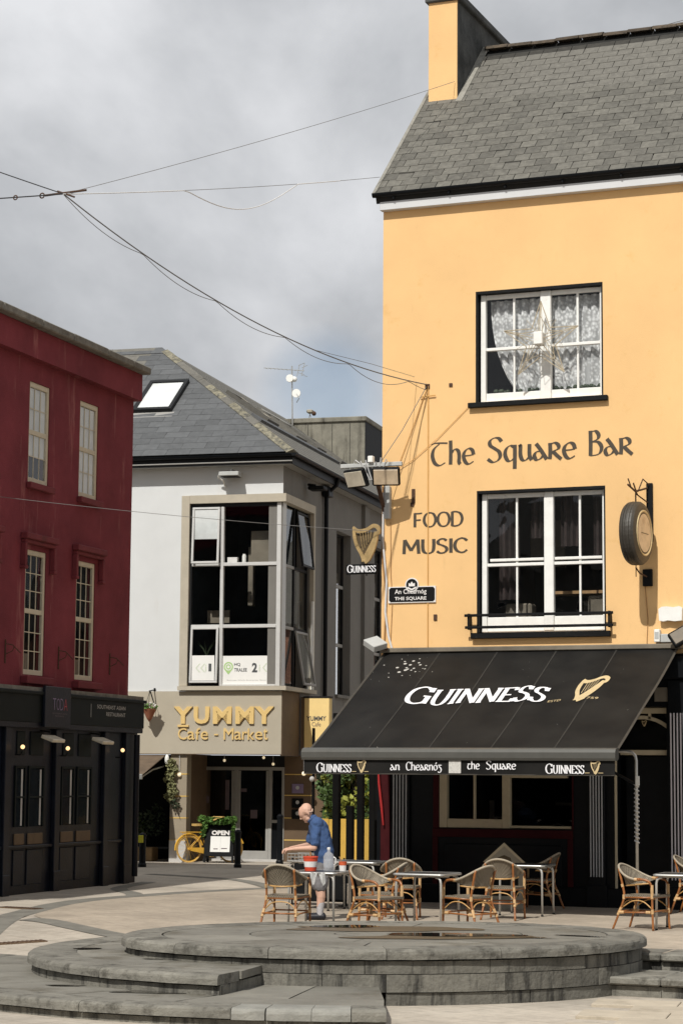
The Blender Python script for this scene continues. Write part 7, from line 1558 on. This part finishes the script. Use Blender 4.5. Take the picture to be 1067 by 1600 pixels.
tu = thing('paint_tub', 'small orange and white tub with a brush at the table edge', 'tub', (1.84, -6.20, zt)); MB().lathe([(.045, 0), (.05, .075), (.0505, .076)], n=18).build('white_label', 'label_white', tu); MB().lathe([(.0505, .077), (.053, .115), (.055, .116), (.055, .125)], n=18).build('rim', 'tub_orange', tu); MB().tube([(-.01, 0, .1), (-.05, 0, .19)], .009, 6).build('brush_handle', 'wood', tu)
wt = thing('wire_tray', 'shallow wire tray on the table at the man\'s hands', 'tray', (.0, -3.0, zt)); B = MB()
for z in (.0, .05, .10): B.tube([(-.26, -.20, z), (.28, -.20, z), (.28, .20, z), (-.26, .20, z), (-.26, -.20, z)], .006, 5)
for k in range(10): x = -.26 + .06*k; B.tube([(x, -.2, .10), (x, -.2, 0), (x, .2, 0), (x, .2, .10)], .004, 4)
B.build('wires', 'steel', wt); 
clo = MB().box(0, 0.001, 0, 0.001, 0, 0.001)
cloth = thing('cleaning_cloth', 'pale crumpled cloth hanging off the bucket table edge', 'cloth', (1.68, -6.655, 0)); B = MB(); vs = []
for j in range(7):
    for i in range(9): x = -.11 + .026*i; vs.append((x, -.012 - .012*sin(i*1.9 + j*.5) , .735 - .016*j*(1 + .8*sin(i*1.1))))
B.add(vs, [(j*9+i, j*9+i+1, (j+1)*9+i+1, (j+1)*9+i) for j in range(6) for i in range(8)]); B.build('fabric', 'print_grey', cloth)

# ================================================================ THE MAN
def fused(name, balls, m, parent, vox, sm=6, wr=0.0, **t):
    """one continuous surface over a set of spheres (x, y, z, r)"""
    B = MB()
    for x, y, z, r in balls: B.ball((x, y, z), r, 10, 7)
    me = B.mesh(name + '_source'); ob = bpy.data.objects.new(name + '_source', me); COL.objects.link(ob)
    md = ob.modifiers.new('remesh', 'REMESH'); md.mode = 'VOXEL'; md.voxel_size = vox; md.adaptivity = 0
    ms = ob.modifiers.new('smooth', 'SMOOTH'); ms.iterations = sm; ms.factor = .5
    dg = bpy.context.evaluated_depsgraph_get(); dg.update(); out = bpy.data.meshes.new_from_object(ob.evaluated_get(dg)); bpy.data.objects.remove(ob); bpy.data.meshes.remove(me)
    if wr:      # soft folds of cloth
        from mathutils import noise as nz
        for v in out.vertices:
            p = v.co; f = nz.noise(Vector((p.x*9 + p.z*7, p.y*7, p.z*11 - p.x*6))) + .5 * nz.noise(Vector((p.x*24, p.y*17 + 3, p.z*22)))
            v.co = p + v.normal * wr * f
    out.name = name; out.materials.clear(); out.materials.append(MATS[m]); out.polygons.foreach_set('use_smooth', [True]*len(out.polygons))
    return put(name, out, parent, **t)
def limb(p, q, r0, r1, step=.012):
    p, q = Vector(p), Vector(q); n = max(2, int((q - p).length / step)); return [(*p.lerp(q, i/n), r0 + (r1 - r0)*i/n) for i in range(n+1)]
man = thing('person', 'bald man in a blue short sleeved shirt bending over the terrace tables', 'person', (.98, -4.91, 0), radians(21.9))
# local frame: faces -x, far side +y.  joints
pel = (.06, 0, .88); hipL = (.06, .095, .86); hipR = (.06, -.095, .86); kL = (-.03, .10, .47); kR = (.015, -.10, .47); anL = (-.01, .10, .09); anR = (.0, -.10, .09)
chest = (-.045, 0, 1.22); shL = (-.08, .185, 1.31); shR = (-.06, -.185, 1.31); elR = (-.085, -.235, 1.005); wrR = (-.37, -.13, .985); elL = (-.16, .215, 1.03); wrL = (-.42, -.02, .99)
neck0, neck1 = (-.105, 0, 1.385), (-.165, 0, 1.435); head = (-.205, 0, 1.485)
body = []
for h, k, a, y in ((hipL, kL, anL, .1), (hipR, kR, anR, -.1)):
    body += limb(h, k, .092, .062) + limb(k, (a[0]+.02, a[1], .33), .060, .062) + limb((a[0]+.02, a[1], .33), a, .060, .038) + limb((a[0]+.03, y, .045), (a[0]-.15, y, .03), .036, .03)
for y in (-.075, 0, .075): body += limb((.06, y, .88), (.03, y, 1.02), .115, .115, .02) + limb((.03, y, 1.02), (-.045, y, 1.24), .115, .118, .02)
body += limb((-.07, -.15, 1.32), (-.07, .15, 1.32), .078, .078, .02) + limb(neck0, neck1, .062, .056) + limb(shR, elR, .056, .043) + limb(elR, wrR, .043, .027) + limb(shL, elL, .056, .043) + limb(elL, wrL, .043, .027)
# head, leaning forward and looking down: face toward -x and down
hm = Matrix.Translation(head) @ Matrix.Rotation(radians(-38), 4, 'Y')
hb_ = []
for x, y, z, r in [(.02, 0, .03, .088), (.035, 0, .045, .083), (-.01, 0, .035, .084), (-.03, 0, .02, .076), (-.035, 0, -.03, .064), (-.045, 0, -.065, .048), (-.055, 0, -.095, .032), (-.03, .028, -.075, .036), (-.03, -.028, -.075, .036), (.0, 0, -.03, .07), (.02, .02, .03, .082), (.02, -.02, .03, .082),
                   (-.098, 0, .008, .010), (-.106, 0, -.008, .012), (-.112, 0, -.022, .014), (-.102, .010, -.025, .010), (-.102, -.010, -.025, .010), (-.088, .022, .022, .016), (-.088, -.022, .022, .016), (-.086, .0, -.052, .014), (-.084, .012, -.053, .012), (-.084, -.012, -.053, .012), (-.080, 0, -.068, .014), (-.083, 0, -.092, .016)]:
    hb_.append((x, y, z, r))
for s in (-1, 1):
    for k in range(8): a = pi*(.5 + k/7*1.2); hb_.append((.015 + .016*cos(a)*-1, s*(.088 + .004), -.012 + .028*sin(a)*-1, .009))
    hb_.append((.012, s*.086, -.01, .014))
for x, y, z, r in hb_: p = hm @ Vector((x, y, z)); body.append((*p, r))
def hand(wr, d, palm_n, side, curl):
    """palm, four unequal curled fingers and a thumb"""
    wr, d, n = Vector(wr), Vector(d).normalized(), Vector(palm_n).normalized(); sx = d.cross(n).normalized(); out = []
    for k in (-1.5, -.5, .5, 1.5): out += limb(wr + sx*k*.010, wr + d*.085 + sx*k*.019, .017, .013, .008)
    for k, L in ((-1.5, .062), (-.5, .078), (.5, .083), (1.5, .074)):
        p = wr + d*.085 + sx*k*.0195; ang = 0; 
        for seg, rr in ((.45, .0098), (.32, .009), (.23, .0082)):
            ang += curl; q = p + (d*cos(ang) + n*sin(ang)) * L*seg; out += limb(p, q, rr, rr*.95, .006); p = q
    p = wr + d*.03 + sx*side*.028; q = p + (d*.6 + sx*side*.6 + n*.5).normalized()*.04; r_ = q + (d*.8 + n*.7).normalized()*.032; out += limb(p, q, .0135, .0115, .006) + limb(q, r_, .0115, .009, .006)
    return out
body += hand(wrR, (-.95, .28, -.08), (0, .3, -1), -1, .55) + hand(wrL, (-.9, -.35, -.12), (0, -.2, -1), 1, .6)
fused('body', body, 'skin', man, .0065, 4)
shirt = []
for y in (-.085, 0, .085): shirt += limb((.065, y, .83), (.05, y, .95), .128, .142, .02) + limb((.05, y, .95), (.020, y, 1.08), .142, .146, .02) + limb((.020, y, 1.08), (-.030, y, 1.27), .146, .142, .02)
shirt += limb((-.055, -.17, 1.335), (-.055, .17, 1.335), .098, .098, .02) + limb((-.085, 0, 1.36), (-.118, 0, 1.40), .085, .074, .01) + limb(shR, (-.078, -.225, 1.085), .078, .072) + limb(shL, (-.14, .208, 1.11), .078, .072)
fused('shirt', shirt, 'shirt_blue', man, .010, 5, .010)
MB().torus((-.115, 0, 1.402), .064, .017, 'z', 24, 8).xf(Matrix.Translation((-.125, 0, 1.405)) @ Matrix.Rotation(radians(-40), 4, 'Y') @ Matrix.Translation((.115, 0, -1.402))).build('collar', 'shirt_blue', man, smooth=True)
shorts = []
for y in (-.075, 0, .075): shorts += limb((.06, y, .80), (.06, y, .92), .120, .116, .02)
for h, k in ((hipL, kL), (hipR, kR)): kk = Vector(h).lerp(Vector(k), .98); shorts += limb((h[0], h[1], h[2] - .02), kk, .112, .096)
fused('shorts', shorts, 'shorts_grey', man, .010, 4, .010)
for a, y in ((anL, .10), (anR, -.10)):
    fused('sock', limb((a[0] + .015, y, .235), (a[0] + .004, y, .08), .053, .044), 'sock', man, .007, 3)
    fused('shoe', limb((a[0] + .045, y, .052), (a[0] - .15, y, .045), .048, .044) + limb((a[0] + .045, y, .03), (a[0] - .17, y, .03), .032, .03), 'shoe', man, .008, 3)
B = []
for s in (-1, 1):
    for k in range(7): p = hm @ Vector((.03 + .009*k, s*(.083 - .004*k), -.01 - .004*k)); B.append((*p, .013))
for k in range(7): p = hm @ Vector((.098, -.05 + .0165*k, -.015)); B.append((*p, .014))
fused('hair', B, 'hair_grey', man, .006, 2)
